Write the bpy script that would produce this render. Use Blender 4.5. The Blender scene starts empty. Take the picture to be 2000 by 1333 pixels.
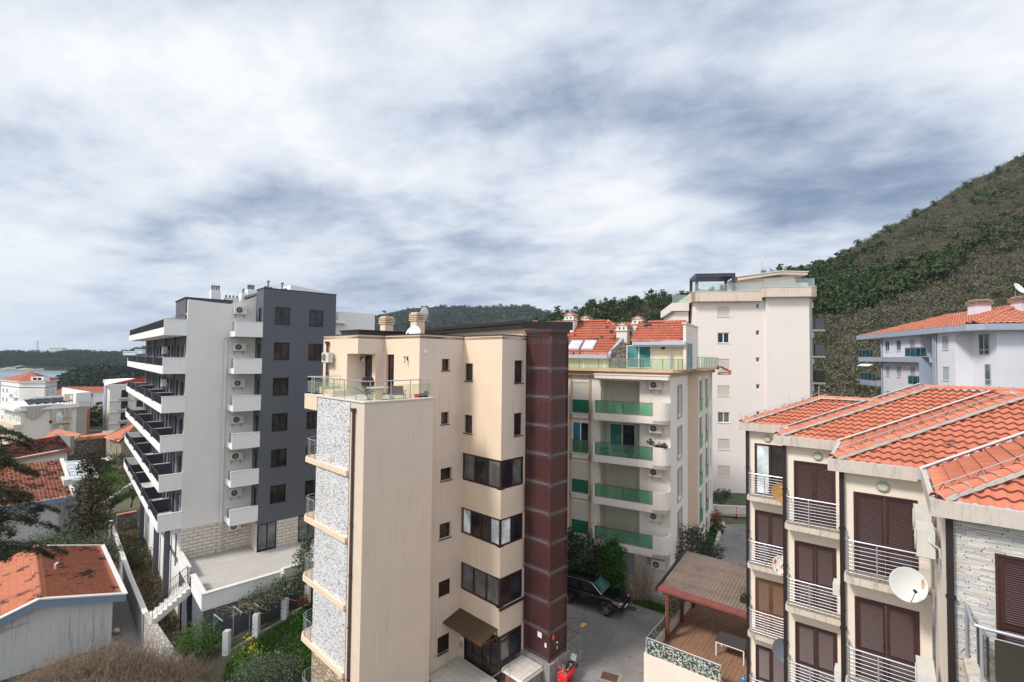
import bpy, bmesh, math, random
import numpy as np
from mathutils import Vector, Matrix
S = bpy.context.scene; COL = S.collection
rad = math.radians; pi = math.pi
rnd = random.Random(11)

# ------------------------------------------------------------------ materials
def newmat(name):
    m = bpy.data.materials.new(name); m.use_nodes = True
    nt = m.node_tree; b = nt.nodes['Principled BSDF']
    return m, nt, b
def N(nt, typ, **kw):
    n = nt.nodes.new(typ)
    for k, v in kw.items(): setattr(n, k, v)
    return n
def L(nt, a, b): nt.links.new(a, b)
def ramp(nt, fac, stops):
    r = N(nt, 'ShaderNodeValToRGB'); L(nt, fac, r.inputs[0])
    e = r.color_ramp.elements
    while len(e) < len(stops): e.new(0.5)
    for i, (p, c) in enumerate(stops):
        e[i].position = p; e[i].color = (*c, 1) if len(c) == 3 else c
    return r.outputs[0]
def noise(nt, vec, scale, detail=4, rough=.55, dist=0):
    n = N(nt, 'ShaderNodeTexNoise'); n.inputs['Scale'].default_value = scale
    n.inputs['Detail'].default_value = detail; n.inputs['Roughness'].default_value = rough; n.inputs['Distortion'].default_value = dist
    if vec is not None: L(nt, vec, n.inputs['Vector'])
    return n.outputs['Fac']
def mix(nt, fac, a, b, mode='MIX'):
    n = N(nt, 'ShaderNodeMix', data_type='RGBA', blend_type=mode)
    for inp, v in ((0, fac), (6, a), (7, b)):
        if hasattr(v, 'is_linked'): L(nt, v, n.inputs[inp])
        elif isinstance(v, (int, float)): n.inputs[inp].default_value = v
        else: n.inputs[inp].default_value = (*v, 1)
    return n.outputs[2]
def mathn(nt, op, a, b=None, clamp=False):
    n = N(nt, 'ShaderNodeMath', operation=op); n.use_clamp = clamp
    for i, v in enumerate((a, b)):
        if v is None: continue
        if hasattr(v, 'is_linked'): L(nt, v, n.inputs[i])
        else: n.inputs[i].default_value = v
    return n.outputs[0]
def mapping(nt, vec, scale=(1,1,1), rot=(0,0,0), loc=(0,0,0)):
    n = N(nt, 'ShaderNodeMapping'); n.inputs['Scale'].default_value = scale; n.inputs['Rotation'].default_value = rot; n.inputs['Location'].default_value = loc
    L(nt, vec, n.inputs['Vector']); return n.outputs[0]
def bump(nt, b, h, strength, dist=.02):
    n = N(nt, 'ShaderNodeBump'); n.inputs['Strength'].default_value = strength; n.inputs['Distance'].default_value = dist
    L(nt, h, n.inputs['Height']); L(nt, n.outputs[0], b.inputs['Normal'])
def objc(nt): return N(nt, 'ShaderNodeTexCoord').outputs['Object']
def uvc(nt): return N(nt, 'ShaderNodeTexCoord').outputs['UV']
def plain(name, col, rough=.5, metal=0, var=.12, scale=3, spec=.5):
    m, nt, b = newmat(name); o = objc(nt)
    dk = tuple(c*(1-var) for c in col); lt = tuple(min(1, c*(1+var)) for c in col)
    L(nt, mix(nt, noise(nt, o, scale, 5), dk, lt), b.inputs['Base Color'])
    b.inputs['Roughness'].default_value = rough; b.inputs['Metallic'].default_value = metal
    b.inputs['Specular IOR Level'].default_value = spec
    return m
def stucco(name, col, stain=(.25,.22,.19), amt=.25, var=.06, rough=.9, bs=.35, split=None):
    """painted render: broad unevenness, fine grain, thin vertical rain streaks, optional two-coat split at a height"""
    m, nt, b = newmat(name); o = objc(nt)
    c = mix(nt, noise(nt, o, .7, 6, .6), tuple(x*(1-var*1.6) for x in col), tuple(min(1, x*(1+var)) for x in col))
    if split:
        z = N(nt, 'ShaderNodeSeparateXYZ'); L(nt, o, z.inputs[0])
        zz = mathn(nt, 'ADD', z.outputs[2], mathn(nt, 'MULTIPLY', noise(nt, o, 2, 3), .05))
        f = mathn(nt, 'GREATER_THAN', zz, split[0])
        c = mix(nt, f, c, mix(nt, noise(nt, o, .9, 6, .65), tuple(x*.9 for x in split[1]), split[1]))
    st = noise(nt, mapping(nt, o, (4.5, 4.5, .22)), 1.4, 8, .7)
    pat = noise(nt, mapping(nt, o, (1, 1, .6)), .45, 3)
    sm = mathn(nt, 'MULTIPLY', ramp(nt, st, [(.5, (0,0,0)), (.78, (1,1,1))]), ramp(nt, pat, [(.42, (0,0,0)), (.66, (1,1,1))]))
    c = mix(nt, mathn(nt, 'MULTIPLY', sm, amt*2.2, True), c, stain)
    g = noise(nt, o, 38, 3, .7)
    c = mix(nt, .09, c, ramp(nt, g, [(.35, (.25,.25,.25)), (.65, (1,1,1))]), 'MULTIPLY')
    L(nt, c, b.inputs['Base Color']); b.inputs['Roughness'].default_value = rough; b.inputs['Specular IOR Level'].default_value = .2
    bump(nt, b, g, bs, .01)
    return m
def concrete(name, col, stain=(.06,.055,.05), amt=.6, edge=True):
    m, nt, b = newmat(name); o = objc(nt)
    c = mix(nt, noise(nt, o, 1.6, 7, .65), tuple(x*.78 for x in col), col)
    st = noise(nt, mapping(nt, o, (5, 5, .9)), 1.7, 8, .75)
    c = mix(nt, mathn(nt, 'MULTIPLY', ramp(nt, st, [(.5, (0,0,0)), (.72, (1,1,1))]), amt), c, stain)
    g = noise(nt, o, 25, 4, .7); L(nt, c, b.inputs['Base Color'])
    b.inputs['Roughness'].default_value = .9; bump(nt, b, g, .4, .01); return m
def tilemat(name, c1, c2, mould_shade=(.06,.04,.035), amt=.15, big=.5, row=0):
    m, nt, b = newmat(name); uv = uvc(nt); o = objc(nt)
    fl = N(nt, 'ShaderNodeVectorMath', operation='FLOOR'); L(nt, uv, fl.inputs[0])
    w = N(nt, 'ShaderNodeTexWhiteNoise', noise_dimensions='2D'); L(nt, fl.outputs[0], w.inputs['Vector'])
    c = mix(nt, w.outputs['Value'], c1, c2)
    c = mix(nt, .5, c, mix(nt, noise(nt, o, 1.1, 5), tuple(x*.72 for x in c1), tuple(min(1, x*1.12) for x in c2)))
    md = mathn(nt, 'ADD', noise(nt, o, big, 6, .7), mathn(nt, 'MULTIPLY', mathn(nt, 'SUBTRACT', w.outputs['Value'], .5), .22))
    c = mix(nt, ramp(nt, md, [(.62-amt, (0,0,0)), (.68-amt*.7, (1,1,1))]), c, mould_shade)
    c = mix(nt, ramp(nt, noise(nt, o, 14, 4, .7), [(.55, (0,0,0)), (.8, (.35,.35,.35))]), c, tuple(x*.5 for x in c1))
    s2 = N(nt, 'ShaderNodeSeparateXYZ'); L(nt, uv, s2.inputs[0]); fv = mathn(nt, 'FRACT', s2.outputs[1])
    c = mix(nt, mathn(nt, 'MULTIPLY', mathn(nt, 'LESS_THAN', fv, .03), .75), c, mould_shade)  # riser shade painted as a dark line along each course's lower edge
    L(nt, c, b.inputs['Base Color']); b.inputs['Roughness'].default_value = .8; b.inputs['Specular IOR Level'].default_value = .25
    return m
def brickmat(name, c1, c2, mortar, bw, bh, ms, bs=.5, dist=.02, off=.5, bias=0, smooth=.1, rough=.85, warp=0, extra=None):
    m, nt, b = newmat(name); uv = uvc(nt); o = objc(nt)
    vec = uv
    if warp:
        nn = N(nt, 'ShaderNodeTexNoise'); nn.inputs['Scale'].default_value = 3; L(nt, uv, nn.inputs['Vector'])
        vm = N(nt, 'ShaderNodeVectorMath', operation='MULTIPLY_ADD'); L(nt, nn.outputs['Color'], vm.inputs[0]); vm.inputs[1].default_value = (warp,)*3; L(nt, uv, vm.inputs[2]); vec = vm.outputs[0]
    t = N(nt, 'ShaderNodeTexBrick'); L(nt, vec, t.inputs['Vector']); t.offset = off
    t.inputs['Color1'].default_value = (*c1, 1); t.inputs['Color2'].default_value = (*c2, 1); t.inputs['Mortar'].default_value = (*mortar, 1)
    t.inputs['Scale'].default_value = 1; t.inputs['Brick Width'].default_value = bw; t.inputs['Row Height'].default_value = bh
    t.inputs['Mortar Size'].default_value = ms; t.inputs['Mortar Smooth'].default_value = smooth; t.inputs['Bias'].default_value = bias
    c = mix(nt, .35, t.outputs['Color'], mix(nt, noise(nt, o, 2.5, 6, .7), (.55,.53,.5), (1,1,1)), 'MULTIPLY')
    if extra:
        c = mix(nt, ramp(nt, noise(nt, mapping(nt, uv, (1.2, 9, 1)), 1.5, 3), [(.60, (0,0,0)), (.64, (1,1,1))]), c, mix(nt, t.outputs['Fac'], extra, mortar))
    L(nt, c, b.inputs['Base Color']); b.inputs['Roughness'].default_value = rough; b.inputs['Specular IOR Level'].default_value = .25
    h = mathn(nt, 'ADD', mathn(nt, 'MULTIPLY', mathn(nt, 'SUBTRACT', 1, t.outputs['Fac']), 1), mathn(nt, 'MULTIPLY', noise(nt, o, 12, 4), .35))
    bump(nt, b, h, bs, dist); return m
def stonemat(name, cols, mort, scale=(3, 4.5, 1), dist=.04):
    m, nt, b = newmat(name); uv = uvc(nt)
    v = N(nt, 'ShaderNodeTexVoronoi'); mp = mapping(nt, uv, scale); L(nt, mp, v.inputs['Vector']); v.inputs['Scale'].default_value = 1
    e = N(nt, 'ShaderNodeTexVoronoi', feature='DISTANCE_TO_EDGE'); L(nt, mp, e.inputs['Vector']); e.inputs['Scale'].default_value = 1
    sx = N(nt, 'ShaderNodeSeparateXYZ'); L(nt, v.outputs['Color'], sx.inputs[0])
    c = ramp(nt, sx.outputs[0], [(i/(len(cols)-1), c) for i, c in enumerate(cols)])
    c = mix(nt, ramp(nt, e.outputs['Distance'], [(.03, (1,1,1)), (.09, (0,0,0))]), c, mort)
    c = mix(nt, .4, c, mix(nt, noise(nt, uv, 3, 5), (.5,.5,.5), (1.0,1.0,1.0)), 'MULTIPLY')
    L(nt, c, b.inputs['Base Color']); b.inputs['Roughness'].default_value = .95
    bump(nt, b, ramp(nt, e.outputs['Distance'], [(0, (0,0,0)), (.25, (1,1,1))]), .7, dist); return m
def glassmat(name, col=(.012,.016,.02), rough=.04, blind=None):
    m, nt, b = newmat(name); o = objc(nt)
    L(nt, mix(nt, ramp(nt, noise(nt, o, .9, 3), [(.4, (0,0,0)), (.62, (1,1,1))]), col, tuple(min(1, c*2.2+.008) for c in col)), b.inputs['Base Color'])
    b.inputs['Roughness'].default_value = rough; b.inputs['Specular IOR Level'].default_value = .38
    bump(nt, b, noise(nt, o, .8, 2), .06, .02); return m
def tintglass(name, col, op=.3, glossy=.12):
    m, nt, b = newmat(name); nt.nodes.remove(b)
    out = nt.nodes['Material Output']
    tr = N(nt, 'ShaderNodeBsdfTransparent'); tr.inputs[0].default_value = (*col, 1)
    df = N(nt, 'ShaderNodeBsdfDiffuse'); df.inputs[0].default_value = (*[c*.8 for c in col], 1)
    gl = N(nt, 'ShaderNodeBsdfGlossy'); gl.inputs['Roughness'].default_value = .05; gl.inputs[0].default_value = (.8,.85,.85,1)
    m1 = N(nt, 'ShaderNodeMixShader'); m1.inputs[0].default_value = op; L(nt, tr.outputs[0], m1.inputs[1]); L(nt, df.outputs[0], m1.inputs[2])
    m2 = N(nt, 'ShaderNodeMixShader'); m2.inputs[0].default_value = glossy; L(nt, m1.outputs[0], m2.inputs[1]); L(nt, gl.outputs[0], m2.inputs[2])
    L(nt, m2.outputs[0], out.inputs['Surface']); return m
def leafmat(name, cols, rough=.7, big=.6, isl=.6):
    m, nt, b = newmat(name); g = N(nt, 'ShaderNodeNewGeometry'); o = objc(nt)
    f = mathn(nt, 'ADD', mathn(nt, 'MULTIPLY', g.outputs['Random Per Island'], isl), mathn(nt, 'MULTIPLY', noise(nt, o, big, 4, .6), 1.05-isl), True)
    L(nt, ramp(nt, f, [(i/(len(cols)-1), c) for i, c in enumerate(cols)]), b.inputs['Base Color'])
    b.inputs['Roughness'].default_value = rough; b.inputs['Specular IOR Level'].default_value = .25
    return m
M = {}
M['b_light'] = stucco('warm_white_render', (.74,.71,.675), (.40,.36,.32), .18)
M['b_white'] = stucco('white_render', (.80,.785,.765), (.45,.42,.39), .14)
M['b_grey'] = stucco('charcoal_render', (.122,.126,.145), (.07,.072,.08), .2)
M['b_dark'] = stucco('dark_grey_render', (.055,.058,.072), (.03,.03,.04), .1)
M['b_stone'] = brickmat('rusticated_stone', (.74,.67,.58), (.68,.61,.52), (.46,.40,.34), .62, .27, .016, 1.0, .09, smooth=.9)
M['b_tiles'] = brickmat('pale_terrace_tiles', (.50,.47,.43), (.45,.42,.385), (.33,.31,.29), 1.2, .3, .007, .15, .005)
M['coping'] = plain('white_coping', (.66,.63,.59), .6)
M['a_beige'] = stucco('sand_beige_render', (.70,.565,.455), (.36,.30,.25), .34, .08, bs=.5, split=(11.55, (.69,.575,.485)))
M['a_bay'] = stucco('yellow_beige_render', (.78,.61,.46), (.42,.31,.23), .3, .06)
M['a_trim'] = stucco('cream_trim', (.77,.60,.45), (.35,.27,.2), .25)
M['brown_metal'] = plain('dark_brown_metal', (.030,.022,.021), .42, .2, .2, 1)
M['brown_frame'] = plain('brown_window_frame', (.045,.018,.016), .35)
M['black_frame'] = plain('black_window_frame', (.012,.012,.013), .3)
M['white_frame'] = plain('white_window_frame', (.75,.75,.73), .4)
M['grey_frame'] = plain('grey_window_frame', (.30,.33,.36), .45)
M['glass'] = glassmat('dark_glass'); M['glass_b'] = glassmat('brownish_glass', (.022,.018,.018))
M['glass_grey'] = glassmat('curtained_grey_glass', (.085,.088,.085), .12)
M['glass_pale'] = glassmat('curtained_pale_glass', (.42,.48,.50), .2)
M['glass_teal'] = glassmat('teal_curtain_glass', (.035,.13,.13), .15)
M['glass_blue'] = glassmat('blue_curtain_glass', (.02,.09,.14), .12)
M['steel'] = plain('stainless_steel', (.55,.57,.60), .28, .9, .1)
M['bright_rail'] = plain('painted_silver_rail', (.46,.48,.52), .35, .45, .1)
M['dark_rail'] = plain('black_railing_paint', (.018,.018,.021), .45)
M['clear_glass'] = tintglass('pale_green_glass', (.90,.95,.90), .07, .08)
M['green_glass'] = tintglass('green_tinted_glass', (.52,.84,.68), .13, .12)
M['tgreen_glass'] = tintglass('terrace_green_glass', (.80,.90,.82), .12, .10)
M['smoke_glass'] = tintglass('smoked_glass', (.10,.09,.07), .5, .10)
M['teal_panel'] = glassmat('dark_teal_glass_panel', (.006,.045,.065), .15)
M['c_white'] = stucco('ivory_render', (.77,.70,.635), (.42,.36,.30), .35)
M['c_beige'] = stucco('peach_beige_render', (.70,.545,.41), (.45,.35,.26), .2)
M['c_cream'] = stucco('pale_yellow_render', (.80,.72,.53), (.5,.45,.35), .12)
M['c_trim'] = stucco('tan_trim', (.47,.35,.245), (.25,.18,.12), .2)
M['shade'] = plain('closed_roller_blind', (.56,.53,.47), .7, 0, .05)
M['green_blind'] = plain('green_blind', (.015,.13,.075), .35, 0, .12)
M['d_wall'] = stucco('pinkish_ivory_render', (.79,.71,.66), (.55,.47,.42), .12, .03)
M['d_clad'] = brickmat('thin_stone_cladding', (.55,.52,.49), (.46,.43,.41), (.36,.34,.32), .6, .12, .008, .3)
M['slate_metal'] = plain('slate_blue_metal', (.035,.05,.07), .4, .3)
M['e_wall'] = stucco('lavender_white_render', (.67,.66,.71), (.45,.43,.5), .10)
M['e_trim'] = stucco('blue_grey_trim', (.33,.38,.46), (.15,.17,.2), .3)
M['f_wall'] = stucco('ivory_wall_paint', (.80,.70,.60), (.5,.42,.33), .15)
M['f_conc'] = concrete('weathered_concrete_fascia', (.60,.52,.46), amt=.45)
M['f_slab'] = concrete('balcony_slab_paint', (.66,.58,.49), (.12,.10,.085), .8)
M['f_floor'] = brickmat('balcony_floor_tiles', (.36,.31,.26), (.33,.285,.24), (.2,.17,.14), .33, .33, .008, .1)
M['shutter'] = plain('brown_shutter_paint', (.055,.022,.021), .42, 0, .18, 1.2)
M['shutter_wood'] = plain('brown_varnished_wood', (.13,.055,.022), .5, 0, .35, 4)
def ledgemat():
    m, nt, b = newmat('white_split_stone'); uv = uvc(nt); s_ = N(nt, 'ShaderNodeSeparateXYZ')
    wn = N(nt, 'ShaderNodeTexNoise'); wn.inputs['Scale'].default_value = 1.3; L(nt, uv, wn.inputs['Vector']); vm = N(nt, 'ShaderNodeVectorMath', operation='MULTIPLY_ADD'); L(nt, wn.outputs['Color'], vm.inputs[0]); vm.inputs[1].default_value = (0, .05, 0); L(nt, uv, vm.inputs[2]); L(nt, vm.outputs[0], s_.inputs[0])
    H = .036; yy = mathn(nt, 'DIVIDE', s_.outputs[1], H); row = mathn(nt, 'FLOOR', yy); fy = mathn(nt, 'FRACT', yy)
    w = N(nt, 'ShaderNodeTexWhiteNoise', noise_dimensions='1D'); L(nt, row, w.inputs['W']); sc = N(nt, 'ShaderNodeSeparateColor'); L(nt, w.outputs['Color'], sc.inputs[0])
    x = mathn(nt, 'ADD', mathn(nt, 'DIVIDE', s_.outputs[0], mathn(nt, 'ADD', .16, mathn(nt, 'MULTIPLY', sc.outputs[0], .38))), mathn(nt, 'MULTIPLY', sc.outputs[1], 9)); cell = mathn(nt, 'FLOOR', x); fx = mathn(nt, 'FRACT', x)
    cb = N(nt, 'ShaderNodeCombineXYZ'); L(nt, cell, cb.inputs[0]); L(nt, row, cb.inputs[1]); w2 = N(nt, 'ShaderNodeTexWhiteNoise', noise_dimensions='2D'); L(nt, cb.outputs[0], w2.inputs['Vector']); c2 = N(nt, 'ShaderNodeSeparateColor'); L(nt, w2.outputs['Color'], c2.inputs[0])
    col = ramp(nt, w2.outputs['Value'], [(0, (.44,.42,.41)), (.3, (.58,.56,.54)), (.55, (.68,.66,.63)), (.9, (.52,.50,.48)), (.93, (.66,.53,.38)), (1, (.58,.42,.28))])
    gx = mathn(nt, 'MULTIPLY', mathn(nt, 'LESS_THAN', fx, .035), mathn(nt, 'LESS_THAN', c2.outputs[0], .55)); gy = mathn(nt, 'LESS_THAN', fy, mathn(nt, 'ADD', .03, mathn(nt, 'MULTIPLY', c2.outputs[1], .26)))
    g = mathn(nt, 'MAXIMUM', gx, mathn(nt, 'MULTIPLY', gy, .8)); L(nt, mix(nt, g, col, (.045,.04,.035)), b.inputs['Base Color']); b.inputs['Roughness'].default_value = .9
    bump(nt, b, mathn(nt, 'ADD', mathn(nt, 'SUBTRACT', c2.outputs[2], g), 0), .8, .015); return m
M['ledge'] = ledgemat()
M['mortar'] = concrete('ridge_mortar', (.43,.40,.36), (.22,.20,.17), .6)
M['flashing'] = plain('pale_valley_flashing', (.55,.54,.52), .6, 0, .2)
M['f_tile'] = tilemat('new_terracotta_tiles', (.47,.145,.082), (.60,.215,.135), amt=-.085)
M['c_tile'] = tilemat('terracotta_tiles', (.40,.10,.06), (.56,.18,.11), amt=.02)
M['h_tile'] = tilemat('stained_red_tiles', (.44,.15,.085), (.58,.22,.13), (.10,.055,.045), amt=.035, big=.6)
M['o_tile'] = tilemat('bright_orange_tiles', (.50,.165,.09), (.64,.26,.16), amt=.04)
M['d_tile'] = tilemat('old_brown_tiles', (.16,.055,.035), (.42,.14,.08), (.05,.03,.028), amt=.20, big=1.5)
M['far_tile'] = tilemat('far_red_tiles', (.42,.12,.08), (.55,.19,.13), amt=-.02)
def asphaltmat():
    m, nt, b = newmat('road_asphalt'); o = objc(nt)
    c = mix(nt, ramp(nt, noise(nt, o, .35, 6, .65), [(.35, (0,0,0)), (.62, (1,1,1))]), (.17,.155,.145), (.285,.262,.243))
    c = mix(nt, ramp(nt, noise(nt, o, 1.4, 7, .75), [(.56, (0,0,0)), (.68, (.8,.8,.8))]), c, (.10,.092,.088))
    v = N(nt, 'ShaderNodeTexVoronoi', feature='DISTANCE_TO_EDGE'); v.inputs['Scale'].default_value = .38; nn = N(nt, 'ShaderNodeTexNoise'); nn.inputs['Scale'].default_value = 1.2; L(nt, o, nn.inputs['Vector'])
    vm = N(nt, 'ShaderNodeVectorMath', operation='MULTIPLY_ADD'); L(nt, nn.outputs['Color'], vm.inputs[0]); vm.inputs[1].default_value = (.9,.9,.9); L(nt, o, vm.inputs[2]); L(nt, vm.outputs[0], v.inputs['Vector'])
    c = mix(nt, mathn(nt, 'MULTIPLY', mathn(nt, 'LESS_THAN', v.outputs['Distance'], .006), .55), c, (.05,.047,.045))
    g = noise(nt, o, 30, 4, .8); c = mix(nt, .45, c, ramp(nt, g, [(.35, (.45,.45,.45)), (.65, (1.1,1.1,1.1))]), 'MULTIPLY')
    L(nt, c, b.inputs['Base Color']); b.inputs['Roughness'].default_value = .9; bump(nt, b, g, .4, .01); return m
M['asphalt'] = asphaltmat()
M['conc'] = concrete('grey_concrete', (.30,.285,.26), (.06,.055,.05), .7)
M['soil'] = concrete('red_brown_soil', (.21,.125,.085), (.05,.032,.025), .9)
M['rubble'] = stonemat('rubble_stone_wall', [(.10,.085,.07), (.20,.175,.145), (.15,.13,.11), (.27,.235,.19)], (.05,.045,.04))
M['honey_stone'] = stonemat('honey_stone_wall', [(.42,.32,.21), (.55,.44,.31), (.30,.23,.16), (.5,.4,.3)], (.2,.16,.12))
M['pale_stone'] = stonemat('pale_garden_stone', [(.5,.46,.42), (.66,.61,.56), (.4,.36,.33)], (.22,.19,.16), (5,5,1))
M['grill'] = brickmat('grey_mesh_grille', (.42,.43,.47), (.46,.47,.5), (.2,.2,.22), .12, .06, .008, .5)
M['wood_floor'] = brickmat('timber_look_tiles', (.235,.125,.075), (.30,.17,.105), (.40,.33,.27), .9, .2, .006, .15, .004)
M['timber'] = plain('varnished_timber', (.15,.055,.022), .5, 0, .3, 3)
M['white_tile'] = brickmat('cream_square_tiles', (.66,.61,.53), (.62,.57,.49), (.42,.33,.25), .42, .42, .01, .1, off=0)
M['screen'] = None
M['plastic'] = stucco('off_white_enamel', (.64,.63,.59), (.34,.20,.10), .22, .04, rough=.45, bs=.02)
M['white'] = plain('white_paint', (.78,.78,.76), .45, 0, .05)
M['black'] = plain('black_plastic', (.015,.015,.016), .5)
M['rust'] = plain('orange_rust', (.40,.12,.03), .9, 0, .4, 6)
M['rubber'] = plain('tyre_rubber', (.018,.018,.018), .8)
M['car'] = plain('black_car_paint', (.006,.0065,.008), .12, .0, .1, 1, .8)
M['chrome'] = plain('chrome', (.7,.7,.72), .12, 1)
M['lamp'] = plain('headlamp_glass', (.6,.62,.65), .1)
M['amber'] = plain('amber_plastic', (.8,.18,.02), .25)
M['red'] = plain('gloss_red_paint', (.62,.008,.010), .18, 0, .08, 2, .7)
M['grey_roofsheet'] = plain('pale_metal_sheet', (.62,.66,.68), .4, .3, .06)
M['blue_fascia'] = stucco('blue_grey_fascia', (.20,.27,.36), (.1,.12,.15), .3)
M['h_wall'] = stucco('pale_grey_render', (.62,.61,.60), (.25,.25,.25), .5)
M['bark'] = plain('brown_bark', (.11,.08,.06), .9, 0, .4, 8)
M['pale_bark'] = plain('pale_grey_bark', (.24,.19,.15), .9, 0, .3, 8)
M['reddish_twig'] = plain('dry_twigs', (.30,.215,.15), .9, 0, .35, 3)
M['cloth'] = plain('beige_dust_sheet', (.50,.43,.36), .9, 0, .1, .8)
M['brickred'] = plain('red_brick_render', (.36,.12,.06), .9)
M['yellow'] = plain('yellow_road_paint', (.8,.5,.02), .7)
M['rusty_iron'] = plain('rusty_manhole_iron', (.11,.055,.035), .8, .2, .3, 5)
M['canopy'] = plain('brown_ribbed_polycarbonate', (.085,.052,.026), .45, 0, .2, 3)
M['lf_olive'] = leafmat('olive_leaves', [(.035,.05,.028), (.09,.115,.065), (.17,.20,.13)])
M['lf_green'] = leafmat('fresh_green_leaves', [(.03,.07,.012), (.08,.16,.025), (.16,.26,.05)])
M['lf_dark'] = leafmat('dark_evergreen_leaves', [(.010,.020,.010), (.03,.05,.02), (.06,.085,.035)])
M['lf_conifer'] = leafmat('conifer_needles', [(.012,.020,.010), (.035,.048,.02), (.075,.08,.035)])
M['lf_ivy'] = leafmat('ivy_leaves', [(.012,.035,.006), (.03,.10,.012), (.07,.19,.025)])
M['lf_bare'] = leafmat('bare_bush_twigs', [(.04,.035,.018), (.12,.09,.05), (.30,.22,.14)])
M['lf_brown'] = leafmat('brown_green_leaves', [(.02,.022,.012), (.06,.05,.025), (.12,.085,.045)])
M['lf_far'] = leafmat('far_wood_leaves', [(.012,.022,.014), (.03,.045,.022), (.055,.075,.035)], big=.02)
M['lf_pine'] = leafmat('pine_leaves', [(.014,.028,.009), (.038,.060,.018), (.075,.105,.034)], big=.12, isl=.35)
M['lf_mbare'] = leafmat('leafless_mountain_scrub', [(.052,.052,.030), (.108,.100,.066), (.175,.155,.118)], big=.16, isl=.3)
M['lf_mgreen'] = leafmat('green_mountain_scrub', [(.014,.026,.009), (.050,.066,.022), (.13,.135,.055)], big=.12, isl=.35)
M['grass'] = leafmat('grass_blades', [(.025,.06,.010), (.055,.12,.018), (.11,.19,.035)])
M['flower'] = plain('yellow_petals', (.8,.6,.01), .6)

def dishmat(name, base, rustc, thr, sc=4):
    m, nt, b = newmat(name); o = objc(nt)
    f = ramp(nt, noise(nt, mapping(nt, o, (1.6, 1, .8)), sc, 6, .65), [(thr, (0,0,0)), (thr+.06, (1,1,1))])
    L(nt, mix(nt, f, base, rustc), b.inputs['Base Color']); b.inputs['Roughness'].default_value = .45; return m
M['dish_white'] = dishmat('white_dish_enamel', (.70,.71,.70), (.50,.30,.14), .615, 3)
M['dish_rusty'] = dishmat('rusted_dish_enamel', (.72,.70,.66), (.40,.10,.02), .50, 6)
M['dish_tan'] = dishmat('faded_tan_dish', (.40,.22,.08), (.33,.16,.05), .5)
M['dish_grey'] = dishmat('dark_grey_dish', (.10,.115,.135), (.3,.25,.12), .72)
def mosaicmat():
    m, nt, b = newmat('glass_mosaic_strips'); uv = uvc(nt)
    sx = N(nt, 'ShaderNodeSeparateXYZ'); L(nt, uv, sx.inputs[0])
    row = mathn(nt, 'FLOOR', mathn(nt, 'DIVIDE', sx.outputs[1], .045))
    w = N(nt, 'ShaderNodeTexWhiteNoise', noise_dimensions='1D'); L(nt, row, w.inputs['W'])
    x = mathn(nt, 'ADD', mathn(nt, 'DIVIDE', sx.outputs[0], .105), mathn(nt, 'MULTIPLY', w.outputs['Value'], 7))
    cell = mathn(nt, 'FLOOR', x)
    cb = N(nt, 'ShaderNodeCombineXYZ'); L(nt, cell, cb.inputs[0]); L(nt, row, cb.inputs[1])
    w2 = N(nt, 'ShaderNodeTexWhiteNoise', noise_dimensions='2D'); L(nt, cb.outputs[0], w2.inputs['Vector'])
    r = N(nt, 'ShaderNodeValToRGB'); r.color_ramp.interpolation = 'CONSTANT'; L(nt, w2.outputs['Value'], r.inputs[0])
    e = r.color_ramp.elements
    cols = [(0,(.66,.66,.68)),(.30,(.54,.555,.58)),(.54,(.74,.74,.745)),(.72,(.42,.43,.46)),(.88,(.30,.20,.15)),(.94,(.44,.33,.26)),(.975,(.24,.20,.18))]
    while len(e) < len(cols): e.new(.5)
    for i, (p, c) in enumerate(cols): e[i].position = p; e[i].color = (*c, 1)
    fy = mathn(nt, 'FRACT', mathn(nt, 'DIVIDE', sx.outputs[1], .045)); fx = mathn(nt, 'FRACT', x)
    g = mathn(nt, 'MAXIMUM', mathn(nt, 'LESS_THAN', fy, .1), mathn(nt, 'LESS_THAN', fx, .05))
    L(nt, mix(nt, g, r.outputs[0], (.55,.53,.5)), b.inputs['Base Color']); b.inputs['Roughness'].default_value = .35
    return m
M['mosaic'] = mosaicmat()
def ribbedmat():
    m, nt, b = newmat('weathered_corrugated_sheet'); uv = uvc(nt)
    c = mix(nt, noise(nt, uv, 1.2, 7, .7), (.14,.10,.08), (.32,.25,.20))
    c = mix(nt, ramp(nt, noise(nt, uv, .6, 6, .7), [(.5, (0,0,0)), (.7, (1,1,1))]), c, (.10,.065,.055))
    L(nt, c, b.inputs['Base Color']); b.inputs['Roughness'].default_value = .9; return m
M['corr'] = ribbedmat()
def hedgemat():
    m, nt, b = newmat('artificial_ivy_screen'); uv = uvc(nt)
    v = N(nt, 'ShaderNodeTexVoronoi'); v.inputs['Scale'].default_value = 15; L(nt, uv, v.inputs['Vector'])
    s = N(nt, 'ShaderNodeSeparateXYZ'); L(nt, v.outputs['Color'], s.inputs[0])
    L(nt, ramp(nt, s.outputs[0], [(0, (.01,.02,.012)), (.45, (.05,.075,.05)), (.6, (.28,.30,.27)), (1, (.60,.61,.58))]), b.inputs['Base Color'])
    b.inputs['Roughness'].default_value = .7; bump(nt, b, v.outputs['Distance'], .8, .03); return m
M['screen'] = hedgemat()
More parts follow.
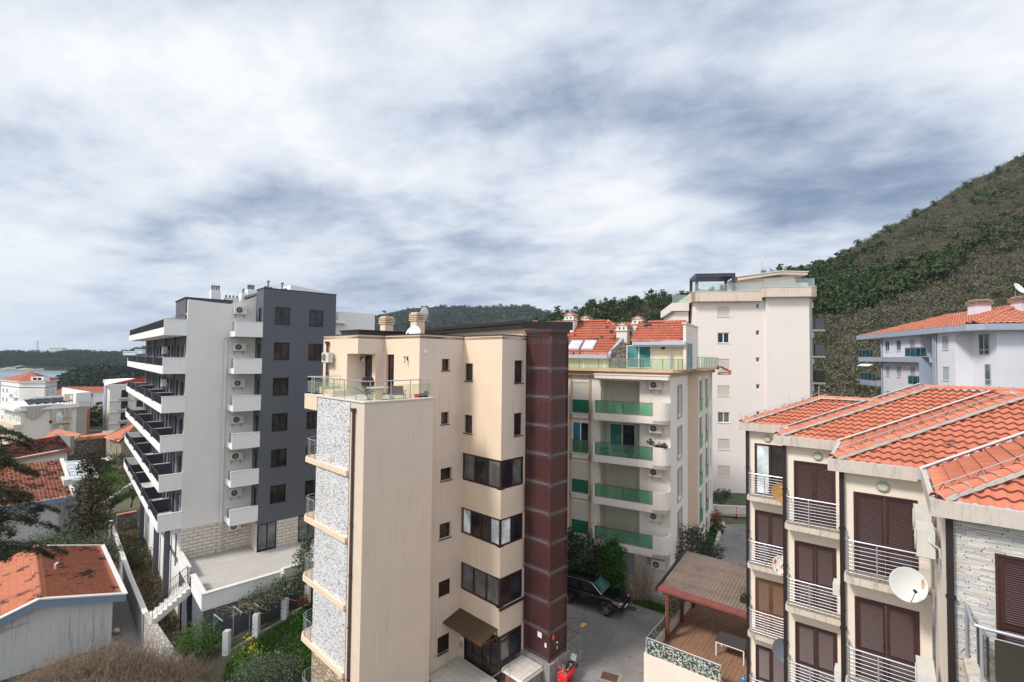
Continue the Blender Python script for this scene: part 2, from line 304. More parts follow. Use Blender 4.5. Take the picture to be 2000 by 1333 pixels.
def groundmat():
    m, nt, b = newmat('rough_ground'); o = objc(nt)
    f = noise(nt, o, .13, 8, .65)
    c = ramp(nt, f, [(.3, (.11,.085,.06)), (.45, (.13,.12,.075)), (.58, (.075,.095,.035)), (.72, (.085,.13,.035))])
    c = mix(nt, .5, c, mix(nt, noise(nt, o, 4, 6, .7), (.4,.4,.4), (1.1,1.1,1.1)), 'MULTIPLY')
    L(nt, c, b.inputs['Base Color']); b.inputs['Roughness'].default_value = .95; bump(nt, b, noise(nt, o, 6, 5), .6, .06); return m
M['ground'] = groundmat()
def hillmat(name, stops, sc):
    m, nt, b = newmat(name); o = objc(nt)
    c = ramp(nt, noise(nt, o, sc, 9, .68), stops)
    c = mix(nt, .6, c, mix(nt, noise(nt, o, sc*12, 6, .7), (.35,.35,.35), (1.15,1.15,1.15)), 'MULTIPLY')
    L(nt, c, b.inputs['Base Color']); b.inputs['Roughness'].default_value = .95; b.inputs['Specular IOR Level'].default_value = .1
    bump(nt, b, noise(nt, o, sc*10, 7, .7), 1, 1.5); return m
M['mount'] = hillmat('scrub_mountain', [(.3, (.035,.036,.018)), (.45, (.075,.064,.040)), (.56, (.060,.066,.028)), (.72, (.17,.145,.11))], .03)
M['farhill'] = hillmat('far_hill', [(.3, (.014,.024,.016)), (.46, (.028,.036,.024)), (.54, (.06,.05,.045)), (.585, (.035,.045,.028)), (.64, (.05,.055,.035)), (.67, (.27,.26,.25))], .014)
M['rock'] = hillmat('shore_rock', [(.3, (.25,.2,.16)), (.6, (.42,.36,.31)), (.8, (.30,.25,.21))], .05)
def seamat():
    m, nt, b = newmat('sea_water'); o = objc(nt)
    f = noise(nt, mapping(nt, o, (.0012, .012, 1)), 1.0, 5, .6)
    L(nt, ramp(nt, f, [(.35, (.04,.10,.13)), (.5, (.09,.17,.21)), (.62, (.24,.32,.37))]), b.inputs['Base Color'])
    b.inputs['Roughness'].default_value = .28; bump(nt, b, noise(nt, o, .6, 5), .5, .4); return m
M['sea'] = seamat()

# ------------------------------------------------------------------ mesh builder
class MB:
    def __init__(s): s.v = []; s.f = []; s.uv = {}; s.sm = False
    def face(s, pts, uv=None):
        i = len(s.v); s.v += [tuple(p) for p in pts]; s.f.append(tuple(range(i, i+len(pts))))
        if uv: s.uv[len(s.f)-1] = uv
    def hexa(s, c):  # 8 corners: bottom 4 (ccw), top 4
        i = len(s.v); s.v += [tuple(p) for p in c]
        for q in ((3,2,1,0),(4,5,6,7),(0,1,5,4),(1,2,6,5),(2,3,7,6),(3,0,4,7)): s.f.append(tuple(i+k for k in q))
        return s
    def box(s, x0, x1, y0, y1, z0, z1):
        x0, x1 = min(x0,x1), max(x0,x1); y0, y1 = min(y0,y1), max(y0,y1)
        return s.hexa([(x0,y0,z0),(x1,y0,z0),(x1,y1,z0),(x0,y1,z0),(x0,y0,z1),(x1,y0,z1),(x1,y1,z1),(x0,y1,z1)])
    def tbox(s, T, a0, a1, d0, d1, z0, z1):
        return s.hexa([T(a0,d0,z0),T(a1,d0,z0),T(a1,d1,z0),T(a0,d1,z0),T(a0,d0,z1),T(a1,d0,z1),T(a1,d1,z1),T(a0,d1,z1)])
    def prism(s, poly, z0, z1, cap=True):
        n = len(poly); i = len(s.v)
        zb = [z0]*n if not callable(z0) else [z0(x, y) for x, y in poly]
        zt = [z1]*n if not callable(z1) else [z1(x, y) for x, y in poly]
        s.v += [(x, y, zb[k]) for k, (x, y) in enumerate(poly)] + [(x, y, zt[k]) for k, (x, y) in enumerate(poly)]
        for k in range(n): j = (k+1) % n; s.f.append((i+k, i+j, i+n+j, i+n+k))
        if cap: s.f.append(tuple(i+k for k in range(n))[::-1]); s.f.append(tuple(i+n+k for k in range(n)))
        return s
    def tube(s, pts, r, n=6, r1=None, closed=False):
        pts = [Vector(p) for p in pts]; m = len(pts); base = len(s.v)
        for k, p in enumerate(pts):
            t = (pts[min(k+1, m-1)] - pts[max(k-1, 0)])
            if t.length < 1e-9: t = Vector((0,0,1))
            t.normalize(); a = t.cross(Vector((0,0,1)))
            if a.length < .05: a = t.cross(Vector((0,1,0)))
            a.normalize(); b = t.cross(a)
            rr = r if r1 is None else r+(r1-r)*k/(m-1)
            for q in range(n):
                w = 2*pi*q/n; s.v.append(tuple(p+a*math.cos(w)*rr+b*math.sin(w)*rr))
        for k in range(m-1):
            for q in range(n):
                q2 = (q+1) % n; s.f.append((base+k*n+q, base+k*n+q2, base+(k+1)*n+q2, base+(k+1)*n+q))
        s.f.append(tuple(base+q for q in range(n))[::-1]); s.f.append(tuple(base+(m-1)*n+q for q in range(n)))
        return s
    def lathe(s, prof, n=20, xf=Matrix()):
        base = len(s.v)
        for r, z in prof:
            for q in range(n):
                w = 2*pi*q/n; s.v.append(tuple(xf @ Vector((r*math.cos(w), r*math.sin(w), z))))
        for k in range(len(prof)-1):
            for q in range(n):
                q2 = (q+1) % n; s.f.append((base+k*n+q, base+k*n+q2, base+(k+1)*n+q2, base+(k+1)*n+q))
        return s
    def loft(s, secs, cap=True):
        n = len(secs[0]); base = len(s.v)
        for c in secs: s.v += [tuple(p) for p in c]
        for k in range(len(secs)-1):
            for q in range(n):
                q2 = (q+1) % n; s.f.append((base+k*n+q, base+k*n+q2, base+(k+1)*n+q2, base+(k+1)*n+q))
        if cap: s.f.append(tuple(base+q for q in range(n))[::-1]); s.f.append(tuple(base+(len(secs)-1)*n+q for q in range(n)))
        return s
    def wall(s, T, a0, a1, z0, z1, holes=(), depth=.2, back=False):
        A = sorted({a0, a1} | {min(max(h[i], a0), a1) for h in holes for i in (0, 1)}); Z = sorted({z0, z1} | {min(max(h[i], z0), z1) for h in holes for i in (2, 3)})
        for i in range(len(A)-1):
            for j in range(len(Z)-1):
                ca = (A[i]+A[i+1])/2; cz = (Z[j]+Z[j+1])/2
                if any(h[0] < ca < h[1] and h[2] < cz < h[3] for h in holes): continue
                s.face([T(A[i],0,Z[j]),T(A[i+1],0,Z[j]),T(A[i+1],0,Z[j+1]),T(A[i],0,Z[j+1])])
        for h in holes:
            b0, b1, y0, y1 = h[:4]
            s.face([T(b0,0,y0),T(b1,0,y0),T(b1,-depth,y0),T(b0,-depth,y0)]); s.face([T(b0,0,y1),T(b1,0,y1),T(b1,-depth,y1),T(b0,-depth,y1)])
            s.face([T(b0,0,y0),T(b0,0,y1),T(b0,-depth,y1),T(b0,-depth,y0)]); s.face([T(b1,0,y0),T(b1,0,y1),T(b1,-depth,y1),T(b1,-depth,y0)])
        return s
    def build(s, name, mat, parent=None, smooth=False, loc=None):
        me = bpy.data.meshes.new(name); me.from_pydata(s.v, [], s.f)
        uvl = me.uv_layers.new(name='UV'); V = s.v
        data = np.zeros((len(me.loops), 2), np.float32)
        for pi_, p in enumerate(me.polygons):
            ls = p.loop_start
            if pi_ in s.uv:
                for k, c in enumerate(s.uv[pi_]): data[ls+k] = c
                continue
            f = s.f[pi_]; nx = ny = nz = 0.
            for k in range(len(f)):
                a = V[f[k]]; b = V[f[(k+1) % len(f)]]
                nx += (a[1]-b[1])*(a[2]+b[2]); ny += (a[2]-b[2])*(a[0]+b[0]); nz += (a[0]-b[0])*(a[1]+b[1])
            l = math.sqrt(nx*nx+ny*ny+nz*nz) or 1
            if abs(nz)/l > .7:
                for k, q in enumerate(f): data[ls+k] = (V[q][0], V[q][1])
            else:
                h = math.hypot(nx, ny) or 1; tx, ty = -ny/h, nx/h
                for k, q in enumerate(f): data[ls+k] = (V[q][0]*tx+V[q][1]*ty, V[q][2])
        uvl.data.foreach_set('uv', data.ravel())
        if smooth:
            me.polygons.foreach_set('use_smooth', [True]*len(me.polygons))
            if smooth != 'all': me.set_sharp_from_angle(angle=rad(38))
        if mat: me.materials.append(mat)
        o = bpy.data.objects.new(name, me); COL.objects.link(o)
        if parent: o.parent = parent
        if loc: o.location = loc
        return o
def Fv(pos, s=-1): return lambda a, d, z: (a, pos+s*d, z)
def Fu(pos, s=-1): return lambda a, d, z: (pos+s*d, a, z)
def tag(o, label=None, cat=None, group=None, kind=None):
    if label: o['label'] = label
    if cat: o['category'] = cat
    if group: o['group'] = group
    if kind: o['kind'] = kind
    return o
def thing(name, label, cat, loc=(0,0,0), rz=0, group=None):
    o = bpy.data.objects.new(name, None); COL.objects.link(o); o.empty_display_size = .3
    o.location = loc; o.rotation_euler = (0, 0, rz); return tag(o, label, cat, group)
class Frame:
    def __init__(s, O, ang): s.O = O; s.rz = rad(90-ang); s.M = Matrix.Translation((O[0], O[1], 0)) @ Matrix.Rotation(s.rz, 4, 'Z')
    def w(s, x, y, z=0): return tuple(s.M @ Vector((x, y, z)))
    def inv(s, X, Y): v = s.M.inverted() @ Vector((X, Y, 0)); return v.x, v.y
    def thing(s, name, label, cat): return thing(name, label, cat, (s.O[0], s.O[1], 0), s.rz)
def kids(o): return [c for c in bpy.data.objects if c.parent == o]
def dup(o, parent=None):
    c = o.copy(); COL.objects.link(c)
    if parent is not None: c.parent = parent
    for ch in kids(o): dup(ch, c)
    return c
def window(par, T, a0, a1, z0, z1, frame, glass, panes=2, inset=.12, fw=.06, trans=False, sill=None, name='window', panels=None):
    """frame + glass set back inside the opening; panels = list of glass materials per pane"""
    mb = MB(); d0, d1 = -inset-.05, -inset
    mb.tbox(T, a0, a1, d0, d1, z0, z0+fw); mb.tbox(T, a0, a1, d0, d1, z1-fw, z1)
    xs = [a0+(a1-a0)*k/panes for k in range(panes+1)]
    for k, x in enumerate(xs):
        w = fw if k in (0, panes) else fw*1.3
        c = x+fw/2 if k == 0 else (x-fw/2 if k == panes else x)
        mb.tbox(T, c-w/2, c+w/2, d0, d1+.004, z0+fw, z1-fw)
    if trans: mb.tbox(T, a0+fw, a1-fw, d0, d1+.002, z0+(z1-z0)*trans-fw/2, z0+(z1-z0)*trans+fw/2)
    w = mb.build(name, frame, par)
    gs = panels or [glass]
    if len(gs) == 1:
        MB().tbox(T, a0+.01, a1-.01, d0-.03, d0+.015, z0+.01, z1-.01).build('pane', gs[0], w)
    else:
        for k in range(panes): MB().tbox(T, xs[k]+.012, xs[k+1]-.012, d0-.03, d0+.015, z0+.01, z1-.01).build('pane', gs[k % len(gs)], w)
    if sill: MB().tbox(T, a0-.05, a1+.05, -inset, .045, z0-.045, z0-.002).build('sill', sill, w)
    return w
def blind(par, T, a0, a1, z0, z1, mat, inset=.08):
    mb = MB(); n = max(2, int((z1-z0)/.09))
    for k in range(n):
        za = z0+(z1-z0)*k/n; zb = z0+(z1-z0)*(k+1)/n
        p = [T(a0,-inset,za),T(a1,-inset,za),T(a1,-inset+.012,zb),T(a0,-inset+.012,zb)]; mb.face(p)
        mb.face([T(a0,-inset+.012,zb),T(a1,-inset+.012,zb),T(a1,-inset,zb),T(a0,-inset,zb)])
    return mb.build('roller_blind', mat, par)
def railing(par, pts, z, h, bars, mat, post=1.2, rr=.025, br=.011, glass=None, gb=.12, gt=.15, name='railing', bm=None, pr=.02, vertical=False):
    """pts: local xy path, z: foot height"""
    mb = MB(); P = [Vector((p[0], p[1], 0)) for p in pts]
    mb.tube([(p.x, p.y, z+h) for p in P], rr, 6)
    L_ = [0]
    for a, b in zip(P, P[1:]): L_.append(L_[-1]+(b-a).length)
    def at(t):
        for k in range(len(P)-1):
            if t <= L_[k+1]+1e-6: return P[k].lerp(P[k+1], (t-L_[k])/max(1e-6, L_[k+1]-L_[k]))
        return P[-1]
    n = max(1, round(L_[-1]/post))
    for k in range(n+1):
        p = at(L_[-1]*k/n); mb.tube([(p.x, p.y, z), (p.x, p.y, z+h)], pr, 6)
    for k in range(bars):
        zz = z+.1+(h-.12)*k/bars; mb.tube([(p.x, p.y, zz) for p in P], br, 5)
    if vertical:
        mb.tube([(p.x, p.y, z+.08) for p in P], br*1.3, 4); q = int(L_[-1]/vertical)
        for k in range(q+1): p = at(L_[-1]*k/q); mb.tube([(p.x, p.y, z+.08), (p.x, p.y, z+h)], br, 4)
    r = mb.build(name, mat, par)
    if glass:
        for a, b in zip(P, P[1:]):
            ln = (b-a).length
            if ln < .05: continue
            q = max(1, round(ln/post)); d = (b-a)/ln
            for k in range(q):
                p0 = a+d*(ln*k/q+.04); p1 = a+d*(ln*(k+1)/q-.04); nn = Vector((-d.y, d.x, 0))*.005
                g = MB(); g.hexa([tuple(p0-nn+Vector((0,0,z+gb))),tuple(p1-nn+Vector((0,0,z+gb))),tuple(p1+nn+Vector((0,0,z+gb))),tuple(p0+nn+Vector((0,0,z+gb))),
                                  tuple(p0-nn+Vector((0,0,z+h-gt))),tuple(p1-nn+Vector((0,0,z+h-gt))),tuple(p1+nn+Vector((0,0,z+h-gt))),tuple(p0+nn+Vector((0,0,z+h-gt)))])
                g.build('glass_panel', glass, r)
    return r

# ------------------------------------------------------------------ tiled roofs
def tiled(name, poly, mat, parent, tw=.25, tl=.38, res=6, amp=.045, lift=.045, up=None):
    """poly: convex planar 3D polygon, first edge = eave; S-shaped tiles in courses, clipped to the polygon"""
    P = [Vector(p) for p in poly]; a = (P[1]-P[0]).normalized()
    nrm = Vector((0,0,0))
    for k in range(len(P)): nrm += P[k].cross(P[(k+1) % len(P)])
    nrm.normalize()
    if nrm.z < 0: nrm = -nrm
    b = nrm.cross(a).normalized()
    if b.z < 0: b = -b
    O = P[0]; Q = [((p-O).dot(a), (p-O).dot(b)) for p in P]
    a0 = min(q[0] for q in Q); a1 = max(q[0] for q in Q); b0 = min(q[1] for q in Q); b1 = max(q[1] for q in Q)
    bm = bmesh.new(); uvl = bm.loops.layers.uv.new('UV')
    na = int((a1-a0)/tw)+2; nb = int((b1-b0)/tl)+2
    jr = random.Random(len(name)+int(a1*10))
    xs = [(k/res) for k in range(na*res+1)]
    def prof(f):
        f = f % 1
        return amp*(math.sin(pi*f/.62) if f < .62 else -.35*math.sin(pi*(f-.62)/.38))
    rows = []
    for j in range(nb):
        for e in (0, 1):
            zz = lift if e == 0 else 0.0
            row = []
            for x in xs:
                jit = jr.uniform(-.004, .004) if e == 0 else 0
                row.append(bm.verts.new((a0+x*tw, b0+(j+e)*tl - (0 if e == 0 else .001), prof(x)+zz+jit)))
            rows.append((row, j+(.001 if e == 0 else .999)))
    for r in range(len(rows)-1):
        A, va = rows[r]; B, vb = rows[r+1]
        if r % 2 == 1: va = vb = rows[r+1][1]
        for i in range(len(xs)-1):
            f = bm.faces.new((A[i], A[i+1], B[i+1], B[i])); f.smooth = (r % 2 == 0)
            for lp, c in zip(f.loops, ((xs[i],va),(xs[i+1],va),(xs[i+1],vb),(xs[i],vb))):
                cx = c[0]; mid = (xs[i]+xs[i+1])/2
                lp[uvl].uv = (math.floor(mid)+min(max(cx-math.floor(mid), .001), .999), c[1])
    ar = sum(Q[k][0]*Q[(k+1) % len(Q)][1]-Q[(k+1) % len(Q)][0]*Q[k][1] for k in range(len(Q)))
    for k in range(len(Q)):
        p, q = Q[k], Q[(k+1) % len(Q)]; dx, dy = q[0]-p[0], q[1]-p[1]
        n = Vector((dy, -dx, 0)) if ar > 0 else Vector((-dy, dx, 0))
        bmesh.ops.bisect_plane(bm, geom=bm.verts[:]+bm.edges[:]+bm.faces[:], plane_co=(p[0], p[1], 0), plane_no=n.normalized(), clear_outer=True)
    for v in bm.verts: v.co = O + a*v.co.x + b*v.co.y + nrm*v.co.z
    me = bpy.data.meshes.new(name); bm.to_mesh(me); bm.free(); me.materials.append(mat)
    o = bpy.data.objects.new(name, me); COL.objects.link(o); o.parent = parent
    return o
def ridgecaps(par, p0, p1, mat, r=.11, seg=.38, mortar=None, side=1, mo=1):
    p0, p1 = Vector(p0), Vector(p1); d = p1-p0; n = max(1, int(d.length/seg)); d.normalize()
    s = d.cross(Vector((0,0,1))).normalized(); u = s.cross(d)
    mb = MB()
    for k in range(n):
        a = p0+d*(k*seg-.03); b = p0+d*((k+1)*seg+.02); ra, rb = r*1.12, r*.94
        for q in range(6):
            w0 = pi*q/6; w1 = pi*(q+1)/6
            f = lambda c, rr, w: tuple(c+s*math.cos(w)*rr+u*(math.sin(w)*rr*.8+.02))
            mb.face([f(a,ra,w0),f(a,ra,w1),f(b,rb,w1),f(b,rb,w0)], [(k+.1,.1),(k+.1,.9),(k+.9,.9),(k+.9,.1)])
        mb.face([f(a,ra,pi*q/6) for q in range(7)]) if False else None
    rc = mb.build('ridge_caps', mat, par, smooth=True)
    if mortar:
        m2 = MB(); rr = random.Random(int(p0.x*100))
        steps = int(n*2.2); prev = None
        for k in range(steps+1):
            c = p0+(p1-p0)*(k/steps); wd = rr.uniform(.02, .08); hh = rr.uniform(.015, .035)
            cur = [tuple(c+s*side*(r*.85)+u*.07), tuple(c+s*side*(r*.9+wd*.5)+u*(.035+hh)), tuple(c+s*side*(r+wd)+u*.0)]
            if prev: m2.face([prev[0],cur[0],cur[1],prev[1]]); m2.face([prev[1],cur[1],cur[2],prev[2]])
            prev = cur
        for k in range(n):
            if rr.random() < .6:
                c = p0+d*(k*seg+rr.uniform(-.03,.03)); pts = [c+s*side*(r*.95*math.cos(w))+u*(r*.85*math.sin(w)+.035) for w in (0, .5, 1.0, 1.45)]
                m2.tube(pts, rr.uniform(.012,.022), 5)
        m2.build('mortar', mortar, rc)
    return rc

# ------------------------------------------------------------------ foliage
def np_mesh(name, verts, nper, mat, parent=None, smooth=False):
    """verts (K, nper, 3) separate polygons"""
    K = verts.shape[0]; me = bpy.data.meshes.new(name)
    me.vertices.add(K*nper); me.vertices.foreach_set('co', verts.reshape(-1).astype(np.float32))
    me.loops.add(K*nper); me.loops.foreach_set('vertex_index', np.arange(K*nper, dtype=np.int32))
    me.polygons.add(K); me.polygons.foreach_set('loop_start', np.arange(K, dtype=np.int32)*nper)
    me.update(calc_edges=True); me.materials.append(mat)
    o = bpy.data.objects.new(name, me); COL.objects.link(o)
    if parent: o.parent = parent
    return o
def leafcloud(rs, blobs, n, size, clump=.22, flat=0., nclump=None, shell=.55):
    """quads in clumps spread through ellipsoid blobs (cx,cy,cz,rx,ry,rz)"""
    bl = np.array(blobs, float); vol = (bl[:,3]*bl[:,4]*bl[:,5])**.67; pr = vol/vol.sum()
    nc = nclump or max(6, n//14); ci = rs.choice(len(bl), nc, p=pr)
    d = rs.normal(size=(nc, 3)); d /= np.linalg.norm(d, axis=1)[:,None]; rr = shell+(1-shell)*rs.random(nc)[:,None]; rr *= .75+.4*rs.random(nc)[:,None]
    cc = bl[ci,:3]+d*rr*bl[ci,3:]; cr = clump*bl[ci,3:].mean(axis=1)
    k = rs.integers(0, nc, n); c = cc[k]+rs.normal(size=(n,3))*cr[k][:,None]*np.array([1,1,.75])
    ax = rs.normal(size=(n,3)); ax[:,2] *= (1-flat*.7); ax /= np.linalg.norm(ax, axis=1)[:,None]
    bx = np.cross(ax, rs.normal(size=(n,3))); bx /= np.linalg.norm(bx, axis=1)[:,None]
    s = size*(.6+.8*rs.random(n))[:,None]; w = s*.5
    return np.stack([c-ax*s*.5, c+bx*w*.5, c+ax*s*.5, c-bx*w*.5], axis=1)
def trunkmb(base, blobs, r, rs, limbs=5, sub=3):
    mb = MB(); b0 = Vector(base); top = Vector(np.mean([b[:3] for b in blobs], axis=0))
    def wob(p, q, k, amp):
        return [p.lerp(q, t/k)+Vector(rs.normal(size=3)*amp*(t not in (0, k))) for t in range(k+1)]
    fork = b0.lerp(top, .45); mb.tube(wob(b0, fork, 4, r*.4), r, 7, r*.7)
    for i in range(limbs):
        b = blobs[rs.integers(len(blobs))]; e = Vector(b[:3])+Vector([rs.normal()*.35*b[3], rs.normal()*.35*b[4], abs(rs.normal())*.4*b[5]])
        pts = wob(fork, e, 4, r*.7); mb.tube(pts, r*.55, 5, r*.15)
        for _ in range(sub):
            s0 = pts[rs.integers(1, 4)]; e2 = Vector(b[:3])+Vector([rs.normal()*.55*b[3], rs.normal()*.55*b[4], rs.normal()*.5*b[5]])
            mb.tube(wob(s0, e2, 3, r*.4), r*.25, 4, r*.06)
    return mb
def tree(name, label, cat, loc, blobs, n, size, leaf, r=.1, seed=1, group=None, bark='bark', clump=.22, limbs=5, shell=.5, flat=0, nclump=None):
    rs = np.random.default_rng(seed); t = thing(name, label, cat, loc, 0, group)
    trunkmb((0,0,-.1), blobs, r, rs, limbs).build('trunk', M[bark], t, smooth=True)
    np_mesh('crown', leafcloud(rs, blobs, n, size, clump, flat, nclump, shell), 4, M[leaf], t)
    return t

# ------------------------------------------------------------------ world, sun, camera
W = bpy.data.worlds.new("World"); S.world = W; W.use_nodes = True
def build_sky():
    nt = W.node_tree; bg = nt.nodes['Background']
    tc = N(nt, 'ShaderNodeTexCoord').outputs['Generated']
    sky = N(nt, 'ShaderNodeTexSky', sky_type='NISHITA'); sky.sun_disc = False; sky.sun_elevation = rad(42); sky.sun_rotation = rad(-118)
    se = N(nt, 'ShaderNodeSeparateXYZ'); L(nt, tc, se.inputs[0]); X, Y, Z = se.outputs
    zc = mathn(nt, 'ADD', mathn(nt, 'MAXIMUM', Z, 0), .17)
    cb = N(nt, 'ShaderNodeCombineXYZ'); L(nt, mathn(nt, 'DIVIDE', X, zc), cb.inputs[0]); L(nt, mathn(nt, 'DIVIDE', Y, zc), cb.inputs[1]); cb.inputs[2].default_value = 1.7
    P = cb.outputs[0]
    rot = mapping(nt, P, (1, 1, 1), (0, 0, rad(24)))
    str_ = mapping(nt, rot, (.8, .95, 1))
    n1 = noise(nt, str_, .8, 9, .54, .15)
    n2 = noise(nt, mapping(nt, rot, (1.0, 1.3, 1), loc=(4, 1, 0)), 1.8, 9, .58, .3)
    n3 = noise(nt, mapping(nt, P, (1, 1, 1), loc=(9, 3, 0)), .30, 3, .5)
    # broad weather pattern: where the heavy and the thin parts of the deck lie, by compass direction and height
    Yp = mathn(nt, 'MAXIMUM', Y, .05); az = mathn(nt, 'DIVIDE', X, Yp); el = mathn(nt, 'DIVIDE', Z, Yp)
    wx_ = mathn(nt, 'MULTIPLY', mathn(nt, 'SUBTRACT', noise(nt, mapping(nt, tc, (3, 3, 3)), 1, 5), .5), .30); az = mathn(nt, 'ADD', az, wx_)
    el = mathn(nt, 'ADD', el, mathn(nt, 'MULTIPLY', mathn(nt, 'SUBTRACT', noise(nt, mapping(nt, tc, (3, 3, 3), loc=(5, 2, 1)), 1, 5), .5), .22))
    def patch(a0, e0, sa, se_, amp):
        dx = mathn(nt, 'DIVIDE', mathn(nt, 'SUBTRACT', az, a0), sa); dy = mathn(nt, 'DIVIDE', mathn(nt, 'SUBTRACT', el, e0), se_)
        d2 = mathn(nt, 'ADD', mathn(nt, 'MULTIPLY', dx, dx), mathn(nt, 'MULTIPLY', dy, dy))
        return mathn(nt, 'MULTIPLY', mathn(nt, 'POWER', 2.718, mathn(nt, 'MULTIPLY', d2, -1)), amp)
    bias = 0
    for q in ((-.55, .30, .42, .075, -.20), (.08, .52, .30, .10, -.13), (.62, .46, .50, .13, -.17), (.85, .32, .50, .09, -.18), (.35, .20, .45, .05, -.10),
              (-.75, .62, .45, .14, .16), (-.30, .40, .22, .06, .10), (.25, .33, .30, .06, .02), (-.9, .12, .35, .10, .02), (-.2, .13, .4, .05, -.05), (.75, .64, .4, .06, .08), (-.2, .68, .5, .08, .06)):
        p_ = patch(*q); bias = p_ if isinstance(bias, int) else mathn(nt, 'ADD', bias, p_)
    n4 = noise(nt, mapping(nt, rot, (1.0, 1.25, 1), loc=(2, 7, 0)), 5.0, 8, .6, .3); n1 = mathn(nt, 'ADD', n1, mathn(nt, 'MULTIPLY', mathn(nt, 'SUBTRACT', n4, .5), .25))
    v = mathn(nt, 'ADD', mathn(nt, 'ADD', mathn(nt, 'MULTIPLY', n1, .85), mathn(nt, 'MULTIPLY', n2, .46)), mathn(nt, 'MULTIPLY', n3, .07))
    v = mathn(nt, 'ADD', mathn(nt, 'SUBTRACT', v, .035), bias)
    col = ramp(nt, v, [(.31, (.150, .200, .300)), (.42, (.245, .305, .420)), (.52, (.42, .48, .585)), (.62, (.63, .675, .745)), (.75, (.82, .83, .85))])
    low = ramp(nt, Z, [(0, (1,1,1)), (.20, (0,0,0))])
    hz = mix(nt, ramp(nt, n2, [(.35, (0,0,0)), (.65, (1,1,1))]), (.30, .37, .50), (.60, .66, .76))
    hz = mix(nt, ramp(nt, mathn(nt, 'MULTIPLY', X, -1), [(.35, (0,0,0)), (.75, (1,1,1))]), hz, (.60, .69, .80))
    col = mix(nt, mathn(nt, 'MULTIPLY', low, .6), col, hz)
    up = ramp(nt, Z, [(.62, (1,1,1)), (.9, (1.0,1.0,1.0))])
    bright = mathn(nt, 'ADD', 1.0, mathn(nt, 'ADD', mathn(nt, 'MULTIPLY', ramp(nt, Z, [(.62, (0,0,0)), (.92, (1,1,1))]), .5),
             mathn(nt, 'MULTIPLY', ramp(nt, mathn(nt, 'MULTIPLY', Y, -1), [(.0, (0,0,0)), (.4, (1,1,1))]), .55)))  # unseen sky overhead and behind the camera brightened as added fill light
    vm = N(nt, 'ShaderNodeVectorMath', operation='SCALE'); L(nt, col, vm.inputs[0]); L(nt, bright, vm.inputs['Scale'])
    sm = N(nt, 'ShaderNodeVectorMath', operation='SCALE'); L(nt, sky.outputs[0], sm.inputs[0]); sm.inputs['Scale'].default_value = .08
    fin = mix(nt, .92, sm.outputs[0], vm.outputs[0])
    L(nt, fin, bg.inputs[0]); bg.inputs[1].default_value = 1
build_sky()
sl = bpy.data.lights.new('sun', 'SUN'); sl.energy = 2.9; sl.angle = rad(11); sl.color = (1, .94, .86)
so = bpy.data.objects.new('sun', sl); COL.objects.link(so)
sd = Vector((-.62, -.33, .71)).normalized(); so.rotation_euler = sd.to_track_quat('Z', 'Y').to_euler()
TH = rad(1.84); RO = rad(.6)
cam = bpy.data.cameras.new('camera'); cam.sensor_width = 36; cam.lens = 36*948/2000; cam.clip_end = 9000; cam.clip_start = .2
co = bpy.data.objects.new('camera', cam); COL.objects.link(co); S.camera = co
co.matrix_world = Matrix.Translation((0, 0, 17.2)) @ Matrix.Rotation(pi/2+TH, 4, 'X') @ Matrix.Rotation(RO, 4, 'Z')
S.view_settings.view_transform = 'Standard'; S.view_settings.look = 'None'; S.view_settings.exposure = .34

A = Frame((-6.53, 21.7), 43.5); B = Frame((-20.258, 39.4), 47.4); C = Frame((10.846, 33.2), 29.3)
D = Frame((32.981, 54), 10.3); E = Frame((45.783, 60), 15.2); F = Frame((9.397, 14.5), 37.8)

# ------------------------------------------------------------------ terrain
def sst(a, b, x): t = min(1, max(0, (x-a)/(b-a))); return t*t*(3-2*t)
def gh(x, y):
    u, v = A.inv(x, y)
    road = .5+.05*(min(max(y, 12), 62)-24) + .03*max(0, y-62)
    left = -2.85 + .9*sst(58, 90, y) - 24*sst(130, 330, y)
    if x < -60: left -= 3*sst(-60, -110, x)
    bu, bv = B.inv(x, y); gg = sst(-6.4, -5.6, bu)*sst(-5.6, -6.9, bv); left = left*(1-gg)+(-1.0+.11*(min(bu, 3)+4))*gg
    s = sst(1.6, 4.5, v); s = max(s, sst(70, 160, y)*sst(20, -60, x))
    return road*(1-s)+left*s
def terrain():
    def axis(lo, hi, n):
        r = np.linspace(-1, 1, n); c = (lo+hi)/2; h = (hi-lo)/2
        return c+h*(.022*r+.978*np.sign(r)*np.abs(r)**3.2)
    xs = axis(-3000, 3000, 190); ys = axis(-2940, 3000, 190)
    v = [(x, y, gh(x, y)) for y in ys for x in xs]; n = len(xs)
    f = [(j*n+i, j*n+i+1, (j+1)*n+i+1, (j+1)*n+i) for j in range(len(ys)-1) for i in range(n-1)]
    mb = MB(); mb.v = v; mb.f = f; o = mb.build('ground', M['ground'], smooth='all'); tag(o, 'rough green and brown ground around the apartment blocks', 'ground', kind='structure')
terrain()
mb = MB(); mb.face([(-4200, 180, -20), (400, 180, -20), (400, 6500, -20), (-4200, 6500, -20)])
tag(mb.build('sea', M['sea']), 'blue-green bay water on the far left', 'sea', kind='structure')
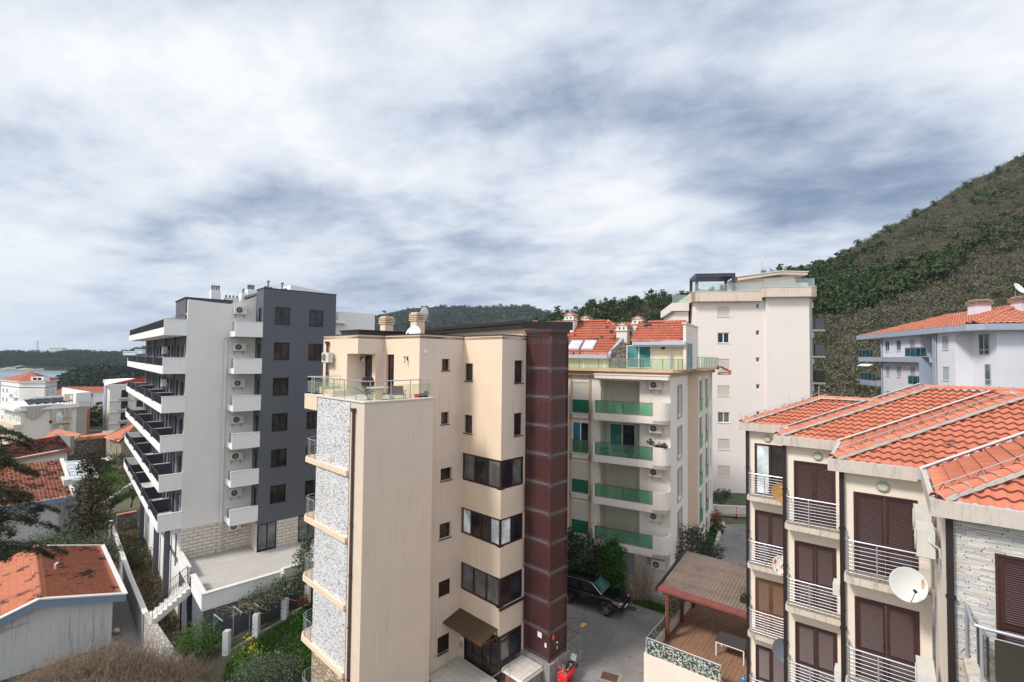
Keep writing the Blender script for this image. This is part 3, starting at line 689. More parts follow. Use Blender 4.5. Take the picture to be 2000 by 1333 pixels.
# road sheet (4 mm above terrain plane; terrain is planar here)
mb = MB(); zr = lambda y, o=.03: .5+.05*(y-24)+o
P = [A.w(3.9, .96), A.w(20, .96), (17.9, 44.6), (19.3, 46.2), (30, 46.4), (30, 25), (30, 14), (2, 14), A.w(3.9, -3)]
mb.face([(p[0], p[1], zr(p[1])) for p in P]); tag(mb.build('road', M['asphalt']), 'grey asphalt driveway between the beige block and the terrace', 'road', kind='structure')
def manhole(x, y, lab, square=False, patch=.9, r=.33):
    t = thing('manhole_cover', lab, 'manhole', (x, y, zr(y, .034)), 0, None)
    if square:
        MB().box(-.42, .42, -.3, .3, .008, .02).build('cover', M['rusty_iron'], t); MB().box(-.58, .58, -.45, .45, 0, .008).build('frame', M['conc'], t); t.rotation_euler.z = rad(-24)
    else:
        MB().lathe([(0.001, .02), (r*.5, .022), (r*.55, .014), (r*.8, .014), (r, .02), (r, 0)], 20).build('cover', M['rusty_iron'], t)
        MB().lathe([(r, .006), (r+.06, .006), (r+.08, 0)], 20).build('frame', M['conc'], t)
    return t
manhole(7.95, 32.0, 'round rusty manhole cover in front of the parked black car')
manhole(5.25, 25.75, 'square rusty manhole cover at the bottom of the driveway', True)
manhole(3.55, 26.6, 'small round brown cover beside the red scooter', r=.22)
o = MB(); o.face([(4.3,30.1,zr(30.1,.036)),(4.5,30.0,zr(30,.036)),(4.75,30.4,zr(30.4,.036)),(4.6,30.45,zr(30.4,.036))]); o.face([(4.42,30.32,zr(30.3,.0365)),(4.72,30.12,zr(30.1,.0365)),(4.76,30.2,zr(30.2,.0365)),(4.5,30.42,zr(30.4,.0365))])
tag(o.build('painted_mark', M['yellow']), 'small yellow paint mark on the asphalt', 'road marking')
o = MB(); q = [B.w(-7.0, 0), B.w(-4.95, 0), B.w(-4.95, 31), B.w(-7.2, 31)]; o.face([(p[0], p[1], -2.81) for p in q])
tag(o.build('soil_bed', M['soil']), 'bare red brown soil strip along the grey block', 'soil', kind='structure')
o = MB(); q = [B.w(-9.3, -9), B.w(-7.05, -9), B.w(-7.6, 24), B.w(-9.0, 24)]; o.face([(p[0], p[1], -2.80) for p in q])
tag(o.build('alley_paving', M['conc']), 'narrow concrete alley beside the red roofed house', 'path', kind='structure')
o = MB(); q = [(26, 47.2), (32, 46.9), (36, 49), (19.6, 50.5), (19.3, 48.4)]; o.face([(p[0], p[1], zr(p[1], .12)) for p in q])
tag(o.build('pavement', M['conc']), 'pale pavement strip below the tall ivory tower', 'pavement', kind='structure')

# ------------------------------------------------------------------ reusable fittings
def make_ac():
    t = thing('air_conditioner', 'x', 'air conditioner')
    MB().box(-.4, .4, -.38, -.08, .04, .6).build('casing', M['plastic'], t)
    mb = MB(); xf = Matrix.Translation((-.1, -.385, .32)) @ Matrix.Rotation(pi/2, 4, 'X')
    mb.lathe([(.235, 0), (.235, .012), (.21, .012), (.21, 0)], 18, xf)
    for k in range(6):
        a = pi*k/6; mb.tube([(-.1+.21*math.cos(a), -.39, .32+.21*math.sin(a)), (-.1-.21*math.cos(a), -.39, .32-.21*math.sin(a))], .004, 4)
    mb.build('fan_guard', M['plastic'], t)
    MB().lathe([(0.001, .004), (.2, .004)], 18, xf).build('fan', M['black'], t)
    mb = MB()
    for x in (-.28, .28): mb.box(x-.02, x+.02, -.4, 0, -.0, .035); mb.box(x-.02, x+.02, -.03, 0, -.25, .0)
    mb.build('bracket', M['grey_frame'], t); mb = MB(); mb.tube([(.4,-.2,.45),(.5,-.15,.4),(.48,-.02,.3),(.46,0,.1)], .018, 5); mb.build('pipe', M['plastic'], t)
    return t
AC0 = make_ac(); ac_used = [False]
def ac(fr, x, y, z, face, label, group, sc=1):
    t = AC0 if not ac_used[0] else dup(AC0); ac_used[0] = True
    t['label'] = label; t['group'] = group; t.location = fr.w(x, y, z); t.scale = (sc, sc, sc)
    t.rotation_euler = (0, 0, fr.rz+{'-y': 0, '-x': -pi/2, '+y': pi, '+x': pi/2}[face]); return t
def dish(loc, yaw, tilt, r, mat, label, group='satellite dishes', arm=True, text=None, mount=(0, .35, -.1)):
    """faces local -y before yaw"""
    t = thing('satellite_dish', label, 'satellite dish', loc, yaw, group)
    xf = Matrix.Rotation(tilt, 4, 'X') @ Matrix.Rotation(pi/2, 4, 'X')
    prof = [(r*k/6+.001, .20*r*((k/6)**2)) for k in range(7)]
    prof += [(r*1.015, .20*r+.0), (r*1.01, .20*r-.02)]+[(r*k/6+.001, .20*r*((k/6)**2)-.02) for k in range(5, -1, -1)]
    MB().lathe(prof, 32, xf).build('reflector', mat, t, smooth=True)
    mb = MB(); e = xf @ Vector((0, -r*.98, .22*r)); h = xf @ Vector((0, -r*.25, r*1.05))
    mb.tube([e, e.lerp(h, .5)+Vector((0,0,-.02)), h], .012, 5); mb.build('arm', M['grey_frame'], t)
    mb = MB(); mb.tube([h+Vector((0,-.03,0)), h+Vector((0,.06,0))], .035, 8); mb.build('receiver', M['black'], t)
    mb = MB(); mb.tube([(0, .03, 0), (0, .18, -.02), mount], .02, 6); mb.build('bracket', M['grey_frame'], t)
    if text:
        for i, (tx, tz, sz, s_, mt) in enumerate(text):
            c = bpy.data.curves.new('lettering', 'FONT'); c.body = s_; c.size = sz; c.align_x = 'CENTER'; c.extrude = .0015; c.materials.append(mt)
            o0 = bpy.data.objects.new('tmp', c); COL.objects.link(o0); bpy.context.view_layer.update(); me = bpy.data.meshes.new_from_object(o0); bpy.data.objects.remove(o0); me.materials.clear(); me.materials.append(mt); o = bpy.data.objects.new('lettering', me); COL.objects.link(o); o.parent = t
            rr = math.hypot(tx, tz); o.matrix_local = xf @ Matrix.Translation((tx, tz, .2*rr*rr/r+.03))
    return t
def chimney_slats(par, fr_xy, z0, z1, w, mat, cap, n=4):
    x, y = fr_xy; mb = MB().box(x-w/2, x+w/2, y-w/2, y+w/2, z0, z1-.45); 
    for sx in (-1, 1):
        for sy in (-1, 1): mb.box(x+sx*w*.38-.05, x+sx*w*.38+.05, y+sy*w*.38-.05, y+sy*w*.38+.05, z1-.45, z1-.02)
    c = mb.build('chimney', mat, par); mb = MB()
    for k in range(n): zz = z1-.45+.45*k/n; mb.box(x-w*.62, x+w*.62, y-w*.62, y+w*.62, zz, zz+.055)
    mb.box(x-w*.5, x+w*.5, y-w*.5, y+w*.5, z1-.02, z1+.05); mb.build('chimney_cap', cap, c); return c
def chimney_house(par, x, y, z0, h, w, wall, tile):
    mb = MB(); mb.box(x-w/2, x+w/2, y-w/2, y+w/2, z0, z0+h)
    g = w*.62; mb.prism([(x-g, y-g), (x+g, y-g), (x+g, y+g), (x-g, y+g)], z0+h, z0+h+.06)
    mb.prism([(x-w/2, y-w/2), (x+w/2, y-w/2), (x+w/2, y+w/2), (x-w/2, y+w/2)], z0+h+.06, z0+h+.42)
    c = mb.build('chimney', wall, par); r = MB(); e = w*.72; z = z0+h+.42; t = z+.30
    for s_ in (-1, 1): r.face([(x-e, y+s_*e, z), (x+e, y+s_*e, z), (x+e, y, t), (x-e, y, t)], [(0,0),(4,0),(4,2),(0,2)])
    r.build('chimney_roof', tile, c); v = MB()
    for k in (-1, 1): v.box(x-w/2-.006, x-w/2+.02, y+k*w*.2-.06, y+k*w*.2+.06, z-.32, z-.14); v.box(x+k*w*.2-.06, x+k*w*.2+.06, y-w/2-.006, y-w/2+.02, z-.32, z-.14)
    MB_ = MB(); MB_.face([(x-e*.8, y-e*.9, z+.02), (x-e*.8, y+e*.9, z+.02), (x-e*.8, y, t-.02)]); MB_.build('gable', wall, c)
    v.build('vent', M['black'], c); return c

# ------------------------------------------------------------------ A: beige block with the brown lift shaft
def buildingA():
    t = A.thing('apartment_building', 'beige apartment block with a tall dark brown lift shaft and mosaic strip facade', 'building')
    w = MB()
    w.wall(Fv(0), 0, 3.79, -3, 15.06)
    w.wall(Fu(0), 0, 4.6, -3, 15.06)
    w.wall(Fv(4.6, 1), 0, .95, -3, 15.06); w.wall(Fu(.95), 4.6, 5.95, -3, 14.4, [(4.72, 5.8, 12.0-3.04*k, 14.3-3.04*k) for k in range(5)], .1); w.wall(Fv(5.95, 1), .95, 6, -3, 15.0)
    w.wall(Fu(3.79, 1), 0, 1, -3, 15.06)
    sw = [(5.1, 5.62, 16.41, 17.04), (5.1, 5.62, 13.52, 14.18), (5.12, 5.88, 10.51, 11.17), (5.1, 5.87, 7.43, 8.24), (5.1, 5.86, 4.37, 5.21), (5.08, 5.86, 1.29, 2.32)]
    w.wall(Fv(1), 3.79, 6.6, -1, 18.3, sw, .2); w.wall(Fv(1), 3.63, 3.79, 15.0, 18.3)
    w.build('wall', M['a_beige'], t)
    w = MB(); tall = [(.2, .87, 15.83, 16.8), (.2, .87, 12.96, 13.96)]
    w.wall(Fu(6.6), -2.05, 1, 11.85, 18.3, tall, .2)
    for a, b in ((8.86, 10.35), (5.89, 7.44), (2.98, 4.39)): MB().wall(Fu(6.6), -2.05, 1, a, b).tbox(Fu(6.6), -2.05, 1, -.25, -.002, a, a+.03).tbox(Fu(6.6), -2.05, 1, -.3, -.002, b-.03, b).build('bay_parapet', M['a_bay'], t)
    MB().wall(Fu(6.6), .62, 1, 0, 1.9).build('entrance_wall', M['a_bay'], t)
    w.wall(Fu(3.63), 1, 4.36, 15.0, 18.3, [(3.34, 4.14, 15.05, 17.25)], .3)
    w.wall(Fu(2.02), 5.52, 8.4, 15.0, 18.3); w.wall(Fu(2.02), 4.36, 5.52, 17.27, 18.3)
    w.face([(2.02, 4.36, 17.27), (3.63, 4.36, 17.27), (3.63, 5.52, 17.27), (2.02, 5.52, 17.27)])
    w.wall(Fu(3.1), 4.36, 5.52, 15.0, 17.27, [(4.7, 5.5, 15.05, 17.2)], .12)
    w.wall(Fv(8.4, 1), 2.02, 14, 15, 18.3)
    w.build('front_wall', M['a_bay'], t)
    w = MB(); tr = [(7.55, 8.22, 15.8, 17.0), (7.55, 8.2, 13.0, 14.2)]
    w.wall(Fv(-2.05), 6.6, 8.45, 11.85, 18.3, tr, .2)
    for a, b in ((8.86, 10.35), (5.89, 7.44), (2.98, 4.39)): w.wall(Fv(-2.05), 6.6, 8.45, a, b); w.tbox(Fv(-2.05), 6.6, 8.45, -.25, -.002, a, a+.03); w.tbox(Fv(-2.05), 6.6, 8.45, -.3, -.002, b-.03, b)
    w.wall(Fv(-2.05), 8.3, 8.45, 1.4, 11.85); w.wall(Fu(8.45, 1), -2.05, -.7, 1, 18.3)
    w.wall(Fv(4.36), 2.02, 3.63, 17.27, 18.3); w.wall(Fv(5.52), 2.02, 3.1, 15.0, 17.27); w.wall(Fv(4.36, 1), 3.1, 3.63, 15, 17.27)
    w.wall(Fv(-.7), 8.45, 14, 0, 18.3)
    w.build('side_wall', M['a_beige'], t)
    MB().prism([(2.02, 8.4), (2.02, 4.36), (3.63, 4.36), (3.63, 1), (6.6, 1), (6.6, -2.05), (8.45, -2.05), (8.45, -.7), (14, -.7), (14, 8.38), (2.02, 8.38)][::-1], 18.1, 18.22).build('roof', M['brown_metal'], t)
    cp = MB(); path = [(2.02, 8.4), (2.02, 4.36), (3.63, 4.36), (3.63, 1), (6.6, 1), (6.6, -2.05), (8.45, -2.05)]
    for (x0, y0), (x1, y1) in zip(path, path[1:]):
        cp.box(min(x0, x1)-.04, max(x0, x1)+.04, min(y0, y1)-.04, max(y0, y1)+.04, 18.3, 18.345)
    cp.build('coping', M['brown_metal'], t)
    rf = MB(); rf.box(9.62, 14, -.72, 8.0, 18.2, 18.95); rf.build('upper_wall', M['a_bay'], t)
    rf = MB(); rf.hexa([(9.3, -.95, 18.86), (14.2, -.95, 18.95), (14.2, 8.3, 18.8), (9.3, 8.3, 18.7), (9.3, -.95, 19.24), (14.2, -.95, 19.5), (14.2, 8.3, 19.3), (9.3, 8.3, 19.04)])
    rf.hexa([(9.22, -1.0, 19.1), (9.32, -1.0, 19.1), (9.32, 8.35, 18.92), (9.22, 8.35, 18.92), (9.22, -1.0, 19.3), (9.32, -1.0, 19.3), (9.32, 8.35, 19.1), (9.22, 8.35, 19.1)])
    rf.build('roof_edge', M['brown_metal'], t)
    rf = MB(); rf.box(3.0, 9.3, 6.05, 8.2, 18.2, 18.62); rf.box(2.93, 9.3, 5.98, 8.3, 18.6, 18.68); rf.build('raised_roof', M['brown_metal'], t)
    MB().box(.1, 3.7, .12, .99, 14.7, 15.0).box(.1, 3.6, 1.0, 6.05, 14.7, 14.999).box(2.0, 3.6, 6.05, 8.3, 14.7, 14.998).build('terrace_floor', M['white_tile'], t)
    e = MB(); e.box(-.06, 3.85, -.06, .16, 15.06, 15.12); e.box(-.06, .16, .16, 6.1, 15.06, 15.12); e.box(3.65, 3.85, .16, .99, 15.06, 15.12); e.build('terrace_coping', M['coping'], t)
    MB().box(-.05, 2.0, 4.62, 6.08, 14.35, 15.055).build('terrace_edge', M['a_trim'], t)
    MB().box(.9, 2.0, 6.2, 6.4, 15.1, 15.45).box(1.0, 1.9, 4.9, 6.2, 15.02, 15.3).build('planter_wall', M['a_trim'], t)
    for k in range(4):
        z1 = (15.0, 11.55, 8.5, 5.45)[k]; z0 = 11.85-3.04*k
        m = MB(); m.wall(Fu(-.025), 1.25, 4.6, z0, z1); m.wall(Fv(4.605, 1), -.02, .9, z0, z1); m.build('mosaic_panel', M['mosaic'], t)
    m = MB(); m.wall(Fu(-.025), 1.25, 4.6, -3, 2.45); m.build('stone_panel', M['honey_stone'], t)
    for k in range(5):
        z = 11.64-3.04*k
        r = MB(); r.prism([(-.14, 1.28), (-.14, 5.6), (.1, 6.0), (.95, 6.15), (.95, 4.62), (.0, 4.62), (0, 1.28)], z-.02, z+.22); s_ = r.build('balcony_slab', M['a_trim'], t)
        railing(s_, [(-.06, 4.7), (-.07, 5.5), (.05, 5.8), (.3, 5.98), (.9, 6.05)], z+.22, .95, 6, M['steel'], post=.7)
        MB().tbox(Fu(0), 1.15, 1.28, 0, .03, z-.02, z+.2)
        window(t, Fu(.95), 4.72, 5.8, 12.0-3.04*k, 14.3-3.04*k, M['brown_frame'], M['glass_teal'], 2, .05)
    railing(t, [(.3, 6.02), (.05, 6.02), (.05, .05), (3.7, .05), (3.7, .95)], 15.12, .9, 0, M['steel'], post=1.05, rr=.028, glass=M['clear_glass'], gb=.1, gt=.2, pr=.026)
    railing(t, [(.3, 6.02), (1.9, 6.02)], 15.12, .9, 0, M['steel'], post=1.0, glass=M['clear_glass'])
    T1 = Fv(1)
    for i, (a, b, c, d) in enumerate(sw):
        if i < 4: window(t, T1, a, b, c, d, M['brown_frame'], M['glass_b'], 1, .14, sill=M['brown_frame'], fw=.05)
        else:
            v = MB(); v.tbox(T1, a, b, -.12, -.1, c, d)
            for q in range(8): zz = c+(d-c)*(q+.5)/8; v.tbox(T1, a+.04, b-.04, -.1, -.05, zz-.02, zz+.02)
            v.tbox(T1, a, a+.05, -.1, -.02, c, d); v.tbox(T1, b-.05, b, -.1, -.02, c, d); v.build('vent_grille', M['brown_frame'], t)
    for a, b, c, d in tall: window(t, Fu(6.6), a, b, c, d, M['brown_frame'], M['glass_b'], 1, .12, sill=M['brown_frame'])
    for a, b, c, d in tr: window(t, Fv(-2.05), a, b, c, d, M['brown_frame'], M['glass_b'], 1, .12, sill=M['brown_frame'])
    g3 = [[M['glass_grey'], M['glass_b'], M['glass_grey']], [M['glass_pale'], M['glass_b'], M['glass_b']], [M['glass_grey'], M['glass_grey'], M['glass_grey']]]
    for i, (a, b) in enumerate(((10.35, 11.85), (7.44, 8.86), (4.39, 5.89))):
        window(t, Fu(6.6), -2.0, .97, a+.01, b-.01, M['brown_frame'], None, 4 if i == 1 else 3, .05, .09, panels=g3[i]+([M['glass_pale']] if i == 1 else []))
        window(t, Fv(-2.05), 6.66, 8.3, a+.01, b-.01, M['brown_frame'], None, 2, .05, .09, panels=[M['glass_pale'] if i == 1 else M['glass_b'], M['glass']] if i else [M['glass'], M['glass_grey']])
    MB().tbox(Fv(-2.05), 6.55, 8.4, 0, .12, 4.3, 4.38).build('window_ledge', M['brown_frame'], t)
    # entrance
    d = MB(); T = Fu(6.6)
    for a in (-2.0, -1.3, -.62, .12, .62): d.tbox(T, a-.05, a+.05, -.16, -.06, .83 if a < .6 else 1.9, 2.95)
    d.tbox(T, -2.0, .62, -.16, -.06, .83, .93); d.tbox(T, -2.0, .12, -.158, -.064, 1.25, 1.35) ; d.tbox(T, -2.0, .62, -.158, -.062, 2.5, 2.6); d.tbox(T, .62, .97, -.16, -.06, 1.9, 1.98); d.tbox(T, .9, .98, -.16, -.06, 1.9, 2.95)
    d = d.build('entrance_door', M['brown_frame'], t); MB().tbox(T, -2, .98, -.14, -.11, .5, 2.97).build('pane', M['glass_b'], d)
    MB().tbox(T, -1.28, -1.25, -.05, 0, 1.4, 1.7).build('handle', M['steel'], d)
    window(t, Fv(-2.05), 6.66, 8.3, 1.55, 2.9, M['brown_frame'], None, 2, .05, .09, trans=.78, panels=[M['glass_grey'], M['glass']])
    MB().tbox(T, .68, .92, .0, .05, 1.3, 1.62).build('intercom_box', M['steel'], t)
    c = MB(); c.hexa([(5.45, -1.97, 3.02), (6.6, -1.97, 3.32), (6.6, 1.0, 3.32), (5.45, 1.0, 3.02), (5.45, -1.97, 3.05), (6.6, -1.97, 3.35), (6.6, 1.0, 3.35), (5.45, 1.0, 3.05)])
    for k in range(30): y = -1.92+2.88*k/29; c.hexa([(5.45, y-.012, 3.05), (6.6, y-.012, 3.35), (6.6, y+.012, 3.35), (5.45, y+.012, 3.05), (5.45, y-.012, 3.062), (6.6, y-.012, 3.362), (6.6, y+.012, 3.362), (5.45, y+.012, 3.062)])
    c = c.build('canopy', M['canopy'], t); b = MB(); b.box(5.4, 5.46, -1.99, 1.02, 2.97, 3.04); b.tube([(6.58, -1.9, 2.9), (5.5, -1.9, 3.0)], .02); b.tube([(6.58, -1.9, 3.3), (6.58, -1.9, 2.6), (5.6, -1.9, 3.0)], .015); b.build('canopy_frame', M['timber'], c)
    st = MB(); st.box(4.2, 6.55, -2.0, 1.0, -.5, .82); st.box(3.8, 4.2, -2.0, 1.0, -.5, .68)
    st.build('entrance_step', M['white_tile'], t); railing(t, [(5.5, 1-.35), (4.3, .65)], .83, .9, 1, M['steel'], post=1.2)
    # lift shaft
    s_ = MB(); x0, x1, y0, y1 = 8.5, 9.88, -3.77, -2.0
    s_.box(x0, x1, y0, y1, 1.65, 18.55)
    for z in [18.0]: pass
    for k in range(6): y = y0+.0+(y1-y0)*k/5; s_.box(x0-.008, x0, y-.006 if 0 < k else y, y+.006, 1.65, 18.3)
    for k in range(6): x = x0+(x1-x0)*k/5; s_.box(max(x0, x-.006), x+.006, y0-.008, y0, 1.65, 18.3)
    s_.box(x0-.05, x0+.06, y0-.05, y0+.06, 1.62, 18.3); s_.box(x1-.04, x1+.04, y0-.05, y0+.04, 1.62, 18.3); s_.box(x0-.04, x0+.04, y1-.06, y1+.02, 1.62, 18.3)
    e = s_.build('lift_shaft', plainshaft, t)
    b = MB()
    for k in range(10):
        z = 16.65-1.5*k; MB().box(x0-.06, x0-.019, y0+.07, y1-.07, z-.12, z+.02).build('flashing_strip', M['shaft_strip'], e); MB().box(x0+.07, x1-.05, y0-.06, y0-.019, z-.12, z+.02).build('flashing_strip', M['shaft_strip'], e)
    b.box(x0-.05, x0-.019, y0+.07, y1-.07, 1.75, 1.8); b.box(x0+.07, x1-.05, y0-.05, y0-.019, 1.75, 1.8)
    b.build('flashing_strip', M['shaft_strip'], e)
    b = MB(); b.box(x0-.09, x1+.09, y0-.09, y1+.02, 18.5, 18.66)
    for k in range(5): z = 18.05+.09*k; b.box(x0-.05, x0, y0+.05, y1-.05, z, z+.05); b.box(x0+.05, x1-.05, y0-.05, y0, z, z+.05)
    b.build('shaft_cap', plainshaft, e)
    n_ = MB(); n_.tbox(Fu(x0), -3.3, -3.02, .02, .03, 2.65, 2.92); n_.tbox(Fu(x0), -3.62, -3.5, .02, .03, 2.3, 2.52); n_.tbox(Fv(y0), 9.05, 9.2, .02, .03, 2.35, 2.43); n_.tbox(Fv(y0), 9.1, 9.16, .02, .03, 2.05, 2.2); n_.build('notice', M['white'], e)
    MB().tbox(Fv(y0), 8.72, 8.9, .02, .03, 2.65, 2.88).build('notice', M['warn'], e)
    MB().box(8.3, 10.05, -3.98, -1.95, -.5, 1.62).build('lift_base', M['conc'], t)
    m = MB(); m.box(6.75, 8.25, -3.55, -2.15, 1.36, 1.45); m = m.build('tiled_slab', M['white_tile'], t); MB().box(6.72, 8.28, -3.58, -2.12, 1.25, 1.355).build('slab_edge', M['white'], m)
    MB().box(6.95, 8.2, -3.5, -2.2, -.2, 1.25).build('meter_cupboard', M['conc'], t); MB().box(6.9, 6.945, -3.0, -2.3, .2, 1.15).build('cupboard_door', M['brickred'], t)
    MB().box(6.72, 6.95, -3.58, -3.2, -.2, 1.25).build('post', M['white'], t)
    railing(t, [(6.8, -2.6), (5.6, -2.6)], .9, .8, 1, M['steel'], post=1.2)
    # drainpipes
    for (x, y, za, zb) in ((-.06, .85, -3, 14.55), (1.93, 7.72, 15.1, 17.75)):
        m = MB(); m.box(x-.05, x+.03, y-.06, y+.06, za, zb); m.hexa([(x-.05, y-.06, zb), (x+.05, y-.06, zb), (x+.05, y+.06, zb), (x-.05, y+.06, zb), (x-.13, y-.14, zb+.22), (x+.05, y-.14, zb+.22), (x+.05, y+.14, zb+.22), (x-.13, y+.14, zb+.22)])
        for k in range(6): m.box(x-.07, x+.04, y-.09, y+.09, za+1+k*2.3, za+1.05+k*2.3) if za+1+k*2.3 < zb else None
        m.build('drainpipe', M['drain'], t)
    chimney_slats(t, (6.6, 8.9), 18.2, 19.75, .62, M['a_trim'], M['a_trim'])
    chimney_slats(t, (5.9, 4.4), 18.2, 19.72, .6, M['a_trim'], M['a_trim'])
    blind(t, Fu(3.1), 4.72, 5.48, 15.1, 17.15, M['glass_b'], .02); 
    window(t, Fu(3.1), 4.7, 5.5, 15.05, 17.2, M['brown_frame'], M['glass_b'], 1, .02, .06, name='terrace_door')
    window(t, Fu(3.63), 3.34, 4.14, 15.05, 17.25, M['brown_frame'], M['glass_b'], 2, .15, .06, name='terrace_door')
    MB().tbox(Fv(1), 3.9, 4.06, 0, .04, 17.35, 17.5).build('vent_plate', M['white'], t)
    # access ramp rail behind the lift
    m = MB(); m.box(9.9, 11.4, -3.9, -2.4, 0, 1.0); m.build('ramp_wall', M['conc'], t); railing(t, [(9.95, -3.8), (11.3, -3.8), (11.3, -2.4)], 1.0, .9, 5, M['steel'], post=.8)
    return t
def shaftmat():
    m, nt, b = newmat('brown_painted_panels'); o = objc(nt)
    z = N(nt, 'ShaderNodeSeparateXYZ'); L(nt, o, z.inputs[0])
    # chalky bloom where water runs off each flashing strip
    ph = mathn(nt, 'FRACT', mathn(nt, 'DIVIDE', mathn(nt, 'SUBTRACT', 16.53, mathn(nt, 'ADD', z.outputs[2], mathn(nt, 'MULTIPLY', noise(nt, o, 5, 4), .1))), 1.5))
    f = ramp(nt, ph, [(0, (.22,.22,.22)), (.08, (.0,.0,.0)), (.78, (0,0,0)), (1, (.42,.42,.42))])
    f = mathn(nt, 'MULTIPLY', f, ramp(nt, noise(nt, mapping(nt, o, (3, 3, .3)), 1.2, 5), [(.3, (.3,.3,.3)), (.6, (1,1,1))]))
    c = mix(nt, noise(nt, o, .8, 5), (.052, .018, .019), (.075, .026, .026))
    L(nt, mix(nt, f, c, (.20, .165, .185)), b.inputs['Base Color']); b.inputs['Roughness'].default_value = .42; return m
plainshaft = shaftmat(); M['shaft_strip'] = plain('weathered_flashing', (.115, .085, .09), .5, 0, .2)
M['warn'] = plain('orange_red_sticker', (.75, .12, .04), .5); M['drain'] = plain('brown_drainpipe', (.075, .042, .035), .4)
A_ = buildingA()
ac(A, 2.0, 7.35, 16.72, '-x', 'air conditioner on the beige penthouse wall above the glass railed terrace', 'air conditioners', 1.0)
def wall_lamp(loc, rz, label):
    t = thing('wall_lantern', label, 'lamp', loc, rz, 'terrace wall lanterns')
    MB().box(-.05, .05, -.02, 0, -.1, .1).build('back_plate', M['black'], t)
    m = MB(); m.tube([(0, -.02, .05), (0, -.12, .13), (0, -.18, .08)], .01, 5); m.lathe([(.02, .0), (.07, -.06), (.075, -.07)], 8, Matrix.Translation((0, -.18, .1))); m.lathe([(.045, -.28), (.03, -.32), (.001, -.33)], 8, Matrix.Translation((0, -.18, .1)))
    m.build('lantern_frame', M['black'], t); MB().lathe([(.065, -.07), (.045, -.28)], 8, Matrix.Translation((0, -.18, .1))).build('lantern_glass', M['lamp'], t)
wall_lamp(A.w(3.62, 2.05, 17.05), A.rz-pi/2, 'black wall lantern on the beige wall right of the terrace door')
wall_lamp(A.w(2.85, 4.36+1.1, 17.0), A.rz, 'black wall lantern inside the recessed corner of the terrace')
dish(A.w(5.3, 3.9, 18.42), A.rz-pi/2+.3, -.3, .52, M['dish_white'], 'white dish lying low behind the beige roof edge in front of the chimneys', mount=(0, .2, -.45))
dish(A.w(6.6, 4.6, 19.75), A.rz+pi+.35, -.15, .42, M['dish_white'], 'thin white dish seen edge-on beside the rear chimney of the beige block', mount=(0, .2, -.5))
# furniture on the terrace
def lounger(x, y, rz, lab):
    t = thing('sun_lounger', lab, 'sun lounger', A.w(x, y, 15.0), A.rz+rz, 'dark sun loungers')
    m = MB(); m.tube([(-.28, -.9, .28), (-.28, .35, .28), (-.28, .85, .6)], .018, 5); m.tube([(.28, -.9, .28), (.28, .35, .28), (.28, .85, .6)], .018, 5)
    for (a, b) in ((-.8, .28), (.3, .28)):
        for s_ in (-.28, .28): m.tube([(s_, a, b), (s_, a-.12, 0)], .016, 5)
    m.tube([(-.28, -.2, .28), (-.36, -.1, .42), (-.34, .3, .42), (-.28, .5, .38)], .014, 5); m.tube([(.28, -.2, .28), (.36, -.1, .42), (.34, .3, .42), (.28, .5, .38)], .014, 5)
    m.build('frame', M['black'], t); s_ = MB(); s_.hexa([(-.27,-.88,.27),(.27,-.88,.27),(.27,.35,.27),(-.27,.35,.27),(-.27,-.88,.29),(.27,-.88,.29),(.27,.35,.29),(-.27,.35,.29)]); s_.hexa([(-.27,.35,.27),(.27,.35,.27),(.27,.85,.59),(-.27,.85,.59),(-.27,.35,.295),(.27,.35,.295),(.27,.84,.61),(-.27,.84,.61)]); s_.build('sling', M['black'], t)
lounger(1.5, 1.9, 1.2, 'dark sun lounger left of the small terrace table'); lounger(2.6, 1.3, -.5, 'dark sun lounger right of the small terrace table')
t = thing('terrace_table', 'small pale table between the sun loungers on the terrace', 'table', A.w(1.6, 1.6, 15.0), A.rz)
MB().box(-.45, .45, -.3, .3, .58, .63).build('table_top', M['coping'], t); MB().box(-.22, .22, -.13, .13, 0, .578).build('pedestal', M['a_trim'], t)
t = thing('lounge_chair', 'brown wicker lounge chair by the recessed terrace door', 'chair', A.w(2.35, 3.7, 15.0), A.rz+2.4)
m = MB(); m.lathe([(.02, .42), (.3, .44), (.32, .5)], 12); m.build('seat', M['brown_frame'], t, smooth=True)
m = MB(); m.loft([[(x*.34*k, .2+.18*(zz-.45)+.1*(1-x*x), zz) for x in (-1, -.5, 0, .5, 1)]+[(x*.34*k, .25+.18*(zz-.45)+.1*(1-x*x), zz) for x in (1, .5, 0, -.5, -1)] for zz, k in ((.45, .9), (.75, 1), (1.0, .8), (1.08, .4))]); m.build('backrest', M['brown_frame'], t, smooth=True)
for sx, sy in ((-.2,-.2),(.2,-.2),(-.2,.2),(.2,.2)): m = MB(); m.tube([(sx, sy, .44), (sx*1.2, sy*1.2, 0)], .015, 5); m.build('leg', M['steel'], t)
t = thing('toy_box', 'small red and black items by the right end of the terrace railing', 'box', A.w(3.4, .35, 15.02), A.rz)
MB().box(-.45, -.22, -.06, .1, .1, .28).build('red_pot', M['red'], t); MB().box(-.18, .12, -.1, .1, .1, .3).build('black_tray', M['black'], t); MB().lathe([(.12,.1),(.14,.35),(.05,.42)], 8, Matrix.Translation((.2,0,0))).build('black_pot', M['black'], t)

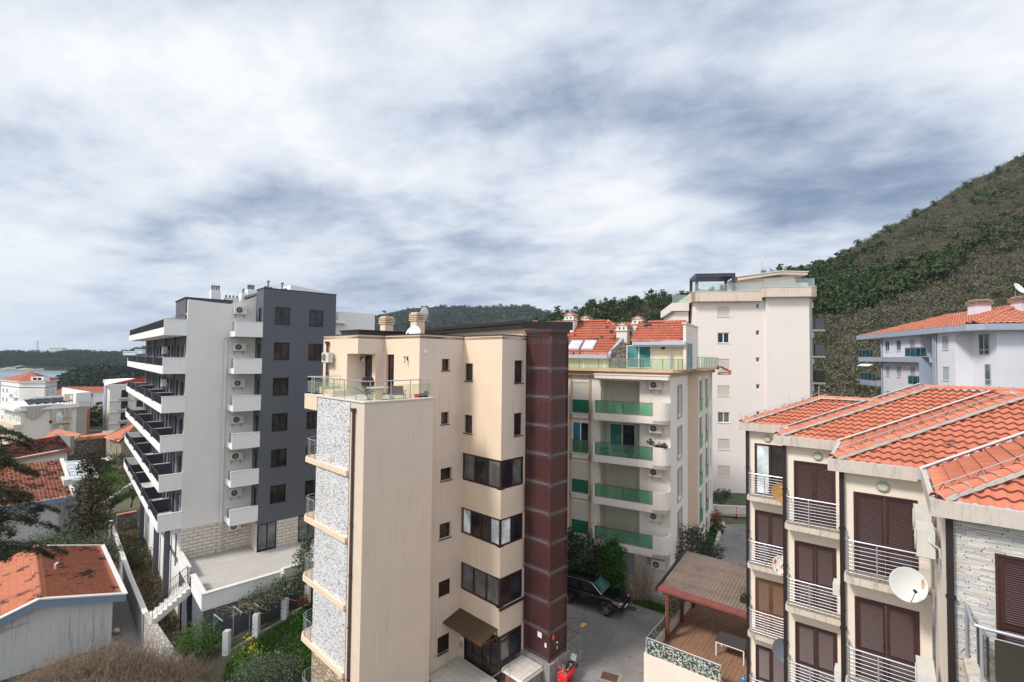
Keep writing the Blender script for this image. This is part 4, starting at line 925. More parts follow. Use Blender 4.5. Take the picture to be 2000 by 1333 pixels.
# ------------------------------------------------------------------ B: grey and white block with long balconies
ORD = ['top', 'second', 'third', 'fourth', 'fifth', 'sixth', 'seventh']
def buildingB():
    t = B.thing('apartment_building', 'charcoal and white apartment block with long stacked balconies and a paved terrace', 'building')
    win = [(.88, 2.1, 19.72-2.94*k, 21.12-2.94*k) for k in range(6)]+[(3.66, 4.88, 19.68-2.94*k, 21.08-2.94*k) for k in range(6)]
    w = MB(); w.wall(Fv(0), 0, 6.02, 3.52, 22.57, win, .15); dl = [(.35, 1.15, 18.62-2.95*k, 20.9-2.95*k) for k in range(6)]
    w.wall(Fu(0), 0, 2.0, 3.6, 22.57, [(.35, 1.25, 18.75-2.95*k, 21.0-2.95*k) for k in range(6)], .1)
    w.wall(Fu(6.02, 1), 0, 9, 3.5, 22.57); w.box(0.02, 6, .02, 12, 22.2, 22.4); w.build('grey_wall', M['b_grey'], t)
    m = MB(); 
    for (a, b, c, d) in ((-.04, 6.06, -.04, .06), (-.04, .06, .06, 2.1), (5.96, 6.06, .06, 9)): m.box(a, b, c, d, 22.57, 22.63)
    m.build('coping', M['b_dark'], t)
    for a, b, c, d in win: window(t, Fv(0), a, b, c, d, M['black_frame'], M['glass_b'], 2, .06, .07, sill=M['black_frame'])
    for k in range(6): window(t, Fu(0), .35, 1.25, 18.75-2.95*k, 21.0-2.95*k, M['black_frame'], M['glass'], 1, .04, name='balcony_door')
    w = MB(); w.face([(-4.85, 2, 3.7), (0, 2, 3.7), (0, 2, 22.1), (-1.0, 2, 21.6), (-2.0, 2, 21.25), (-3.4, 2, 21.3), (-4.85, 2, 21.4)])
    w.box(-4.84, 0, 2.01, 2.25, 3.71, 20.9); w.wall(Fu(-4.85), 2, 2.3, 3.7, 21.35); w.wall(Fu(-2.12), 1.86, 2, 3.7, 18.5); w.wall(Fv(1.86), -2.3, -2.12, 3.7, 18.5); w.box(-2.3, -2.12, 1.86, 1.99, 18.4, 18.5)
    w.build('light_wall', M['b_light'], t)
    # rusticated stone base
    MB().wall(Fv(-.03), 1.44, 3.15, 1.0, 3.52).build('stone_base', M['b_stone'], t); MB().wall(Fv(-.03), 4.85, 6.05, 1, 3.52).build('stone_base', M['b_stone'], t); st = MB(); st.wall(Fv(1.97), -4.87, -.0, .9, 3.7); st.wall(Fu(-.03), 0, 2, 1, 3.6); st.box(-2.4, -2.1, 1.82, 1.96, 1, 3.69)
    st.build('stone_base', M['b_stone'], t)
    MB().box(-4.9, 0, 1.93, 2.0, 3.7, 3.78).build('string_course', M['coping'], t)
    for a in (-.0, 3.15): window(t, Fv(0), a+.02, a+1.44 if a == 0 else a+1.68, 1.38, 3.5, M['black_frame'], M['glass_grey'], 2, .02, .07, name='terrace_door')
    # small balconies
    for k in range(6):
        z = 18.56-2.95*k; m = MB(); m.box(-2.0, 0, 0, 1.99, z, z+.14); m.box(-2.0, -.0, 0, .12, z+.14, z+1.19); m.box(-2.0, -1.88, .12, 1.85, z+.14, z+.42)
        s_ = m.build('side_balcony', M['b_white'], t); MB().box(-2.03, .0, -.03, .15, z+1.19, z+1.24).build('coping', M['coping'], s_)
        railing(s_, [(-1.94, .15), (-1.94, 1.0)], z+.42, .72, 5, M['dark_rail'], post=.8, rr=.02)
    # left facade
    L0 = -4.85; ys = [2.9, 5.4, 8.2, 10.2, 13.2, 15.6, 17.6, 20.4, 22.6, 25.4]
    holes = [(y, y+1.1, 18.75-2.95*k-2.95, 20.85-2.95*k-2.95) for k in range(5) for y in ys]+[(4.1, 4.5, 19.0-2.95*k-2.95, 20.7-2.95*k-2.95) for k in range(5)]
    w = MB(); w.wall(Fu(L0), 2.3, 28, 3.7, 18.6, holes, .14); w.wall(Fv(28, 1), L0, 4, -2.9, 18.6)
    for y in (7.0, 12.1, 19.4, 24.4): w.box(L0-.14, L0-.002, y, y+.28, 3.7, 18.55)
    w.build('facade_wall', M['b_grey'], t)
    for h in holes: window(t, Fu(L0), *h, M['black_frame'], M['glass_pale'] if (int(h[0]*7+h[2]) % 4 == 0) else M['glass'], 1, .08, name='balcony_door')
    for k in range(6):
        z = 18.56-2.95*k; y1 = 29.2 if k == 0 else 30.2
        m = MB(); m.box(-6.33, L0-.002, 2.0, y1, z, z+.16); m.box(-6.33, L0-.002, 1.98, 2.12, z+.0, z+1.22); m.box(-6.33, -6.2, 2.12, y1, z+.16, z+.6); m.box(-6.33, L0, y1, y1+.12, z, z+1.0)
        s_ = m.build('long_balcony', M['b_white'], t); MB().box(-6.36, L0-.002, 1.95, 2.15, z+1.22, z+1.27).build('coping', M['coping'], s_)
        r = MB(); r.tube([(-6.27, 2.15, z+1.22), (-6.27, y1, z+1.22)], .028, 5); q = 2.2
        while q < y1: r.tube([(-6.27, q, z+.6), (-6.27, q, z+1.22)], .014, 4); q += .16
        q = 2.2
        while q < y1: r.box(-6.3, -6.24, q-.03, q+.03, z+.6, z+1.22); q += 1.35
        r.build('railing', M['dark_rail'], s_)
        for y in ((6.9, 12.0, 19.4, 24.2) if k else ()):
            d = MB().box(-6.18, L0-.16, y, y+.1, z+.16, z+1.2).build('balcony_divider', M['b_dark'], s_); MB().box(-6.2, L0-.16, y-.02, y+.12, z+1.2, z+1.25).build('coping', M['coping'], d)
            MB().box(-6.4, -6.14, y-.1, y+.2, z+.6, z+1.28).build('pier', M['b_grey'], d)
    w = MB(); lo = [(3.6, 4.4, .2, 2.9), (8, 9.2, -2.6, -.3), (8.6, 9.6, .9, 2.9), (14, 15, -2.6, -.3), (14, 15.2, .6, 2.8), (20, 21, -.6, 2.4), (25, 26, -.4, 2.4)]
    w.wall(Fu(L0), 2.0, 28, -3, 3.7, lo, .12); w.wall(Fv(2), L0, -3.5, -3, .9); w.build('lower_wall', M['b_white'], t)
    for h in lo: window(t, Fu(L0), *h, M['black_frame'], M['glass'], 1, .08)
    for y in (5.9, 11.9, 22.9): MB().box(L0-.5, L0-.1, y, y+.35, -3, 3.72).build('column', M['b_grey'], t)
    m = MB(); m.hexa([(L0-.08, 2.1, 1.0), (L0-.001, 2.1, 1.0), (L0-.001, 12, 1.0), (L0-.08, 12, 1.0), (L0-.08, 2.1, 1.25), (L0-.001, 2.1, 1.25), (L0-.001, 12, 1.25), (L0-.08, 12, 1.25)])
    m.build('beam', M['b_grey'], t)
    p = MB(); p.box(-4.6, -1.2, 4.6, 9.5, 18.6, 21.75); p.box(-4.75, -1.2, 12.5, 27, 18.6, 20.4); p.build('penthouse', M['b_grey'], t)
    MB().box(-4.68, -1.15, 4.5, 9.6, 21.75, 21.81).box(-4.8, -1.15, 12.4, 27.1, 20.4, 20.46).build('penthouse_coping', M['b_dark'], t)
    MB().box(-4.6, 6, 2.3, 26, 20.3, 20.5).box(.1, 5.9, 2.2, 12, 20.6, 22.1).build('roof', M['conc'], t)
    w = MB(); w.box(5.0, 11.3, 3.0, 12, 0, 21.36); w.box(5.0, 8.2, 2.6, 3.0, 20.2, 20.28); w.build('rear_wing', M['b_white'], t)
    MB().prism([(3.2, 3.5), (6.4, 3.5), (6.4, 7), (3.2, 7)], 22.3, lambda x, y: 23.55 if x < 5 else 23.2).build('roof_room', M['b_white'], t)
    for i, (a, b, zb, zt) in enumerate(((-2.56, -1.84, 20.4, 22.75), (-1.46, -.4, 20.4, 22.15), (-.2, .2, 20.4, 22.7), (.3, .95, 20.4, 23.1))):
        c = MB().box(a, b, 6, 6.8, zb, zt).build('chimney', M['b_white'], t); m = MB()
        for q in range(4 if i in (0, 1, 3) else 1):
            x = a+.1+(b-a-.2)*q/3 if i != 2 else (a+b)/2; hgt = .42 if i != 1 else .25
            m.tube([(x, 6.3, zt-.02), (x, 6.3, zt+hgt)], .07, 7); m.tube([(x, 6.3, zt+hgt*.8), (x+.06, 6.3, zt+hgt)], .085, 6)
        m.build('flue', M['zinc'], c)
    m = MB()
    for x, h in ((1.05, 1.25), (1.25, .5), (2.2, 1.2), (2.45, .5), (.85, .55), (2.05, .4)):
        m.tube([(x, 2.6, 22.3), (x, 2.6, 22.6+h*.7), (x+.05, 2.6, 22.62+h*.7)], .06, 7); m.tube([(x-.1, 2.6, 22.62+h*.7), (x+.12, 2.6, 22.66+h*.7)], .07, 6)
    m.build('flue', M['zinc'], t)
    # terrace
    MB().prism([(-4.75, 1.95), (-4.75, -6.75), (12, -6.4), (12, -.03), (0, -.03), (0, 1.95)], 1.05, 1.3).build('terrace_floor', M['b_tiles'], t)
    p = MB(); p.box(-4.98, -4.78, -6.87, -3.25, 1.0, 2.04); p.hexa([(-4.98, -6.87, 1.0), (-.1, -6.72, 1.0), (-.1, -6.52, 1.0), (-4.98, -6.67, 1.0), (-4.98, -6.87, 2.04), (-.1, -6.72, 2.04), (-.1, -6.52, 2.04), (-4.98, -6.67, 2.04)])
    p.box(-.3, -.12, -7.0, -6.72, .9, 2.04); p.box(-.1, 12, -6.3, -6.1, 1.0, 2.0); p.box(-4.98, -4.78, -1.75, 1.98, .9, 2.04); p = p.build('parapet', M['b_white'], t)
    m = MB(); m.box(-5.04, -4.72, -6.93, -3.2, 2.04, 2.1); m.hexa([(-4.72, -6.93, 2.04), (-.04, -6.78, 2.04), (-.04, -6.46, 2.04), (-4.72, -6.61, 2.04), (-4.72, -6.93, 2.1), (-.04, -6.78, 2.1), (-.04, -6.46, 2.1), (-4.72, -6.61, 2.1)]); m.box(-.04, 12, -6.36, -6.04, 2.0, 2.06); m.box(-5.04, -4.72, -1.8, 2.0, 2.04, 2.1); m.build('coping', M['coping'], p)
    w = MB(); w.prism([(-4.9, -6.8), (-.1, -6.62), (-.1, -6.22), (12, -6.22), (12, -5.5), (-4.4, -5.5), (-4.4, -3.3), (-4.9, -3.3)], -3, 1.0); w.box(-4.9, -4.3, -1.7, 1.9, -3, .9); w.build('terrace_base', M['b_grey'], t)
    MB().tbox(Fv(-6.8), -4.2, -3.6, -.1, .12, -2.9, -.9).build('base_door', M['black_frame'], t)
    return t
M['zinc'] = plain('dull_zinc_flue', (.16, .165, .17), .5, .5, .3)
buildingB()
for k in range(7):
    z = 20.35-2.95*k
    ac(B, -1.25, 1.99, z-.02 if k else z+.05, '-y', 'air conditioner above the %s side balcony of the charcoal block' % ORD[k] if k < 6 else 'air conditioner on the stone base below the lowest side balcony', 'air conditioners', 1.15) if k < 6 else ac(B, -1.25, 1.93, 2.9, '-y', 'air conditioner on the stone base below the lowest side balcony', 'air conditioners', 1.1)
ac(B, 6.9, 2.98, 20.6, '-y', 'air conditioner on the white rear wing just right of the charcoal wall', 'air conditioners', 1.15)
for k in range(2): ac(B, -4.85, 11.3, 17.1-2.95*k, '-x', 'air conditioner between the long balconies of the charcoal block, %s one' % ('upper' if k == 0 else 'lower'), 'air conditioners', 1.1)
# outside stair
def stair():
    t = B.thing('outdoor_staircase', 'white stone outdoor staircase with thin black railings down to the garden wall', 'staircase')
    m = MB(); n = 8; x = -4.98; z = 1.3
    for k in range(n):
        x0 = x-.26*(k+1); zt = z-.19*(k+1); m.box(x0, x0+.27, -3.15, -1.85, zt-.33, zt); 
    m.hexa([(x-.26*n, -3.14, z-.19*n-.5), (x, -3.14, z-.6), (x, -1.86, z-.6), (x-.26*n, -1.86, z-.19*n-.5), (x-.26*n, -3.14, z-.19*n-.1), (x, -3.14, z-.1-.19), (x, -1.86, z-.29), (x-.26*n, -1.86, z-.19*n-.1)])
    m.build('steps', M['coping'], t)
    for y in (-3.1, -1.9):
        r = MB(); a = Vector((x, y, z)); b = Vector((x-.26*n, y, z-.19*n)); up = Vector((0, 0, .95))
        r.tube([a+up, b+up], .022, 5); r.tube([a+up*.15, b+up*.15], .014, 4); r.tube([a, a+up], .02, 5); r.tube([b, b+up], .02, 5)
        for k in range(22): p = a.lerp(b, k/21); r.tube([p+up*.15, p+up], .009, 4)
        r.build('railing', M['dark_rail'], t)
stair()
def bwall(name, label, cat, pts, z0, z1, th, mat, cap=None, capmat=None, fr=B):
    t = fr.thing(name, label, cat); m = MB(); c = MB()
    for k, (p, q) in enumerate(zip(pts, pts[1:])):
        p, q = Vector(p), Vector(q); d = (q-p).normalized(); n = Vector((-d.y, d.x))*th/2; e = d*(th*.3)
        za = z1[k] if isinstance(z1, list) else z1; zb = z1[k+1] if isinstance(z1, list) else z1
        a, b, c_, d_ = p-n, q-n, q+n, p+n
        m.hexa([(a.x,a.y,z0),(b.x,b.y,z0),(c_.x,c_.y,z0),(d_.x,d_.y,z0),(a.x,a.y,za),(b.x,b.y,zb),(c_.x,c_.y,zb),(d_.x,d_.y,za)])
        n2 = n*1.25; a, b, c_, d_ = p-n2, q-n2, q+n2, p+n2
        c.hexa([(a.x,a.y,za+.003),(b.x,b.y,zb+.003),(c_.x,c_.y,zb+.003),(d_.x,d_.y,za+.003),(a.x,a.y,za+.07),(b.x,b.y,zb+.07),(c_.x,c_.y,zb+.07),(d_.x,d_.y,za+.07)])
    m.build('wall', mat, t)
    if capmat: c.build('coping', capmat, t)
    return t
bwall('garden_wall', 'long low concrete garden wall with pale coping between the alley and the soil bed', 'wall', [(-7.6, 26), (-7.35, 8), (-7.2, -1.2)], -3, [-1.1, -1.0, -.6], .25, M['conc'], capmat=M['coping'])
bwall('garden_wall', 'pale rubble topped garden wall curving below the white staircase', 'wall', [(-7.15, -1.6), (-7.0, -3.2), (-6.5, -5.4), (-5.9, -7.2), (-5.0, -8.4), (-3.9, -9)], -3, [-.35, -.6, -1.2, -1.9, -2.3, -2.6], .34, M['pale_stone'], capmat=M['pale_stone'])

# ------------------------------------------------------------------ C: ivory block with green glass balconies
def buildingC():
    t = C.thing('apartment_building', 'ivory apartment block with green glass balconies and an orange tiled roof terrace', 'building')
    w = MB(); BT = [13.2, 10.23, 7.28, 4.3]; FT = [12.98, 10.0, 7.05, 4.1]   # railing feet and floors
    w.wall(Fu(0), -.0, 15, .5, 16.1, [(2.1, 4.95, FT[k]+.02, FT[k]+2.55) for k in range(4)]+[(5.85, 7.18, BT[k]-.15, BT[k]+2.15) for k in range(4)]+[(10, 11.4, 13.1-3*k, 15-3*k) for k in range(4)], .12)
    w.build('front_wall', M['c_white'], t)
    # loggia recess
    for k in range(4):
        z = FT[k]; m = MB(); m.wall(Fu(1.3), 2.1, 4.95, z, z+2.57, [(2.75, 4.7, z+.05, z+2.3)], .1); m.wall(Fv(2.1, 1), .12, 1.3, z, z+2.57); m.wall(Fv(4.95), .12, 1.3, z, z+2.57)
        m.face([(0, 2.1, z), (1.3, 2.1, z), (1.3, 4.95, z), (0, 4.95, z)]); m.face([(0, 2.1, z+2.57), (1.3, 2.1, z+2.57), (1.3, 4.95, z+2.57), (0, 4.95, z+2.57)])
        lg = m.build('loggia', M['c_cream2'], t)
        if k == 1: window(lg, Fu(1.3), 2.75, 4.7, z+.05, z+2.3, M['white_frame'], None, 2, .02, panels=[M['glass'], M['glass_teal']], name='balcony_door')
        else: blind(lg, Fu(1.3), 2.75, 4.7, z+.05, z+2.3, M['shade'], .03)
        # projecting slab with solid rounded corner
        f = [(-.0, 5.05), (-.9, 5.05), (-.9, .55)]+[(-.9+.58*(1-math.cos(a)), .55-.58*math.sin(a)) for a in (.35, .7, 1.05, 1.35, 1.57)]+[(0, -.03)]
        m = MB(); m.prism(f[::-1], z-.22, z+.0); s_ = MB; c = MB()
        c.box(-.9, -.78, .98, 5.05, z, z+.28); 
        cur = [(-.9, .98), (-.9, .55)]+[(-.9+.58*(1-math.cos(a)), .55-.58*math.sin(a)) for a in (.35, .7, 1.05, 1.35, 1.57)]+[(-.002, -.03)]
        inn = [(-.78, .98), (-.78, .55)]+[(-.78+.48*(1-math.cos(a)), .53-.46*math.sin(a)) for a in (.35, .7, 1.05, 1.35, 1.57)]+[(-.002, .09)]
        for (a, b, a2, b2) in zip(cur, cur[1:], inn, inn[1:]): c.hexa([(*a, z-.2), (*b, z-.2), (*b2, z-.2), (*a2, z-.2), (*a, z+1.2), (*b, z+1.2), (*b2, z+1.2), (*a2, z+1.2)])
        c.box(-.9, 0, 5.05, 5.2, z-.2, z+1.15); 
        b_ = m.build('balcony', M['c_white'], t); c.build('parapet', M['c_white'], b_)
        r = MB(); r.box(-.87, -.83, .98, 5.04, z+1.14, z+1.18); r.box(-.87, -.83, .98, 1.02, z+.28, z+1.14); r.box(-.87, -.83, 3.0, 3.04, z+.28, z+1.14); r.box(-.87, -.83, 5.0, 5.04, z+.28, z+1.14); r.box(-.87, -.83, .98, 5.04, z+.28, z+.31); r = r.build('railing', M['rail_bronze'], b_)
        MB().box(-.855, -.845, 1.03, 2.99, z+.33, z+1.13).build('glass_panel', M['green_glass'], r); MB().box(-.855, -.845, 3.05, 4.99, z+.33, z+1.13).build('glass_panel', M['green_glass'], r)
        m = MB(); m.tube([(-.3, 4.6, z+1.2), (-.25, 4.9, z+2.3), (-.2, 4.95, z+2.57)], .03, 6); m.build('pipe', M['grey_frame'], b_)
        # window bay on the left
        z0, z1 = BT[k]-.15, BT[k]+2.15
        fr = MB(); fr.tbox(Fu(0), 5.68, 5.84, 0, .06, z0-.5, z1+.62); fr.tbox(Fu(0), 7.2, 7.36, 0, .06, z0-.5, z1+.62); fr.tbox(Fu(0), 5.84, 7.2, 0, .05, z0-.5, z0-.36); fr.build('window_surround', M['c_trim'], t)
        if k == 1:
            wn = window(t, Fu(0), 5.85, 7.18, z0, z1, M['white_frame'], None, 2, .05, panels=[M['glass'], M['glass_blue']])
        else:
            wn = blind(t, Fu(0), 5.85, 7.18, z0+.98, z1, M['shade'], .05)
        g = MB(); g.tbox(Fu(0), 5.85, 7.18, -.035, -.02, z0+.03, z0+.98); g.build('green_panel', M['green_glass'] if k == 1 else M['green_blind'], wn)
        MB().tbox(Fu(0), 5.8, 7.23, -.05, .08, z0-.06, z0+.0).build('sill', M['coping'], wn)
    # canopy slab above the top balcony
    cp = MB(); cp.box(-.95, 0, -.03, 5.1, 15.72, 16.0); cp.box(-.99, 0, -.07, 5.15, 15.98, 16.05); cp.build('awning_slab', M['c_white'], t)
    # right face
    rw = [(2.55, 4.0, 12.95-3.03*k, 15.1-3.03*k) for k in range(4)]
    w = MB(); w.wall(Fv(0), 0, 6.9, .5, 16.1, rw, .2); w.build('side_wall', M['c_white'], t)
    for a, b, c, d in rw:
        m = MB(); T = Fv(0)
        for q in ((a-.16, a-.01, c-.16, d+.16), (b+.01, b+.16, c-.16, d+.16), (a-.01, b+.01, d+.01, d+.16), (a-.01, b+.01, c-.16, c-.01)): m.tbox(T, q[0], q[1], 0, .05, q[2], q[3])
        m.build('window_surround', M['c_trim'], t)
        window(t, T, a, b, c, d, M['white_frame'], M['glass_grey'], 1, .12, sill=M['white'])
    w = MB(); w.wall(Fu(6.9), -.75, 0, .5, 15.9); hs = [(7.5, 9.2, 12.85-3.03*k, 15.4-3.03*k) for k in range(5)]+[(11.0, 12.6, 12.85-3.03*k, 15.4-3.03*k) for k in range(5)]+[(14, 14.7, 13.2-3.03*k, 15-3.03*k) for k in range(5)]
    w.build('beige_return', M['c_beige'], t)
    w = MB(); w.wall(Fv(-.75), 6.9, 15.8, .5, 15.9, hs, .12); w.build('rear_side_wall', M['c_white'], t)
    m = MB()
    for x in (7.2, 9.35, 10.7, 12.75): m.tbox(Fv(-.75), x, x+.14, 0, .06, .5, 15.8)
    m.build('pilaster', M['c_beige'], t)
    for h in hs:
        wn = window(t, Fv(-.75), *h, M['grey_frame'], M['glass_teal'] if h[0] < 14 else M['glass_grey'], 2, .08, sill=M['white'])
        if h[0] < 14: MB().tbox(Fv(-.75), h[0], h[1], .04, .055, h[2]+.05, h[2]+1.0).build('glass_panel', M['green_glass'], wn); MB().tbox(Fv(-.75), h[0], h[1], .03, .07, h[2]+1.0, h[2]+1.04).build('handrail', M['rail_bronze'], wn)
    # cornice + roof terrace
    c = MB(); c.prism([(-.25, 15), (-.25, -.1), (-.1, -.25), (6.75, -.25), (6.75, -.95), (15.9, -.95), (15.9, 15)], 16.1, 16.22); c.prism([(-.55, 15), (-.55, -.25), (-.25, -.55), (6.45, -.55), (6.45, -1.1), (7.0, -1.35), (16.1, -1.35), (16.1, 15)], 16.22, 16.42)
    c.prism([(-.3, 15), (-.3, -.1), (6.8, -.1), (6.8, -1), (15.9, -1), (15.9, 15)], 15.9, 16.1)
    c.build('cornice', M['c_trim2'], t)
    railing(t, [(-.45, 14), (-.45, -.2), (-.25, -.45), (6.35, -.45)], 16.42, .72, 0, M['rail_bronze'], post=1.5, rr=.018, glass=M['tgreen_glass'], gb=.02, gt=.02, pr=.02)
    railing(t, [(6.45, -.5), (6.5, -1.0), (6.9, -1.28), (15.8, -1.28)], 16.3, 1.0, 0, M['rail_bronze'], post=1.0, rr=.018, glass=M['tgreen_glass'], gb=.02, gt=.02, pr=.02)
    w = MB(); w.wall(Fu(2.0), 2.7, 15, 16.4, 17.6) ; w.wall(Fu(2.0), -.5, 2.9, 16.4, 18.3, [(1.9, 2.85, 16.45, 18.1)], .1); w.build('terrace_wall', M['c_cream'], t)
    window(t, Fu(2.0), 1.75, 3.6, 16.45, 18.15, M['white_frame'], None, 2, -.06, panels=[M['glass_teal'], M['glass_teal']], name='terrace_door')
    m = MB(); m.face([(1.95, 5.0, 16.4), (1.95, 5.0, 17.5), (4.2, 4.36, 19.0), (4.2, 4.36, 16.4)]); m.face([(1.95, 5.0, 16.4), (1.95, 3.6, 16.4), (1.95, 3.6, 18.35), (1.95, 4.1, 18.35), (1.95, 5.0, 17.6)]); m.build('stone_cheek', M['rubble'], t)
    sl_ = .68; rf = tiled('roof', [(1.7, 15, 17.37), (1.7, 5.0, 17.37), (4.21, 4.36, 19.08), (6, 6.4, 20.3), (6, 15, 20.3)], M['c_tile'], t, .28, .40, 4, .045)
    tiled('roof', [(4.21, 4.36, 19.08), (5.0, 2.4, 18.9), (7.6, 4.9, 20.25), (6, 6.4, 20.3)], M['c_tile'], t, .28, .40, 4, .045)
    tiled('roof', [(1.75, 3.3, 18.42), (1.75, -.5, 18.42), (4.3, -.5, 19.95), (4.3, 3.3, 19.95)], M['c_tile'], t, .28, .40, 4, .045)
    ridgecaps(t, (6, 15, 20.33), (6, 6.4, 20.33), M['c_tile'], .14, .4); ridgecaps(t, (6, 6.4, 20.33), (4.3, 4.4, 19.15), M['c_tile'], .14, .4); ridgecaps(t, (4.3, 3.3, 20.0), (4.3, -.5, 20.0), M['c_tile'], .14, .4)
    g = MB(); g.box(1.6, 1.75, 5.0, 15, 17.15, 17.42); g.box(1.3, 1.75, -.75, 3.0, 18.15, 18.4); g.box(1.45, 1.9, -.7, 2.95, 18.02, 18.15)
    g.hexa([(1.6, 4.96, 17.2), (1.75, 4.8, 17.2), (4.3, 4.2, 19.0), (4.2, 4.36, 19.0), (1.6, 4.96, 17.5), (1.75, 4.8, 17.5), (4.3, 4.2, 19.22), (4.2, 4.4, 19.22)]); g.tube([(1.6, .35, 18.1), (1.8, .35, 17.6), (1.9, .35, 16.42)], .06, 7)
    g.build('gutter', M['zinc_light'], t)
    e = MB(); e.box(1.6, 6.8, -.75, -.55, 16.4, 19.65); e.box(1.5, 6.9, -.82, -.48, 19.65, 19.74); e.box(6.8, 7.0, -.75, 3, 16.4, 19.6); e.build('end_wall', M['c_white'], t)
    window(t, Fv(-.75), 1.9, 3.9, 16.45, 18.3, M['grey_frame'], M['glass_teal'], 3, -.07, name='terrace_door')
    for (v, z) in ((8.1, 17.9), (6.9, 17.9)):
        s_ = MB(); h = lambda u, dz: 17.57+sl_*(u-2)+dz
        s_.hexa([(2.3, v-.5, h(2.3, .02)), (2.3, v+.5, h(2.3, .02)), (3.3, v+.5, h(3.3, .02)), (3.3, v-.5, h(3.3, .02)), (2.3, v-.5, h(2.3, .14)), (2.3, v+.5, h(2.3, .14)), (3.3, v+.5, h(3.3, .14)), (3.3, v-.5, h(3.3, .14))]); s_ = s_.build('roof_window', M['zinc_light'], t)
        MB().hexa([(2.4, v-.4, h(2.4, .13)), (2.4, v+.4, h(2.4, .13)), (3.2, v+.4, h(3.2, .13)), (3.2, v-.4, h(3.2, .13)), (2.4, v-.4, h(2.4, .155)), (2.4, v+.4, h(2.4, .155)), (3.2, v+.4, h(3.2, .155)), (3.2, v-.4, h(3.2, .155))]).build('pane', M['glass_pale'], s_)
    chimney_house(t, 5.0, 9.4, 19.3, 1.1, .85, M['c_white'], M['c_tile']); chimney_house(t, 4.1, 4.5, 18.3, 1.05, .85, M['c_white'], M['c_tile']); chimney_house(t, 5.0, 3.5, 18.8, 1.1, .85, M['c_white'], M['c_tile']); chimney_house(t, 7.5, 8.9, 19.3, 1.0, .8, M['c_white'], M['c_tile']); chimney_house(t, 6.5, 13.6, 19.0, .9, .8, M['c_white'], M['c_tile'])
    MB().box(.12, 2.0, -.1, 15, 16.35, 16.41).build('terrace_floor', M['white_tile'], t)
    # garage grille and vent under the balconies
    m = MB(); m.tbox(Fu(0), 2.4, 4.6, .01, .05, 1.9, 3.7); m.build('mesh_grille', M['grill'], t)
    m = MB(); m.tbox(Fu(0), .6, 1.6, .0, .06, 3.0, 3.65); m.build('vent_grille', M['grill'], t)
    m = MB(); m.tube([(2.0, .9, 17.95), (1.9, .9, 18.0)], .14, 10); m.build('round_lamp', M['black'], t)
    r = MB(); r.box(14.2, 17.2, -2.3, -1.4, 15.7, 15.95); r.build('rear_cornice', M['c_trim2'], t); tiled('roof', [(14.2, -2.35, 15.96), (17.2, -2.35, 15.96), (17.2, -1.3, 16.5), (14.2, -1.3, 16.5)], M['c_tile'], t, .3, .4, 4)
    return t
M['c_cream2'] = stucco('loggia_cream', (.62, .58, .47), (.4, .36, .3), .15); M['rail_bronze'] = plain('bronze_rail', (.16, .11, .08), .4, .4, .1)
M['c_trim2'] = stucco('peach_cornice', (.58, .42, .28), (.25, .19, .13), .8); M['zinc_light'] = plain('pale_zinc_gutter', (.50, .54, .60), .4, .3, .08)
buildingC()
for k in range(4): ac(C, -.0, .95, 15.02-2.97*k, '-x', 'air conditioner above the %s rounded balcony corner of the ivory block' % ORD[k], 'air conditioners', 1.05)
ac(C, -.1, .75, 2.95, '-x', 'air conditioner under the lowest balcony of the ivory block near the olive tree', 'air conditioners', 1.05)
for i, (lab, y) in enumerate((('pale green plastic planter behind the green glass of the second balcony', 3.1), ('white hanging flower pot at the end of the second balcony railing', 1.6))):
    t = thing('flower_pot', lab, 'flower pot', C.w(-.6, y-.5, 10.02 if i == 0 else 10.9), 0, 'balcony flower pots')
    MB().lathe([(.001, 0), (.14, 0), (.2, .36), (.18, .36), (.001, .3)], 12).build('pot', M['pot_green'] if i == 0 else M['white'], t, smooth=True) if False else MB().lathe([(.001, 0), (.14, 0), (.2, .36), (.18, .36), (.001, .3)], 12).build('pot', M['green_blind'] if i == 0 else M['white'], t, smooth=True)
    np_mesh('plant', leafcloud(np.random.default_rng(i), [(0, 0, .5, .22, .22, .2)], 160, .09), 4, M['lf_green'], t)
t = C.thing('window_box', 'long dark planter with small plants on the rounded parapet of the second balcony', 'planter')
MB().box(-.86, -.62, .05, .85, 11.2, 11.36).build('trough', M['brown_metal'], t); np_mesh('plant', leafcloud(np.random.default_rng(5), [(-.74, .45, 11.45, .12, .4, .1)], 160, .08), 4, M['lf_brown'], t)
t = C.thing('potted_shrub', 'round green shrub in a pot at the end of the second balcony railing', 'plant')
MB().lathe([(.001, 0), (.12, 0), (.17, .28), (.001, .25)], 12, Matrix.Translation((-.6, 1.15, 11.0))).build('pot', M['white'], t); np_mesh('foliage', leafcloud(np.random.default_rng(6), [(-.6, 1.15, 11.5, .25, .25, .22)], 260, .09), 4, M['lf_ivy'], t)
t = thing('balcony_table', 'dark green table behind the glass of the second balcony', 'table', C.w(-.2, 4.1, 10.02), C.rz)
MB().box(-.35, .35, -.7, .7, .68, .72).build('table_top', M['green_blind'], t)
for sx in (-.3, .3):
    for sy in (-.62, .62): MB().box(sx-.02, sx+.02, sy-.02, sy+.02, 0, .68).build('leg', M['green_blind'], t)
t = thing('terrace_side_table', 'small dark table on the roof terrace behind pale green glass', 'table', C.w(.5, 2.0, 16.42), 0); MB().lathe([(.001, .55), (.25, .55), (.25, .58), (.001, .58)], 14).build('table_top', M['black'], t); m = MB(); m.tube([(0, 0, 0), (0, 0, .55)], .03); m.build('stand', M['black'], t)

